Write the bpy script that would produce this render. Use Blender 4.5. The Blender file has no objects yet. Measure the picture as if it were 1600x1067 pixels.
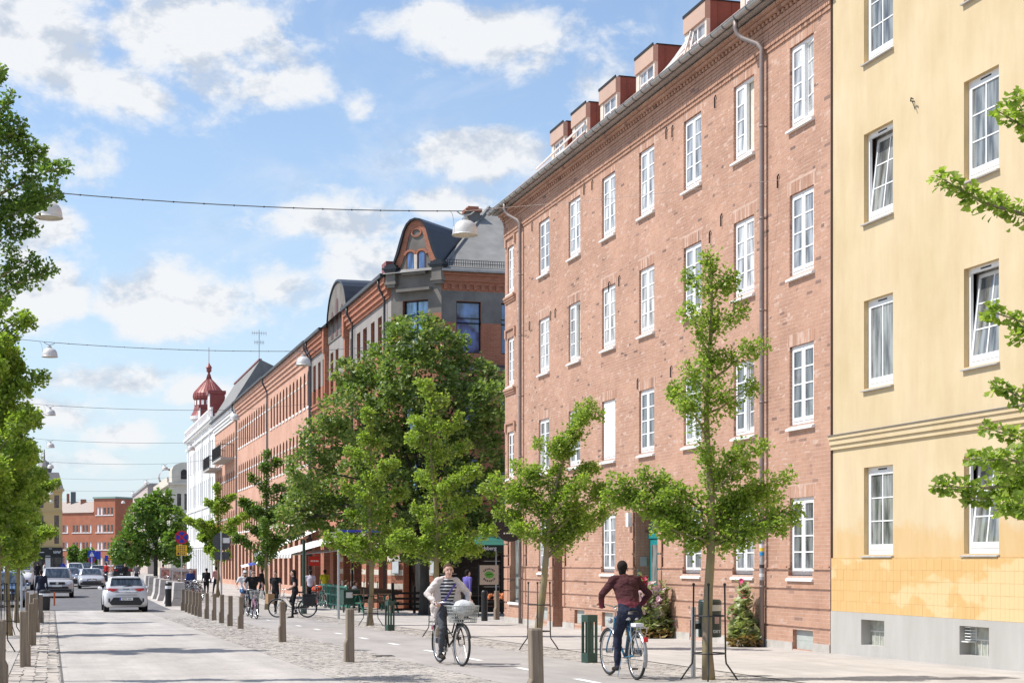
import bpy, bmesh, math, random
import numpy as np
from math import sin, cos, pi, radians, sqrt, atan2
from mathutils import Vector, Matrix
random.seed(7)
RNG = np.random.default_rng(11)
S = bpy.context.scene
COL = S.collection

# ------------------------------------------------------------------ camera
YAW = math.atan(720 / 2560.0)
cam_d = bpy.data.cameras.new('camera')
cam = bpy.data.objects.new('camera', cam_d)
COL.objects.link(cam)
cam.location = (0, 0, 1.72)
cam.rotation_euler = (radians(90), 0, -YAW)
cam_d.sensor_width = 36
cam_d.lens = 57.6
cam_d.shift_y = (878 - 533.5) / 1600.0
cam_d.clip_start = 0.1
cam_d.clip_end = 5000
S.camera = cam

# ------------------------------------------------------------------ light
SUN_EL, SUN_AZ = radians(55), radians(-77)          # azimuth from +Y (street axis) towards +X
SUND = Vector((cos(SUN_EL) * sin(SUN_AZ), cos(SUN_EL) * cos(SUN_AZ), sin(SUN_EL)))
sun_d = bpy.data.lights.new('sun', 'SUN')
sun_d.energy = 4.35
sun_d.angle = radians(0.5)
sun_d.color = (1.0, 0.955, 0.89)
sun = bpy.data.objects.new('sun', sun_d)
sun.rotation_euler = SUND.to_track_quat('Z', 'Y').to_euler()
COL.objects.link(sun)

S.view_settings.view_transform = 'Standard'
S.view_settings.look = 'None'
S.view_settings.exposure = 0.38
S.view_settings.gamma = 1
S.view_settings.use_curve_mapping = False

W = bpy.data.worlds.new('World')
S.world = W
W.use_nodes = True
wn, wl = W.node_tree.nodes, W.node_tree.links
wn.clear()
def wnode(t, **k):
    n = wn.new(t)
    for a, b in k.items(): setattr(n, a, b)
    return n
def wmath(op, a, b=None, c=None, clamp=False):
    n = wnode('ShaderNodeMath', operation=op, use_clamp=clamp)
    for i, q in enumerate((a, b, c)):
        if q is None: continue
        if isinstance(q, (int, float)): n.inputs[i].default_value = q
        else: wl.new(q, n.inputs[i])
    return n.outputs[0]
out = wnode('ShaderNodeOutputWorld')
bg = wnode('ShaderNodeBackground')
sky = wnode('ShaderNodeTexSky', sky_type='NISHITA')
sky.sun_disc = False
sky.sun_elevation = SUN_EL
sky.sun_rotation = SUN_AZ
sky.air_density = 1.0; sky.dust_density = 0.6; sky.ozone_density = 1.5
tc = wnode('ShaderNodeTexCoord')
sep = wnode('ShaderNodeSeparateXYZ')
wl.new(tc.outputs['Generated'], sep.inputs[0])
DX, DY, DZ = sep.outputs
def wnoise(scale, detail, rough, dist=0.0, off=(0, 0, 0)):
    m = wnode('ShaderNodeMapping')
    m.inputs['Location'].default_value = off
    m.inputs['Scale'].default_value = (1, 1, 1.5)
    wl.new(tc.outputs['Generated'], m.inputs[0])
    n = wnode('ShaderNodeTexNoise')
    n.inputs['Scale'].default_value = scale
    n.inputs['Detail'].default_value = detail
    n.inputs['Roughness'].default_value = rough
    n.inputs['Distortion'].default_value = dist
    wl.new(m.outputs[0], n.inputs['Vector'])
    return n.outputs['Fac']
# cumulus: soft humps where the photograph has clouds (and a like scatter all round), their rims broken up by noise
puff = wnoise(20.0, 10, 0.62, 0.15, (0.3, 1.1, 0.2))
puff_up = wnoise(20.0, 5, 0.60, 0.15, (0.3 + 0.010, 1.1 - 0.004, 0.2 - 0.024))      # the same, a little towards the sun: gives lit tops, shaded bases
wisp = wnoise(7.0, 8, 0.62, 0.8, (1.3, 2.1, 0.7))
big = wnoise(3.4, 3, 0.5, 0.2, (2.3, 0.4, 0.9))
def PXD(x, y): k = (x - 800) / 2560.0; return YAW + math.atan(k), math.atan((878 - y) / 2560.0 / sqrt(1 + k * k))
CP = [(300, 70, 170, 95, 1), (420, 140, 90, 40, .9), (215, 150, 80, 55, .95), (60, 60, 150, 110, .95), (562, 172, 34, 30, .62), (800, 62, 150, 60, .92), (690, 50, 60, 55, .9), (560, 40, 100, 30, .5), (760, 235, 120, 42, .98), (520, 345, 120, 38, .95),
      (690, 318, 80, 26, .8), (310, 480, 150, 58, 1), (450, 452, 70, 44, 1), (560, 425, 90, 62, .95), (105, 250, 95, 58, .9), (55, 345, 75, 60, .85), (60, 460, 90, 60, .75), (150, 590, 130, 34, .85), (60, 640, 110, 36, .7), (205, 682, 66, 24, .9), (330, 610, 90, 26, .7), (120, 720, 150, 24, .6), (930, 110, 80, 60, .6)]
CL = [PXD(x, y) + (rx / 2560.0, ry / 2560.0, w) for x, y, rx, ry, w in CP]
CL += [(radians(a_), radians(e_), radians(w_), radians(h_), k_) for a_, e_, w_, h_, k_ in ((-12, 14, 5, 2.5, 1), (-24, 20, 7, 3, .95), (-20, 8, 6, 1.6, .85), (-38, 12, 7, 2.5, .9), (40, 16, 7, 3, 1), (52, 24, 8, 3.4, .95), (60, 10, 8, 2.2, .9), (8, 28, 8, 3, .95), (25, 36, 9, 3.5, .9), (-14, 40, 10, 4, .95), (85, 20, 9, 3.5, .95), (110, 12, 9, 2.6, .9), (140, 26, 11, 4, .95), (175, 14, 9, 3, .9), (-60, 22, 9, 3.5, .95), (-90, 14, 9, 3, .9), (-120, 28, 11, 4, .95), (-150, 12, 9, 3, .9), (-50, 50, 14, 5, .9), (70, 50, 14, 5, .9), (160, 55, 14, 6, .9))]
az = wmath('ARCTAN2', DX, DY)
el = wmath('ARCSINE', DZ)
acc = None
for (a, e, w_, h_, wt) in CL:
    da = wmath('MULTIPLY', wmath('SUBTRACT', az, a), 1 / w_)
    de = wmath('MULTIPLY', wmath('SUBTRACT', el, e), 1 / h_)
    d2 = wmath('MULTIPLY_ADD', da, da, wmath('MULTIPLY', de, de))
    g_ = wmath('MULTIPLY', wmath('EXPONENT', wmath('MULTIPLY', d2, -0.85)), wt)
    acc = g_ if acc is None else wmath('MAXIMUM', acc, g_)
dens = wmath('ADD', wmath('MULTIPLY', wmath('SUBTRACT', puff, 0.5), 2.1), wmath('MULTIPLY', wmath('SUBTRACT', wisp, 0.5), 1.5))
dens = wmath('ADD', dens, wmath('MULTIPLY', wmath('SUBTRACT', big, 0.5), 0.4))
dens = wmath('ADD', dens, acc)
mr = wnode('ShaderNodeMapRange', interpolation_type='SMOOTHSTEP')
wl.new(dens, mr.inputs[0])
mr.inputs[1].default_value = 0.25; mr.inputs[2].default_value = 0.80
cov = mr.outputs[0]
# thin veils between the clouds
veil = wnode('ShaderNodeMapRange', interpolation_type='SMOOTHSTEP')
wl.new(wisp, veil.inputs[0]); veil.inputs[1].default_value = 0.45; veil.inputs[2].default_value = 0.75; veil.inputs[4].default_value = 0.42
cov = wmath('MAXIMUM', cov, veil.outputs[0])
tm = wmath('MULTIPLY_ADD', wmath('SUBTRACT', puff_up, puff), 8.0, wmath('MULTIPLY', wmath('SUBTRACT', dens, 0.62), 0.55), clamp=True)
cmix = wnode('ShaderNodeMix', data_type='RGBA')
wl.new(tm, cmix.inputs[0])
cmix.inputs[6].default_value = (6.3, 6.4, 6.55, 1)
cmix.inputs[7].default_value = (4.15, 4.6, 5.3, 1)
skyc = wnode('ShaderNodeMix', data_type='RGBA', blend_type='MULTIPLY')
skyc.inputs[0].default_value = 1.0
wl.new(sky.outputs[0], skyc.inputs[6])
skyc.inputs[7].default_value = (1.16, 1.22, 1.28, 1)
mixc = wnode('ShaderNodeMix', data_type='RGBA')
wl.new(wmath('MULTIPLY', cov, 0.96), mixc.inputs[0])
# pale air towards the horizon
hz = wnode('ShaderNodeMix', data_type='RGBA')
wl.new(wmath('MULTIPLY', wmath('EXPONENT', wmath('MULTIPLY', wmath('MAXIMUM', DZ, 0.0), -6.5)), 0.96), hz.inputs[0])
wl.new(skyc.outputs[2], hz.inputs[6])
hz.inputs[7].default_value = (4.75, 5.55, 6.25, 1)
wl.new(hz.outputs[2], mixc.inputs[6])
wl.new(cmix.outputs[2], mixc.inputs[7])
wl.new(mixc.outputs[2], bg.inputs[0])
bg.inputs[1].default_value = 0.112
wl.new(bg.outputs[0], out.inputs[0])

# ------------------------------------------------------------------ terrain profile (street sinks a little, then levels)
GP = [(-60, .86), (0, .26), (27, 0), (52, -.24), (66, -.37), (78, -.38), (91, -.31), (115, -.16), (150, -.06), (190, 0), (4000, 0)]
def gz(Y):
    for (a, p), (b, q) in zip(GP, GP[1:]):
        if Y <= b: return p + (q - p) * (Y - a) / (b - a)
    return 0.0
XF = 14.25       # street front of the right-hand houses

# ------------------------------------------------------------------ materials
MATS = {}
def new_mat(name):
    m = bpy.data.materials.new(name)
    m.use_nodes = True
    nt = m.node_tree
    b = nt.nodes['Principled BSDF']
    return m, nt, b
def lk(nt, a, b): nt.links.new(a, b)
def nd(nt, t, **k):
    n = nt.nodes.new(t)
    for a, b in k.items(): setattr(n, a, b)
    return n
def noise(nt, scale, detail=4, rough=.55, vec=None, dist=0, coord='Object', mscale=None):
    if vec is None:
        tcn = nd(nt, 'ShaderNodeTexCoord'); vec = tcn.outputs[coord]
    if mscale:
        mp = nd(nt, 'ShaderNodeMapping'); mp.inputs['Scale'].default_value = mscale
        lk(nt, vec, mp.inputs[0]); vec = mp.outputs[0]
    n = nd(nt, 'ShaderNodeTexNoise')
    n.inputs['Scale'].default_value = scale; n.inputs['Detail'].default_value = detail
    n.inputs['Roughness'].default_value = rough; n.inputs['Distortion'].default_value = dist
    lk(nt, vec, n.inputs['Vector'])
    return n.outputs['Fac']
def ramp(nt, fac, stops, interp='LINEAR'):
    r = nd(nt, 'ShaderNodeValToRGB')
    cr = r.color_ramp; cr.interpolation = interp
    while len(cr.elements) < len(stops): cr.elements.new(0.5)
    for e, (p, c) in zip(cr.elements, stops):
        e.position = p; e.color = (c[0], c[1], c[2], 1)
    lk(nt, fac, r.inputs[0])
    return r.outputs[0]
def mixc_(nt, fac, a, b, blend='MIX'):
    m = nd(nt, 'ShaderNodeMix', data_type='RGBA', blend_type=blend)
    for i, q in ((0, fac), (6, a), (7, b)):
        if isinstance(q, (int, float)): m.inputs[i].default_value = q
        elif isinstance(q, tuple): m.inputs[i].default_value = (q[0], q[1], q[2], 1)
        else: lk(nt, q, m.inputs[i])
    return m.outputs[2]
def bump(nt, b, h, strength=.3, dist=.01):
    n = nd(nt, 'ShaderNodeBump'); n.inputs['Strength'].default_value = strength; n.inputs['Distance'].default_value = dist
    lk(nt, h, n.inputs['Height']); lk(nt, n.outputs[0], b.inputs['Normal'])
def hexc(h):
    def l(v): v /= 255.0; return v / 12.92 if v <= .04045 else ((v + .055) / 1.055) ** 2.4
    return tuple(l(int(h[i:i + 2], 16)) for i in (0, 2, 4))
def mat(name, c, rough=.6, metal=0, var=.12, nscale=6, spec=.5, bmp=0, bscale=60):
    """plain procedural paint / metal / cloth: colour with two scales of soft variation"""
    if name in MATS: return MATS[name]
    m, nt, b = new_mat(name)
    if isinstance(c, str): c = hexc(c)
    f = noise(nt, nscale, 5, .6)
    lo = tuple(max(0, v * (1 - var)) for v in c); hi = tuple(min(1, v * (1 + var)) for v in c)
    lk(nt, ramp(nt, f, [(.3, lo), (.7, hi)]), b.inputs['Base Color'])
    b.inputs['Roughness'].default_value = rough; b.inputs['Metallic'].default_value = metal
    b.inputs['Specular IOR Level'].default_value = spec
    if bmp: bump(nt, b, noise(nt, bscale, 4, .6), bmp, .004)
    MATS[name] = m
    return m
def random_island(nt):
    g = nd(nt, 'ShaderNodeNewGeometry'); o = nd(nt, 'ShaderNodeObjectInfo')
    a = nd(nt, 'ShaderNodeMath', operation='ADD'); lk(nt, g.outputs['Random Per Island'], a.inputs[0]); lk(nt, o.outputs['Random'], a.inputs[1])
    fr = nd(nt, 'ShaderNodeMath', operation='FRACT'); lk(nt, a.outputs[0], fr.inputs[0])
    return fr.outputs[0]
def brick_mat(name, stops, vary=.35, tint=(.5, .5, .5)):
    if name in MATS: return MATS[name]
    m, nt, b = new_mat(name)
    r = random_island(nt); pos = nd(nt, 'ShaderNodeNewGeometry').outputs['Position']
    c = ramp(nt, r, stops)
    n1 = noise(nt, 1.1, 5, .6, vec=pos)
    c = mixc_(nt, .55, c, ramp(nt, n1, [(.3, (.38, .36, .35)), (.7, (.62, .60, .58))]), 'OVERLAY')
    n0 = noise(nt, .35, 4, .6, vec=pos); c = mixc_(nt, .5, c, ramp(nt, n0, [(.3, (.40, .39, .38)), (.7, (.58, .585, .59))]), 'OVERLAY')
    n2 = noise(nt, 45, 4, .65, vec=pos)
    c = mixc_(nt, vary, c, ramp(nt, n2, [(.3, (.3, .3, .3)), (.72, (.68, .68, .68))]), 'OVERLAY')
    lk(nt, c, b.inputs['Base Color'])
    b.inputs['Roughness'].default_value = .88; b.inputs['Specular IOR Level'].default_value = .25
    bump(nt, b, n2, .5, .006)
    MATS[name] = m
    return m
def leaf_mat(name, stops, trans=.45, bark=False):
    if name in MATS: return MATS[name]
    m, nt, b = new_mat(name)
    r = random_island(nt)
    c = ramp(nt, r, stops)
    nlow = noise(nt, .9, 3, .5)
    c = mixc_(nt, .5, c, ramp(nt, nlow, [(.3, (.36, .38, .34)), (.7, (.62, .62, .58))]), 'OVERLAY')
    lk(nt, c, b.inputs['Base Color'])
    b.inputs['Roughness'].default_value = .42; b.inputs['Specular IOR Level'].default_value = .45
    tr = nd(nt, 'ShaderNodeBsdfTranslucent')
    lk(nt, mixc_(nt, 1.0, c, (1.15, 1.25, .55), 'MULTIPLY'), tr.inputs[0])
    ms = nd(nt, 'ShaderNodeMixShader'); ms.inputs[0].default_value = trans
    lk(nt, b.outputs[0], ms.inputs[1]); lk(nt, tr.outputs[0], ms.inputs[2])
    lk(nt, ms.outputs[0], nt.nodes['Material Output'].inputs[0])
    MATS[name] = m
    return m
def glass_mat(name, c=(.03, .035, .04), rough=.04, spec=.7):
    """window glass: near-mirror front over a dim curtained room (a thin second tone makes each pane differ)"""
    if name in MATS: return MATS[name]
    m, nt, b = new_mat(name)
    r = random_island(nt)
    f = noise(nt, 2.2, 3, .5, mscale=(1, 3.5, .6))
    a = tuple(v * .5 for v in c); d = tuple(min(1, v * 2.2 + .01) for v in c)
    c1 = ramp(nt, f, [(.35, a), (.62, d)])
    c2 = mixc_(nt, .5, c1, ramp(nt, r, [(0, (.28, .28, .28)), (1, (.72, .72, .70))]), 'OVERLAY')
    lk(nt, c2, b.inputs['Base Color'])
    b.inputs['Roughness'].default_value = rough; b.inputs['Specular IOR Level'].default_value = spec
    b.inputs['IOR'].default_value = 1.6
    bump(nt, b, noise(nt, 1.6, 2, .5), .05, .02)
    MATS[name] = m
    return m

# ------------------------------------------------------------------ mesh builder
class MB:
    def __init__(s): s.v = []; s.f = []; s.m = []
    def add(s, vs, fs, m=0):
        o = len(s.v); s.v += [tuple(q) for q in vs]
        s.f += [tuple(i + o for i in q) for q in fs]; s.m += [m] * len(fs)
        return s
    def quad(s, a, b, c, d, m=0): return s.add((a, b, c, d), ((0, 1, 2, 3),), m)
    def box(s, x0, x1, y0, y1, z0, z1, m=0):
        return s.add(((x0, y0, z0), (x1, y0, z0), (x1, y1, z0), (x0, y1, z0), (x0, y0, z1), (x1, y0, z1), (x1, y1, z1), (x0, y1, z1)),
                     ((0, 3, 2, 1), (4, 5, 6, 7), (0, 1, 5, 4), (1, 2, 6, 5), (2, 3, 7, 6), (3, 0, 4, 7)), m)
    def obox(s, M, sx, sy, sz, m=0):
        vs = [M @ Vector((x * sx / 2, y * sy / 2, z * sz / 2)) for z in (-1, 1) for (x, y) in ((-1, -1), (1, -1), (1, 1), (-1, 1))]
        return s.add(vs, ((0, 3, 2, 1), (4, 5, 6, 7), (0, 1, 5, 4), (1, 2, 6, 5), (2, 3, 7, 6), (3, 0, 4, 7)), m)
    def bar(s, p, q, w, h, m=0, up=(0, 0, 1)):
        p, q = Vector(p), Vector(q); d = q - p; L = d.length
        if L < 1e-6: return s
        d.normalize(); u = Vector(up)
        if abs(d.dot(u)) > .98: u = Vector((1, 0, 0))
        x = d.cross(u).normalized(); z = x.cross(d).normalized()
        M = Matrix(((x.x, d.x, z.x, (p.x + q.x) / 2), (x.y, d.y, z.y, (p.y + q.y) / 2), (x.z, d.z, z.z, (p.z + q.z) / 2), (0, 0, 0, 1)))
        return s.obox(M, w, L, h, m)
    def tube(s, pts, r, n=8, m=0, caps=True):
        pts = [Vector(p) for p in pts]; k = len(pts)
        rs = list(r) if isinstance(r, (list, tuple)) else [r] * k
        vs = []; fs = []
        t0 = (pts[1] - pts[0]).normalized()
        u = Vector((0, 0, 1)) if abs(t0.z) < .9 else Vector((1, 0, 0))
        x = t0.cross(u).normalized()
        for i, p in enumerate(pts):
            t = (pts[min(i + 1, k - 1)] - pts[max(i - 1, 0)])
            if t.length < 1e-9: t = t0
            t.normalize()
            x = (x - t * x.dot(t))
            if x.length < 1e-6: x = t.orthogonal()
            x.normalize(); y = t.cross(x)
            for j in range(n):
                a = 2 * pi * j / n
                vs.append(p + (x * cos(a) + y * sin(a)) * rs[i])
        for i in range(k - 1):
            for j in range(n):
                a, b = i * n + j, i * n + (j + 1) % n
                fs.append((a, b, b + n, a + n))
        if caps:
            fs.append(tuple(range(n - 1, -1, -1))); fs.append(tuple((k - 1) * n + j for j in range(n)))
        return s.add(vs, fs, m)
    def cyl(s, c, r, h, n=16, m=0, r2=None):
        c = Vector(c); return s.tube([c, c + Vector((0, 0, h))], [r, r if r2 is None else r2], n, m)
    def lathe(s, prof, c=(0, 0, 0), n=16, m=0, M=None, a0=0, a1=2 * pi):
        full = abs(a1 - a0 - 2 * pi) < 1e-6; nn = n if full else n + 1
        vs = []
        for (r, z) in prof:
            for j in range(nn):
                a = a0 + (a1 - a0) * j / n
                p = Vector((r * cos(a), r * sin(a), z))
                if M: p = M @ p
                vs.append(p + Vector(c))
        fs = []
        for i in range(len(prof) - 1):
            for j in range(n):
                a, b = i * nn + j, i * nn + ((j + 1) % nn)
                fs.append((a, b, b + nn, a + nn))
        return s.add(vs, fs, m)
    def ring(s, c, R, r, axis='Y', n=32, k=6, m=0, sy=1.0):
        vs = []; fs = []
        for i in range(n):
            a = 2 * pi * i / n
            for j in range(k):
                b = 2 * pi * j / k
                q = R + r * cos(b); h = r * sin(b) * sy
                p = {'Y': (q * cos(a), h, q * sin(a)), 'Z': (q * cos(a), q * sin(a), h), 'X': (h, q * cos(a), q * sin(a))}[axis]
                vs.append((p[0] + c[0], p[1] + c[1], p[2] + c[2]))
        for i in range(n):
            for j in range(k):
                fs.append((i * k + j, ((i + 1) % n) * k + j, ((i + 1) % n) * k + (j + 1) % k, i * k + (j + 1) % k))
        return s.add(vs, fs, m)
    def prism(s, poly, fn, t0, t1, m=0):
        """2D polygon (a,b) extruded from t0 to t1; fn(a,b,t) gives the point"""
        n = len(poly)
        vs = [fn(a, b, t0) for a, b in poly] + [fn(a, b, t1) for a, b in poly]
        fs = [tuple(range(n - 1, -1, -1)), tuple(range(n, 2 * n))] + [(i, (i + 1) % n, n + (i + 1) % n, n + i) for i in range(n)]
        return s.add(vs, fs, m)
    def ball(s, c, rx, ry=None, rz=None, n=10, k=7, m=0):
        ry = ry or rx; rz = rz or rx
        vs = []; fs = []
        for i in range(k + 1):
            t = pi * i / k
            for j in range(n):
                a = 2 * pi * j / n
                vs.append((c[0] + rx * sin(t) * cos(a), c[1] + ry * sin(t) * sin(a), c[2] + rz * cos(t)))
        for i in range(k):
            for j in range(n):
                fs.append((i * n + j, (i + 1) * n + j, (i + 1) * n + (j + 1) % n, i * n + (j + 1) % n))
        return s.add(vs, fs, m)
    def build(s, name, mats, parent=None, loc=None, rot=None, smooth=False, recalc=True):
        me = bpy.data.meshes.new(name)
        me.from_pydata(s.v, [], s.f)
        if not isinstance(mats, (list, tuple)): mats = [mats]
        for q in mats: me.materials.append(q)
        if len(mats) > 1: me.polygons.foreach_set('material_index', s.m)
        if recalc and len(s.f) < 60000:
            bm = bmesh.new(); bm.from_mesh(me)
            bmesh.ops.remove_doubles(bm, verts=bm.verts, dist=1e-5) if smooth else None
            bmesh.ops.recalc_face_normals(bm, faces=bm.faces); bm.to_mesh(me); bm.free()
        if smooth: me.shade_smooth()
        return obj(name, me, parent, loc, rot)
def obj(name, me, parent=None, loc=None, rot=None):
    o = bpy.data.objects.new(name, me); COL.objects.link(o)
    if parent: o.parent = parent
    if loc: o.location = loc
    if rot: o.rotation_euler = rot
    return o
def tag(o, label=None, cat=None, group=None, kind=None):
    if label: o['label'] = label
    if cat: o['category'] = cat
    if group: o['group'] = group
    if kind: o['kind'] = kind
    return o
def empty(name, loc=(0, 0, 0), rz=0, label=None, cat=None, group=None):
    o = bpy.data.objects.new(name, None); COL.objects.link(o)
    o.location = loc; o.rotation_euler = (0, 0, rz); o.empty_display_size = .2
    return tag(o, label, cat, group)
KIDS = {}
def copy_tree(o, parent=None):
    c = o.copy(); COL.objects.link(c); c.parent = parent
    for ch in list(o.children): copy_tree(ch, c)
    return c
def np_mesh(name, V, F4, mats, parent=None, smooth=False, mi=None, F3=None):
    """fast mesh from numpy quads (N,4) (and triangles)"""
    me = bpy.data.meshes.new(name)
    V = np.asarray(V, dtype=np.float32)
    loops = []; starts = []; tot = 0
    me.vertices.add(len(V)); me.vertices.foreach_set('co', V.ravel())
    q = np.asarray(F4, dtype=np.int32).reshape(-1, 4) if F4 is not None and len(F4) else np.zeros((0, 4), np.int32)
    t = np.asarray(F3, dtype=np.int32).reshape(-1, 3) if F3 is not None and len(F3) else np.zeros((0, 3), np.int32)
    L = np.concatenate([q.ravel(), t.ravel()])
    st = np.concatenate([np.arange(len(q)) * 4, len(q) * 4 + np.arange(len(t)) * 3]).astype(np.int32)
    me.loops.add(len(L)); me.loops.foreach_set('vertex_index', L)
    me.polygons.add(len(st)); me.polygons.foreach_set('loop_start', st)
    if mi is not None: me.polygons.foreach_set('material_index', np.asarray(mi, dtype=np.int32))
    for m in (mats if isinstance(mats, (list, tuple)) else [mats]): me.materials.append(m)
    me.update(calc_edges=True); me.validate()
    me.shade_smooth() if smooth else me.shade_flat()
    return obj(name, me, parent)
BOXF = np.array([(0, 3, 2, 1), (4, 5, 6, 7), (0, 1, 5, 4), (1, 2, 6, 5), (2, 3, 7, 6), (3, 0, 4, 7)])
def boxes_np(B):
    """B: (N,6) x0,x1,y0,y1,z0,z1 -> verts, quads"""
    B = np.asarray(B, dtype=np.float32); N = len(B)
    x0, x1, y0, y1, z0, z1 = B.T
    V = np.stack([np.stack(q, 1) for q in ((x0, y0, z0), (x1, y0, z0), (x1, y1, z0), (x0, y1, z0), (x0, y0, z1), (x1, y0, z1), (x1, y1, z1), (x0, y1, z1))], 1).reshape(-1, 3)
    F = (BOXF[None] + (np.arange(N) * 8)[:, None, None]).reshape(-1, 4)
    return V, F
def text_obj(name, body, size, mat_, parent=None, M=None, depth=.004, align='CENTER'):
    cu = bpy.data.curves.new(name, 'FONT'); cu.body = body; cu.size = size; cu.extrude = depth
    cu.align_x = align; cu.align_y = 'CENTER'
    to = bpy.data.objects.new(name, cu); COL.objects.link(to)
    dg = bpy.context.evaluated_depsgraph_get()
    me = bpy.data.meshes.new_from_object(to.evaluated_get(dg))
    bpy.data.objects.remove(to)
    if M is not None: me.transform(M)
    me.materials.clear(); me.materials.append(mat_)
    return obj(name, me, parent)
def face_matrix(origin, right, up):
    r = Vector(right).normalized(); u = Vector(up).normalized(); n = r.cross(u)
    return Matrix(((r.x, u.x, n.x, origin[0]), (r.y, u.y, n.y, origin[1]), (r.z, u.z, n.z, origin[2]), (0, 0, 0, 1)))
# ================================================================== GROUND
def ground_mat(name, base, var=.14, spots=.12, joint=None, fine=90, rough=.9, bmp=.25):
    if name in MATS: return MATS[name]
    m, nt, b = new_mat(name)
    base = hexc(base) if isinstance(base, str) else base
    n1 = noise(nt, .35, 5, .6); n2 = noise(nt, 2.5, 5, .65, mscale=(1, .35, 1)); n3 = noise(nt, fine, 3, .7)
    c = ramp(nt, n1, [(.3, tuple(v * (1 - var) for v in base)), (.7, tuple(v * (1 + var * .7) for v in base))])
    c = mixc_(nt, .45, c, ramp(nt, n2, [(.3, (.40, .395, .39)), (.7, (.60, .60, .60))]), 'OVERLAY')
    c = mixc_(nt, .5, c, ramp(nt, n3, [(.3, (.36, .36, .36)), (.7, (.64, .64, .64))]), 'OVERLAY')
    # worn lanes, wet-dry stains and patched areas
    n4 = noise(nt, .9, 5, .7, mscale=(1.6, .12, 1), dist=.4); c = mixc_(nt, .38, c, ramp(nt, n4, [(.32, (.37, .37, .37)), (.5, (.5, .5, .5)), (.72, (.60, .60, .60))]), 'OVERLAY')
    # old gum spots and drips
    v = nd(nt, 'ShaderNodeTexVoronoi'); v.inputs['Scale'].default_value = 2.3
    tcn = nd(nt, 'ShaderNodeTexCoord'); lk(nt, tcn.outputs['Object'], v.inputs['Vector'])
    c = mixc_(nt, ramp(nt, v.outputs['Distance'], [(.03, (spots * 3,) * 3), (.06, (0, 0, 0))]), c, tuple(q * .45 for q in base))
    if name == 'pale_road':      # darker wheel tracks worn into the lane
        sx = nd(nt, 'ShaderNodeSeparateXYZ'); lk(nt, tcn.outputs['Object'], sx.inputs[0]); wv = nd(nt, 'ShaderNodeMath', operation='MULTIPLY_ADD'); lk(nt, n2, wv.inputs[0]); wv.inputs[1].default_value = .9; lk(nt, sx.outputs[0], wv.inputs[2])
        si = nd(nt, 'ShaderNodeMath', operation='SINE'); sc = nd(nt, 'ShaderNodeMath', operation='MULTIPLY'); lk(nt, wv.outputs[0], sc.inputs[0]); sc.inputs[1].default_value = 4.0; lk(nt, sc.outputs[0], si.inputs[0])
        c = mixc_(nt, .30, c, ramp(nt, si.outputs[0], [(0, (.42, .415, .41)), (1, (.54, .54, .54))]), 'OVERLAY')
    h = n3
    if joint:
        bt = nd(nt, 'ShaderNodeTexBrick'); bt.offset = .5
        mp = nd(nt, 'ShaderNodeMapping'); mp.inputs['Rotation'].default_value = (0, 0, radians(90) if joint[3] else 0)
        lk(nt, tcn.outputs['Object'], mp.inputs[0]); lk(nt, mp.outputs[0], bt.inputs['Vector'])
        bt.inputs['Scale'].default_value = 1; bt.inputs['Brick Width'].default_value = joint[0]; bt.inputs['Row Height'].default_value = joint[1]
        bt.inputs['Mortar Size'].default_value = joint[2]; bt.inputs['Mortar Smooth'].default_value = .2
        bt.inputs['Color1'].default_value = (.46, .46, .46, 1); bt.inputs['Color2'].default_value = (.56, .555, .55, 1); bt.inputs['Mortar'].default_value = (.30, .29, .28, 1)
        c = mixc_(nt, .38, c, bt.outputs['Color'], 'OVERLAY')
    lk(nt, c, b.inputs['Base Color']); b.inputs['Roughness'].default_value = rough; b.inputs['Specular IOR Level'].default_value = .3
    bump(nt, b, h, bmp, .006)
    MATS[name] = m
    return m
M_EARTH = ground_mat('street_base', (.36, .34, .32))
M_ROAD = ground_mat('pale_road', (.425, .397, .368), joint=(.5, .3, .006, False), bmp=.15)
M_ASPH = ground_mat('asphalt', (.15, .15, .155), fine=60)
M_PATH = ground_mat('cycle_path_asphalt', (.345, .32, .30), fine=70)
M_PAVE = ground_mat('paving', (.43, .40, .368), joint=(.70, .35, .008, False), bmp=.2)
M_PAVE2 = ground_mat('left_paving', (.40, .365, .33), joint=(.35, .35, .010, False))
M_JOINT = ground_mat('sett_joint', (.345, .32, .29), fine=50)
M_SETT = brick_mat('sett_stone', [(0, (.385, .36, .33)), (.3, (.405, .38, .35)), (.6, (.42, .392, .36)), (.85, (.44, .412, .38)), (1, (.395, .37, .342))], .3)
M_SETTL = brick_mat('large_sett_stone', [(0, (.36, .33, .295)), (.4, (.43, .395, .355)), (.8, (.49, .45, .405)), (1, (.39, .36, .33))], .3)
M_LINE = mat('road_marking', (.80, .79, .76), .7, var=.1, nscale=20)

def strip(name, X0, X1, Y0, Y1, dz, m, nx=2):
    ys = [Y0] + [y for y, _ in GP if Y0 < y < Y1] + [Y1]
    xs = [X0 + (X1 - X0) * i / (nx - 1) for i in range(nx)]
    mb = MB()
    for a, b in zip(ys, ys[1:]):
        for c, d in zip(xs, xs[1:]):
            mb.quad((c, a, gz(a) + dz), (d, a, gz(a) + dz), (d, b, gz(b) + dz), (c, b, gz(b) + dz))
    o = mb.build(name, m, recalc=False)
    return tag(o, kind='structure')
strip('ground', -2500, 2500, -60, 4000, -.012, M_EARTH)
strip('road', .15, 3.95, -20, 73.5, 0, M_ROAD)
strip('road', -5.6, 5.1, 73.5, 420, -.004, M_ASPH)
strip('cycle_path', 6.0, 8.75, -20, 190, .004, M_PATH)
strip('pavement', 9.95, XF + .6, -20, 190, .008, M_PAVE)
strip('pavement', XF + .6, 60, 51.2, 68.6, .0, M_PAVE)
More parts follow.
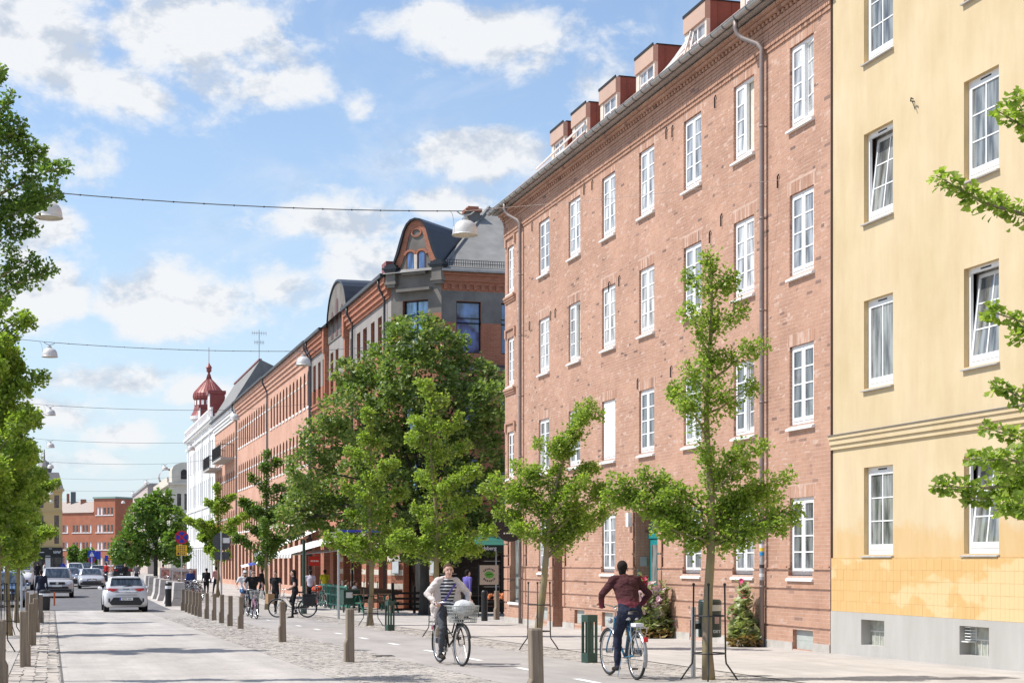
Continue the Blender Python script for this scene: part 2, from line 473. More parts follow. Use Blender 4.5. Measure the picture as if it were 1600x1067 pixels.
strip('pavement', -3.4, -.62, -20, 73.5, .008, M_PAVE2)
strip('pavement', -12, -5.6, -20, 420, .004, M_PAVE2)
strip('pavement', -5.6, -3.4, -20, 73.5, -.004, M_ASPH)
strip('pavement', 5.1, 6.0, 73.5, 190, .002, M_PAVE)
strip('tree_strip', 8.75, 9.95, -20, 190, -.002, M_JOINT)
strip('sett_strip', 3.95, 6.0, -20, 73.5, -.002, M_JOINT)
strip('sett_strip', -.62, .15, -20, 73.5, -.004, M_JOINT)
# drain grate at the edge of the setts
mb = MB()
for k in range(5): mb.box(5.80, 6.12, 29.85 + k * .07, 29.89 + k * .07, gz(30) - .01, gz(30) + .014)
mb.box(5.78, 5.80, 29.82, 30.2, gz(30) - .01, gz(30) + .014); mb.box(6.12, 6.14, 29.82, 30.2, gz(30) - .01, gz(30) + .014)
tag(mb.build('drain_grate', mat('cast_iron', (.06, .055, .05), .7, .3)), 'dark cast-iron drain grate where the setts meet the cycle path', 'drain grate')
# dashed centre line of the cycle path
dashes = [21.85, 24.9, 28.27, 31.73, 35.34, 38.92, 42.5, 46.1, 49.7, 53.3, 57, 61, 65]
for i, y in enumerate(dashes):
    mb = MB(); mb.quad((7.18, y - .5, gz(y - .5) + .009), (7.30, y - .5, gz(y - .5) + .009), (7.30, y + .5, gz(y + .5) + .009), (7.18, y + .5, gz(y + .5) + .009))
    tag(mb.build('lane_dash', M_LINE, recalc=False), kind='structure')

def setts(X0, X1, Y0, Y1, w, l, gap, base, jit=.006, hgt=.03):
    B = []
    ny = int((Y1 - Y0) / (l + gap)); nx = int(round((X1 - X0) / (w + gap)))
    for j in range(ny):
        y = Y0 + j * (l + gap); off = RNG.normal(0, w * .06)
        for i in range(nx):
            x = X0 + i * (w + gap) + off * (i % 2)
            z = gz(y) + base + RNG.normal(0, jit)
            dx, dy = RNG.normal(0, gap * .35, 2)
            ww = w * RNG.uniform(.88, 1.04); ll = l * RNG.uniform(.86, 1.03)
            B.append((x + dx, x + dx + ww, y + dy, y + dy + ll, z - hgt, z))
    return B
def sett_stuff(name, B, m, label=None):
    V, F = boxes_np(B)
    V = V + RNG.normal(0, .0022, V.shape)
    F = F.reshape(-1, 6, 4)[:, 1:].reshape(-1, 4)        # no undersides
    o = np_mesh(name, V, F, m)
    return o
# small setts between road and cycle path, and round the trees
o = sett_stuff('paving_sett', setts(3.97, 5.98, 16, 62, .098, .102, .009, .004, .0015), M_SETT); tag(o, kind='stuff')
o = sett_stuff('paving_sett', setts(8.77, 9.93, 16, 62, .102, .106, .009, .004, .0015), M_SETT); tag(o, kind='stuff')
# large setts on the left: the 300 nearest one by one, the rest together
BL = setts(-.60, .13, 22.5, 73, .165, .26, .018, .008, .004, .05)
BL.sort(key=lambda q: q[2])
sett_floor = tag(empty('sett_paving', (0, 22, gz(22))), kind='structure')
variants = []
for k in range(4):
    V, F = boxes_np([(-.0825, .0825, -.13, .13, -.05, 0)])
    V = V + RNG.normal(0, .005, V.shape)
    mb = MB(); mb.add([tuple(v) for v in V], [tuple(f) for f in F])
    variants.append(mb)
sett_meshes = []
for k, mb in enumerate(variants):
    me = bpy.data.meshes.new('sett'); me.from_pydata(mb.v, [], mb.f); me.materials.append(M_SETTL); sett_meshes.append(me)
for i, q in enumerate(BL[:300]):
    s_ = bpy.data.objects.new('sett', sett_meshes[i % 4]); COL.objects.link(s_); s_.parent = sett_floor
    s_.location = ((q[0] + q[1]) / 2, (q[2] + q[3]) / 2 - 22, q[5] - gz(22))
    s_.scale = ((q[1] - q[0]) / .165, (q[3] - q[2]) / .26, 1)
o = sett_stuff('far_sett', BL[300:], M_SETTL); o.parent = sett_floor; o.location = (0, -22, -gz(22)); tag(o, kind='stuff')
# lifted metal edge along the road
strip('kerb_line', .135, .165, -20, 73.5, .010, mat('kerb_steel', (.12, .11, .10), .7))
# ================================================================== RED BRICK HOUSE (nearest brick front)
M_BRICK = brick_mat('salmon_brick', [(0, (.43, .253, .178)), (.2, (.45, .268, .189)), (.5, (.463, .278, .198)), (.8, (.477, .290, .208)), (.96, (.43, .248, .175)), (.97, (.18, .12, .10)), (.982, (.33, .20, .155)), (1, (.485, .298, .214))], .20)
M_MORTAR = mat('lime_mortar', (.52, .36, .285), .95, var=.15, nscale=8, spec=.2, bmp=.3)
M_CONC = mat('pale_concrete', (.46, .43, .39), .92, var=.16, nscale=3, spec=.2, bmp=.4, bscale=30)
M_WHITE = mat('white_paint', (.80, .80, .785), .45, var=.04, nscale=3)
M_SILL = mat('white_sill', (.78, .775, .76), .55, var=.06, nscale=5)
M_PANE = glass_mat('window_glass', (.17, .175, .18))
M_PANEY = glass_mat('dark_window_glass', (.12, .125, .12))
M_BLIND = mat('white_blind', (.80, .80, .79), .8, var=.03)
M_ZINC = mat('zinc_gutter', (.40, .385, .365), .45, .5, var=.15, nscale=4)
M_PIPE = mat('taupe_pipe', (.235, .19, .175), .5, .15, var=.1, nscale=3)
M_IRON = mat('black_iron', (.02, .02, .02), .6, .3)
M_TILE = brick_mat('roof_tile', [(0, (.42, .20, .14)), (.5, (.50, .26, .18)), (1, (.58, .33, .25))])

def PX(d, u, z): return (XF - d, u, z)
def wall(mb, P, u0, u1, z0, z1, ops, depth, m_w=0, m_r=0, d=0.0):
    us = sorted({u0, u1, *[q for o in ops for q in o[:2]]}); zs = sorted({z0, z1, *[q for o in ops for q in o[2:4]]})
    us = [q for q in us if u0 <= q <= u1]; zs = [q for q in zs if z0 <= q <= z1]
    for a, b in zip(us, us[1:]):
        for c, e in zip(zs, zs[1:]):
            um, zm = (a + b) / 2, (c + e) / 2
            if any(o[0] < um < o[1] and o[2] < zm < o[3] for o in ops): continue
            mb.quad(P(d, a, c), P(d, b, c), P(d, b, e), P(d, a, e), m_w)
    for o in ops:
        a, b, c, e = o[:4]; dp = o[4] if len(o) > 4 else depth
        mb.quad(P(d, a, c), P(d, a, e), P(d - dp, a, e), P(d - dp, a, c), m_r)
        mb.quad(P(d, b, c), P(d - dp, b, c), P(d - dp, b, e), P(d, b, e), m_r)
        mb.quad(P(d, a, e), P(d, b, e), P(d - dp, b, e), P(d - dp, a, e), m_r)
        mb.quad(P(d, a, c), P(d - dp, a, c), P(d - dp, b, c), P(d, b, c), m_r)

brick_house = empty('brick_house', (XF, 40, 0), 0, 'salmon red brick apartment house with white windows and two downpipes', 'building')
def bpart(o):      # keep world coordinates while parenting to the house empty
    o.parent = brick_house; o.location = (o.location.x - XF, o.location.y - 40, o.location.z); return o
Y0B, Y1B = 28.27, 51.5
colY = [29.57, 32.37, 35.29, 38.31, 41.20, 44.15, 47.12]
rows = [(1.47, 3.00), (4.46, 6.02), (7.45, 9.05), (10.42, 12.0)]
HW = .54
ops = []          # (u0,u1,z0,z1,depth)
wins = []
for ri, (za, zb) in enumerate(rows):
    for ci, cy in enumerate(colY):
        if ri == 0 and ci in (3, 5): continue
        ops.append((cy - HW, cy + HW, za - .02, zb, .09)); wins.append((cy, za, zb, ri, ci))
for ri, (za, zb) in enumerate(rows[1:], 1):                       # narrow corner bay
    ops.append((50.45, 51.2, za - .02, zb - .1, .09)); wins.append((50.825, za, zb - .1, ri, 7))
door_op = (37.42, 39.14, -.15, 3.02, .42); ops.append(door_op)
alc_op = (45.14, 46.1, -.2, 2.75, .95); ops.append(alc_op)
shop_op = (49.62, 50.85, .45, 2.75, .22); ops.append(shop_op)
cellar = [(cy - .45, cy + .45, .0, .39, .12) for cy in (29.45, 31.9, 34.9, 41.2, 43.6, 47.1)]
ops += cellar
mb = MB()
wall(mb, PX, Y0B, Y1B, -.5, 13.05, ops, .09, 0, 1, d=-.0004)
for za_, zb_ in ((-.5, .409), (.454, .784), (.829, 1.159), (1.204, 1.534), (1.579, 1.609)):
    low = [o[:2] + (max(o[2], za_), min(o[3], zb_), .03) for o in ops if o[2] < zb_ and o[3] > za_]
    wall(mb, PX, Y0B, Y1B, za_, zb_, low, .03, 0, 1, d=.0296)
    for q in (za_, zb_): mb.quad(PX(.0296, Y0B, q), PX(.0296, Y1B, q), PX(-.0004, Y1B, q), PX(-.0004, Y0B, q), 0)
mb.quad(PX(-.0004, Y1B, -.5), PX(-9, Y1B, -.5), PX(-9, Y1B, 13.05), PX(-.0004, Y1B, 13.05), 1)
mb.quad(PX(-.0004, Y0B, -.5), PX(-9, Y0B, -.5), PX(-9, Y0B, 13.05), PX(-.0004, Y0B, 13.05), 1)
# interior backs so that no opening looks through
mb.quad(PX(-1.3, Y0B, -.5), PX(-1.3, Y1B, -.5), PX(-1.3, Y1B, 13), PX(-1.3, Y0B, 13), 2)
M_SHADEBRICK = brick_mat('shade_brick', [(0, (.30, .12, .075)), (.5, (.40, .18, .115)), (1, (.48, .24, .155))])  # reveal brick with the shade of the openings put into its colour
bpart(mb.build('wall', [M_MORTAR, M_SHADEBRICK, mat('room_dark', (.20, .185, .165), .9)], recalc=False))

# --- every brick of the front as its own box
CH = .075
B = []; OWN = []
lint = []
for (cy, za, zb, ri, ci) in wins: lint.append((cy - HW - .10 if ci < 7 else 50.33, cy + HW + .10 if ci < 7 else 51.32, zb, zb + .245))
grooves = [.42, .795, 1.17, 1.545]
def blocked(u0, u1, z0, z1):
    """free intervals of [u0,u1] at this course"""
    iv = [(u0, u1)]
    for (a, b, c, e) in [o[:4] for o in ops] + lint:
        if z1 - .012 <= c or z0 + .012 >= e: continue
        nv = []
        for (p, q) in iv:
            if b <= p or a >= q: nv.append((p, q)); continue
            if a - p > .02: nv.append((p, a))
            if q - b > .02: nv.append((b, q))
        iv = nv
    return iv
z = -.33; k = 0
while z < 12.26:
    proud = .030 if z < 1.58 else 0.0
    groove = any(abs(z - g_) < .038 for g_ in grooves)
    u = Y0B + .01 - (.0625 if k % 2 else .19); j = k
    while u < Y1B:
        L = .25 if (j % 2 == 0) else .125
        a, b = max(u, Y0B + .012), min(u + L - .010, Y1B)
        if b - a > .025 and z + CH > gz((a + b) / 2) + .10:
            for (p, q) in blocked(a, b, z, z + CH):
                jd = abs(RNG.normal(.0006, .0007)) + proud
                full = abs((q - p) - (L - .010)) < .002
                B.append((XF - jd, XF + .02, p, q, z + (.034 if groove else 0), z + CH - .011)); OWN.append((full, L))
        u += L; j += 1
    z += CH; k += 1
for (a, b, c, e) in lint:                         # soldier courses over the windows
    u = a
    while u < b - .03:
        B.append((XF - RNG.normal(0.001, .002), XF + .02, u, min(u + .064, b), c + .004, e - .006)); OWN.append((False, 0)); u += .075
B = np.array(B)
# jamb bricks
J = []
for o in ops[:-len(cellar)]:
    zz = o[2] - o[2] % CH
    while zz < o[3]:
        lo, hi = max(zz, o[2]), min(zz + CH - .011, o[3])
        if hi - lo > .02:
            dp = .06 if o[4] < .2 else o[4] - .02
            n = max(1, int(dp / .125)); 
            for t in range(n):
                x0 = XF + .006 + dp * t / n; x1 = XF + dp * (t + 1) / n - .008
                J.append((x0, x1, o[1] - .006, o[1] + .03, lo, hi)); J.append((x0, x1, o[0] - .03, o[0] + .006, lo, hi))
        zz += CH
# frieze, dentils and corbels of the cornice
def run(z0, z1, d, step, wd, soldier=False):
    u = Y0B
    while u < Y1B: J.append((XF - d + RNG.normal(0, .002), XF + .02, u, min(u + wd, Y1B), z0, z1)); u += step
run(12.30, 12.36, .055, .0750, .064); run(12.215, 12.29, .03, .125, .115)
zz = 12.372
while zz < 12.66: run(zz, zz + .064, .05, .25, .24); zz += CH
run(12.672, 12.76, .075, .125, .115); run(12.772, 12.835, .11, .19, .10); run(12.847, 12.91, .17, .19, .18); run(12.922, 12.99, .24, .125, .115)
idx = [i for i in range(len(B)) if OWN[i][0] and B[i, 2] < 37]
idx.sort(key=lambda i: (B[i, 2] - 28.0) * 1.0 + abs(B[i, 4] - 1.7) * .8)
pick = set(idx[:300])
mask = np.array([i not in pick for i in range(len(B))])
V, F = boxes_np(np.concatenate([B[mask], np.array(J)]))
V = V + RNG.normal(0, .0008, V.shape)
o = np_mesh('brickwork', V, F, M_BRICK); bpart(o); tag(o, kind='stuff')
bme = {}
for L in (.25, .125):
    m_ = MB(); m_.box(-.022, .022, -(L - .010) / 2, (L - .010) / 2, -.032, .032)
    me = bpy.data.meshes.new('brick'); me.from_pydata(m_.v, [], m_.f); me.materials.append(M_BRICK); bme[L] = me
for i in sorted(pick):
    q = B[i]
    o = bpy.data.objects.new('brick', bme[OWN[i][1]]); COL.objects.link(o); o.parent = brick_house
    o.location = (q[0] + .022 - XF, (q[2] + q[3]) / 2 - 40, q[4] + .032)
# concrete foot and cellar plates
mb = MB()
for a, b in zip([Y0B] + [c[1] for c in cellar], [c[0] for c in cellar] + [Y1B]):
    a2, b2 = a + .01, b - .01
    for lo, hi in ((door_op[0], door_op[1]), (alc_op[0], alc_op[1])):
        if a2 < lo < b2:
            mb = MB(); mb.box(XF - .045, XF + .02, a2, lo - .01, -.6, gz(a2) + .17); bpart(mb.build('plinth', M_CONC)); a2 = hi + .01
    mb = MB(); mb.box(XF - .045, XF + .02, a2, b2, -.6, gz((a2 + b2) / 2) + .17); bpart(mb.build('plinth', M_CONC))
M_CELL = mat('grey_green_board', (.40, .43, .40), .7, var=.1)
for c in cellar:
    mb = MB(); zb_ = gz((c[0] + c[1]) / 2) + .02
    mb.box(XF + .05, XF + .09, c[0], c[1], zb_, .41); mb.box(XF + .046, XF + .05, c[0], c[1], .18, .20)
    bpart(mb.build('cellar_hatch', M_CELL))

# --- windows: frame > casement (with glazing bars), panes, sill
FX = XF + .055
def window_set(hw, h, rows_=4):
    fr = MB()
    fr.box(0, .07, -hw, -hw + .06, 0, h); fr.box(0, .07, hw - .06, hw, 0, h); fr.box(0, .07, -hw + .06, hw - .06, h - .065, h); fr.box(0, .07, -hw + .06, hw - .06, 0, .06)
    fr.box(-.004, .07, -.028, .028, .06, h - .065)
    cas = MB(); w = hw - .06 - .03; H = h - .125            # casement of width w, hinge at its outer edge y=0, closing towards +y
    t = .052
    cas.box(-.012, .03, 0, t, 0, H); cas.box(-.012, .03, w - t, w, 0, H); cas.box(-.012, .03, t, w - t, 0, t + .02); cas.box(-.012, .03, t, w - t, H - t, H)
    ph = (H - 2 * t - .02) / rows_
    for r in range(1, rows_): cas.box(-.009, .02, t, w - t, t + .02 + r * ph - .014, t + .02 + r * ph + .014)
    panes = [(t, w - t, t + .02 + r * ph + (.014 if r else 0), t + .02 + (r + 1) * ph - (.014 if r < rows_ - 1 else 0)) for r in range(rows_)]
    sill = MB()
    sill.add([(-.13, -hw - .05, -.085), (-.13, hw + .05, -.085), (.05, hw + .05, .0), (.05, -hw - .05, .0), (-.13, -hw - .05, -.125), (-.13, hw + .05, -.125), (.05, hw + .05, -.125), (.05, -hw - .05, -.125)],
             [(0, 1, 2, 3), (7, 6, 5, 4), (4, 5, 1, 0), (5, 6, 2, 1), (6, 7, 3, 2), (7, 4, 0, 3)])
    return fr, cas, panes, sill
WCACHE = {}
def mesh_of(mb, name, mats_):
    me = bpy.data.meshes.new(name); me.from_pydata(mb.v, [], mb.f)
    for q in (mats_ if isinstance(mats_, (list, tuple)) else [mats_]): me.materials.append(q)
    if isinstance(mats_, (list, tuple)): me.polygons.foreach_set('material_index', mb.m)
    return me
def brick_window(cy, za, zb, hw, openr=0.0, openl=0.0, blind=False, var=0):
    key = (round(hw, 3), round(zb - za, 3))
    if key not in WCACHE:
        fr, cas, panes, sill = window_set(hw, zb - za)
        pm = []
        for gm in (M_PANE, glass_mat('dim_window_glass', (.085, .09, .092)), glass_mat('curtained_window_glass', (.27, .27, .265))):
            row = []
            for p in panes:
                m_ = MB(); m_.box(.004, .010, p[0], p[1], p[2], p[3]); row.append(mesh_of(m_, 'pane', gm))
            pm.append(row)
        WCACHE[key] = (mesh_of(fr, 'window', M_WHITE), mesh_of(cas, 'casement', M_WHITE), pm, mesh_of(sill, 'sill', M_SILL), hw)
    fme, cme, pms, sme, _ = WCACHE[key]
    w_ = obj('window', fme, brick_house, (FX - XF, cy - 40, za))
    obj('sill', sme, w_, (0, 0, 0))
    for side in (1, -1):
        if side == 1: M_ = Matrix.Translation((.0, -hw + .06, .06)) @ Matrix.Rotation(openr, 4, 'Z')          # hinge on the right in the photograph (low y)
        else: M_ = Matrix.Translation((.0, hw - .06, .06)) @ Matrix.Rotation(-openl, 4, 'Z') @ Matrix.Diagonal((1, -1, 1, 1))
        c_ = obj('casement', cme, w_); c_.matrix_local = M_
        for pm in pms[var]:
            p_ = obj('pane', pm, w_); p_.matrix_local = M_
    if openr:
        m_ = MB(); m_.box(.09, .10, -hw + .03, 0, .05, zb - za - .05); m_.build('curtain_board', mat('cream_board', (.62, .57, .48), .9), w_)  # cream board added behind the open casement to lighten the dark gap
    if blind:
        m_ = MB(); m_.box(.045, .05, -hw + .1, hw - .1, .08, zb - za - .08); m_.build('blind', M_BLIND, w_)
        m_ = MB(); m_.box(-.014, -.013, -hw + .11, hw - .11, .13, zb - za - .12); m_.build('blind', M_BLIND, w_)
    return w_
for (cy, za, zb, ri, ci) in wins:
    hw = HW if ci < 7 else .375
    op = {(3, 0): -.16, (3, 1): -.5, (1, 1): -.2, (2, 5): -.4}.get((ri, ci), 0)
    brick_window(cy, za, zb, hw, openr=op, blind=(ri == 1 and ci == 4), var=[[1, 0, 1, 0, 0, 1, 0, 0], [1, 1, 0, 1, 0, 1, 0, 1], [0, 2, 0, 2, 2, 0, 2, 0], [2, 2, 0, 2, 2, 2, 0, 2]][ri][ci])
    if ci == 7:                                      # moulded brick sill and drip of the corner bay
        mb = MB()
        for q, (d, a, b) in enumerate(((.10, -.20, -.13), (.07, -.27, -.20), (.04, -.33, -.27))): mb.box(XF - d, XF + .0, cy - .6, cy + .6, za + a, za + b)
        mb.box(XF - .05, XF + .0, cy - .60, cy - .45, zb + .02, zb + .30); mb.box(XF - .05, XF, cy + .45, cy + .60, zb + .02, zb + .30); mb.box(XF - .05, XF, cy - .45, cy + .45, zb + .25, zb + .33)
        bpart(mb.build('moulding', M_BRICK))
# --- teal door
M_TEAL = mat('teal_paint', (.012, .23, .235), .4, var=.12, nscale=5)
mb = MB()
x = XF + .40; a, b = door_op[0] + .02, door_op[1] - .02; f0 = gz(38)
mb.box(x, x + .06, a, b, f0 - .05, 3.0)
for (p, q) in ((a + .10, a + .78), (a + .90, b - .10)):
    mb.box(x - .035, x, p, q, f0 + .05, 2.28)
    mb.box(x - .055, x - .035, p + .05, q - .05, f0 + .15, .95); mb.box(x - .045, x - .035, p, q, 1.02, 1.10)
mb.box(x - .06, x, a, b, 2.32, 2.44)
mb.box(x - .05, x, a + .80, a + .88, 2.44, 3.0)
door = bpart(mb.build('door', M_TEAL))
def sub(o, par):
    o.parent = par; o.location = o.location - par.matrix_basis.translation - (par.parent.matrix_basis.translation if par.parent else Vector()); return o
for (p, q) in ((a + .20, a + .68), (a + 1.0, b - .2)):
    m_ = MB(); m_.box(x - .039, x - .036, p, q, 1.18, 2.16); sub(m_.build('door_glass', M_PANEY), door)
    m_ = MB(); m_.box(x - .006, x - .001, p - .04, q + .04, 2.50, 2.92); sub(m_.build('fanlight', M_PANEY), door)
m_ = MB(); m_.tube([(x - .10, a + .84, .95), (x - .10, a + .84, 1.2)], .018); m_.tube([(x - .10, a + .84, 1.0), (x - .03, a + .84, 1.0)], .012); m_.tube([(x - .10, a + .84, 1.15), (x - .03, a + .84, 1.15)], .012)
sub(m_.build('door_handle', mat('brass', (.6, .42, .15), .3, .9)), door)
mb = MB()                                                # banded brick surround
for (u0, u1) in ((door_op[0] - .26, door_op[0] - .02), (door_op[1] + .02, door_op[1] + .26), (alc_op[1] + .02, alc_op[1] + .22), (alc_op[0] - .22, alc_op[0] - .02), (48.95, 49.15), (51.0, 51.45)):
    zz = .42
    while zz < 2.9:
        mb.box(XF - .055, XF - .031, u0, u1, zz + .03, zz + .36); zz += .375
bpart(mb.build('door_surround', M_BRICK))
mb = MB(); mb.box(XF + .06, XF + .075, 39.10, 39.12, 1.02, 1.55, 0); bpart(mb.build('notice', mat('teal_notice', (.18, .48, .47), .5)))
mb = MB(); mb.box(XF + .12, XF + .30, 39.095, 39.13, 1.62, 1.86); bpart(mb.build('intercom', mat('steel_plate', (.42, .43, .43), .4, .7)))
mb = MB(); mb.box(XF - .16, XF - .03, 39.22, 39.40, 2.62, 2.98); bpart(mb.build('wall_lamp', mat('lamp_white', (.8, .8, .78), .3)))
# alcove back door
mb = MB(); mb.box(XF + .9, XF + .94, alc_op[0], alc_op[1], -.4, 2.75); bpart(mb.build('alcove_door', mat('brown_door', (.16, .06, .04), .6)))
# shop window
mb = MB(); x = XF + .16; a, b = shop_op[0], shop_op[1]
mb.box(x, x + .05, a, a + .06, .45, 2.75); mb.box(x, x + .05, b - .06, b, .45, 2.75); mb.box(x, x + .05, a + .06, b - .06, .45, .53); mb.box(x, x + .05, a + .06, b - .06, 2.68, 2.75)
sw = bpart(mb.build('shop_window', mat('grey_frame', (.35, .36, .35), .5)))
m_ = MB(); m_.box(x + .012, x + .018, a + .06, b - .06, .53, 2.68); sub(m_.build('pane', glass_mat('shop_glass', (.22, .26, .25), .05)), sw)
mb = MB(); mb.box(XF - .09, XF + .16, a - .06, b + .06, .37, .45); sub(mb.build('sill', M_SILL), sw)
# --- gutter, brackets, downpipes, roof
mb = MB(); gx = XF - .46; gzz = 13.12; R = .085
mb.lathe([(R, 0), (R, 1)], (0, 0, 0), 12, a0=pi, a1=2 * pi, M=Matrix(((1, 0, 0, gx), (0, 0, Y1B + .32 - (Y0B - .02), Y0B - .02), (0, 1, 0, gzz), (0, 0, 0, 1))))
mb.lathe([(R - .008, 0), (R - .008, 1)], (0, 0, 0), 12, a0=pi, a1=2 * pi, M=Matrix(((1, 0, 0, gx), (0, 0, Y1B + .32 - (Y0B - .02), Y0B - .02), (0, 1, 0, gzz), (0, 0, 0, 1))))
mb.tube([(gx - R, Y0B, gzz), (gx - R, Y1B + .3, gzz)], .012, 6)
mb.box(XF - .385, XF + .0, Y0B, Y1B + .25, 13.03, 13.06)
bpart(mb.build('gutter', M_ZINC, recalc=False))
gb = MB(); gb.lathe([(R + .006, -.02), (R + .006, .02)], (0, 0, 0), 10, a0=pi, a1=2 * pi, M=Matrix(((1, 0, 0, 0), (0, 0, 1, 0), (0, 1, 0, 0), (0, 0, 0, 1))))
gme = mesh_of(gb, 'gutter_bracket', mat('dark_zinc', (.10, .095, .09), .6, .3))
y = Y0B + .3
while y < Y1B + .2: obj('gutter_bracket', gme, brick_house, (gx - XF, y - 40, gzz)); y += .62
def downpipe(yt, yb, name='downpipe'):
    mb = MB(); px = XF - .11
    pts = [(gx, yt, gzz - .08), (gx, yt, gzz - .24), (gx + .03, yt - .03, gzz - .36), (gx + .10, yt - .10, gzz - .46), (px - .06, yb + .08, gzz - .68), (px, yb, gzz - .80), (px, yb, gzz - .95), (px, yb, 8), (px, yb, 4), (px, yb, gz(yb) + .02)]
    mb.tube(pts, [.055] + [.05] * (len(pts) - 1), 12)
    zz = 1.2
    while zz < 12: mb.tube([(px, yb, zz), (px, yb, zz + .04)], .057, 12); mb.box(px, XF, yb - .012, yb + .012, zz + .01, zz + .03); zz += 1.9
    return bpart(mb.build(name, M_PIPE, smooth=True))
p1 = downpipe(31.75, 31.2)
downpipe(49.9, 49.35)
# stickers and graffiti on the lower pipe
mb = MB(); mb.tube([(XF - .11, 31.2, 1.35), (XF - .11, 31.2, 2.35)], .0515, 12, 0)
for zz, m_ in ((2.02, 1), (1.95, 2), (1.86, 3), (1.6, 4), (1.42, 1), (2.2, 4)): mb.tube([(XF - .11, 31.2, zz), (XF - .11, 31.2, zz + .07)], .0525, 12, m_)
sub(mb.build('sticker', [mat('tagged_pipe', (.36, .36, .37), .5, var=.5, nscale=16), mat('sticker_white', (.7, .7, .7), .5), mat('sticker_yellow', (.7, .55, .05), .5), mat('sticker_blue', (.02, .25, .5), .5), mat('sticker_black', (.03, .03, .03), .5)]), p1)
# roof: rows of overlapping tiles along the eaves, plain sheet above
mb = MB(); pitch = radians(41)
mb.quad((XF - .40, Y0B, 13.13), (XF - .40, Y1B + .3, 13.13), (XF + 4.2, Y1B + .3, 13.13 + 4.6 * math.tan(pitch)), (XF + 4.2, Y0B, 13.13 + 4.6 * math.tan(pitch)))
mb.quad((XF + 4.2, Y0B, 13.13 + 4.6 * math.tan(pitch)), (XF + 4.2, Y1B + .3, 13.13 + 4.6 * math.tan(pitch)), (XF + 9, Y1B + .3, 13), (XF + 9, Y0B, 13))
mb.add([(XF - .40, Y1B + .3, 13.13), (XF + 4.2, Y1B + .3, 13.13 + 4.6 * math.tan(pitch)), (XF + 9, Y1B + .3, 13.0)], [(0, 1, 2)])
bpart(mb.build('roof', M_TILE, recalc=False))
T = []
for r in range(3):
    y = Y0B
    while y < Y1B + .25:
        x0 = XF - .45 + r * .30; z0 = 13.14 + r * .30 * math.tan(pitch) + .012
        T.append((x0, y + RNG.normal(0, .006), z0 + RNG.normal(0, .006))); y += .235
tv = []; tf = []
for (x0, y0, z0) in T:
    o_ = len(tv); dx, dz = .36 * cos(pitch), .36 * sin(pitch)
    for (yy, hh) in ((0, .0), (.05, .035), (.11, .045), (.17, .03), (.225, .0)):
        tv += [(x0, y0 + yy, z0 + hh), (x0 + dx, y0 + yy, z0 + dz + hh - .01), (x0, y0 + yy, z0 + hh - .03)]
    for q in range(4):
        a_ = o_ + q * 3; b_ = a_ + 3
        tf += [(a_, b_, b_ + 1, a_ + 1), (a_ + 2, b_ + 2, b_, a_)]
o = np_mesh('roof_tile', tv, tf, M_TILE); bpart(o); tag(o, kind='stuff')
# dormers
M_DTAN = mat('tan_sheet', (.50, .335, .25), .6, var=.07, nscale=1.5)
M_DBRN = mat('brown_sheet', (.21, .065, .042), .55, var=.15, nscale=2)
for i, (y0, y1, open_) in enumerate(((31.0, 32.45, 0), (34.35, 35.65, 1), (37.65, 38.95, 0), (40.41, 41.75, 0), (42.89, 44.2, 1), (44.95, 46.2, 0))):
    xf = XF + .02; zt = 14.40; zb = 13.2; zm = 13.98
    mb = MB()
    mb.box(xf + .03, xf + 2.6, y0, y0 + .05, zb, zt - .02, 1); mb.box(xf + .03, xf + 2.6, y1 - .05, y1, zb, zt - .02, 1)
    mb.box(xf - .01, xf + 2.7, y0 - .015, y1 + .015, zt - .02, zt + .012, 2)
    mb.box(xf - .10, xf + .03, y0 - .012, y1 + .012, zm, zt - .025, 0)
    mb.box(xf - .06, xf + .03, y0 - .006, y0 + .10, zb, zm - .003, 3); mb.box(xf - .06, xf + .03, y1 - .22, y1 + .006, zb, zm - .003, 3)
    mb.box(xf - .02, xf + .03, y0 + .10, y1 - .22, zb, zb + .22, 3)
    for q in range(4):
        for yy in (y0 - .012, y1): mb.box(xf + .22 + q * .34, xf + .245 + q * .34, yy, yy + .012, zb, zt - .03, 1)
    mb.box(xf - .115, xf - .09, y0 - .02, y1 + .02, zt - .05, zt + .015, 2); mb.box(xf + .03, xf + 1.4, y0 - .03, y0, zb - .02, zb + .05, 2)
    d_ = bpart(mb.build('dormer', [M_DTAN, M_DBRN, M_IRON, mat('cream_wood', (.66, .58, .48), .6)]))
    w0, w1 = y0 + .10, y1 - .22; mb = MB(); t = .05
    mb.box(xf - .03, xf + .02, w0, w0 + t, zb + .22, zm); mb.box(xf - .03, xf + .02, w1 - t, w1, zb + .22, zm); mb.box(xf - .03, xf + .02, (w0 + w1) / 2 - t / 2, (w0 + w1) / 2 + t / 2, zb + .22, zm)
    mb.box(xf - .028, xf + .018, w0 + t, w1 - t, zb + .22, zb + .28); mb.box(xf - .028, xf + .018, w0 + t, w1 - t, zm - .06, zm - .003); mb.box(xf - .026, xf + .016, w0 + t, w1 - t, zb + .42, zb + .46)
    sub(mb.build('window', M_WHITE), d_)
    m_ = MB(); m_.box(xf - .008, xf - .002, w0, (w0 + w1) / 2, zb + .24, zm - .02); sub(m_.build('pane', M_PANE), d_)
    m_ = MB(); m_.box(xf - .008, xf - .002, (w0 + w1) / 2, w1, zb + .24, zm - .02); sub(m_.build('pane', M_PANE), d_)
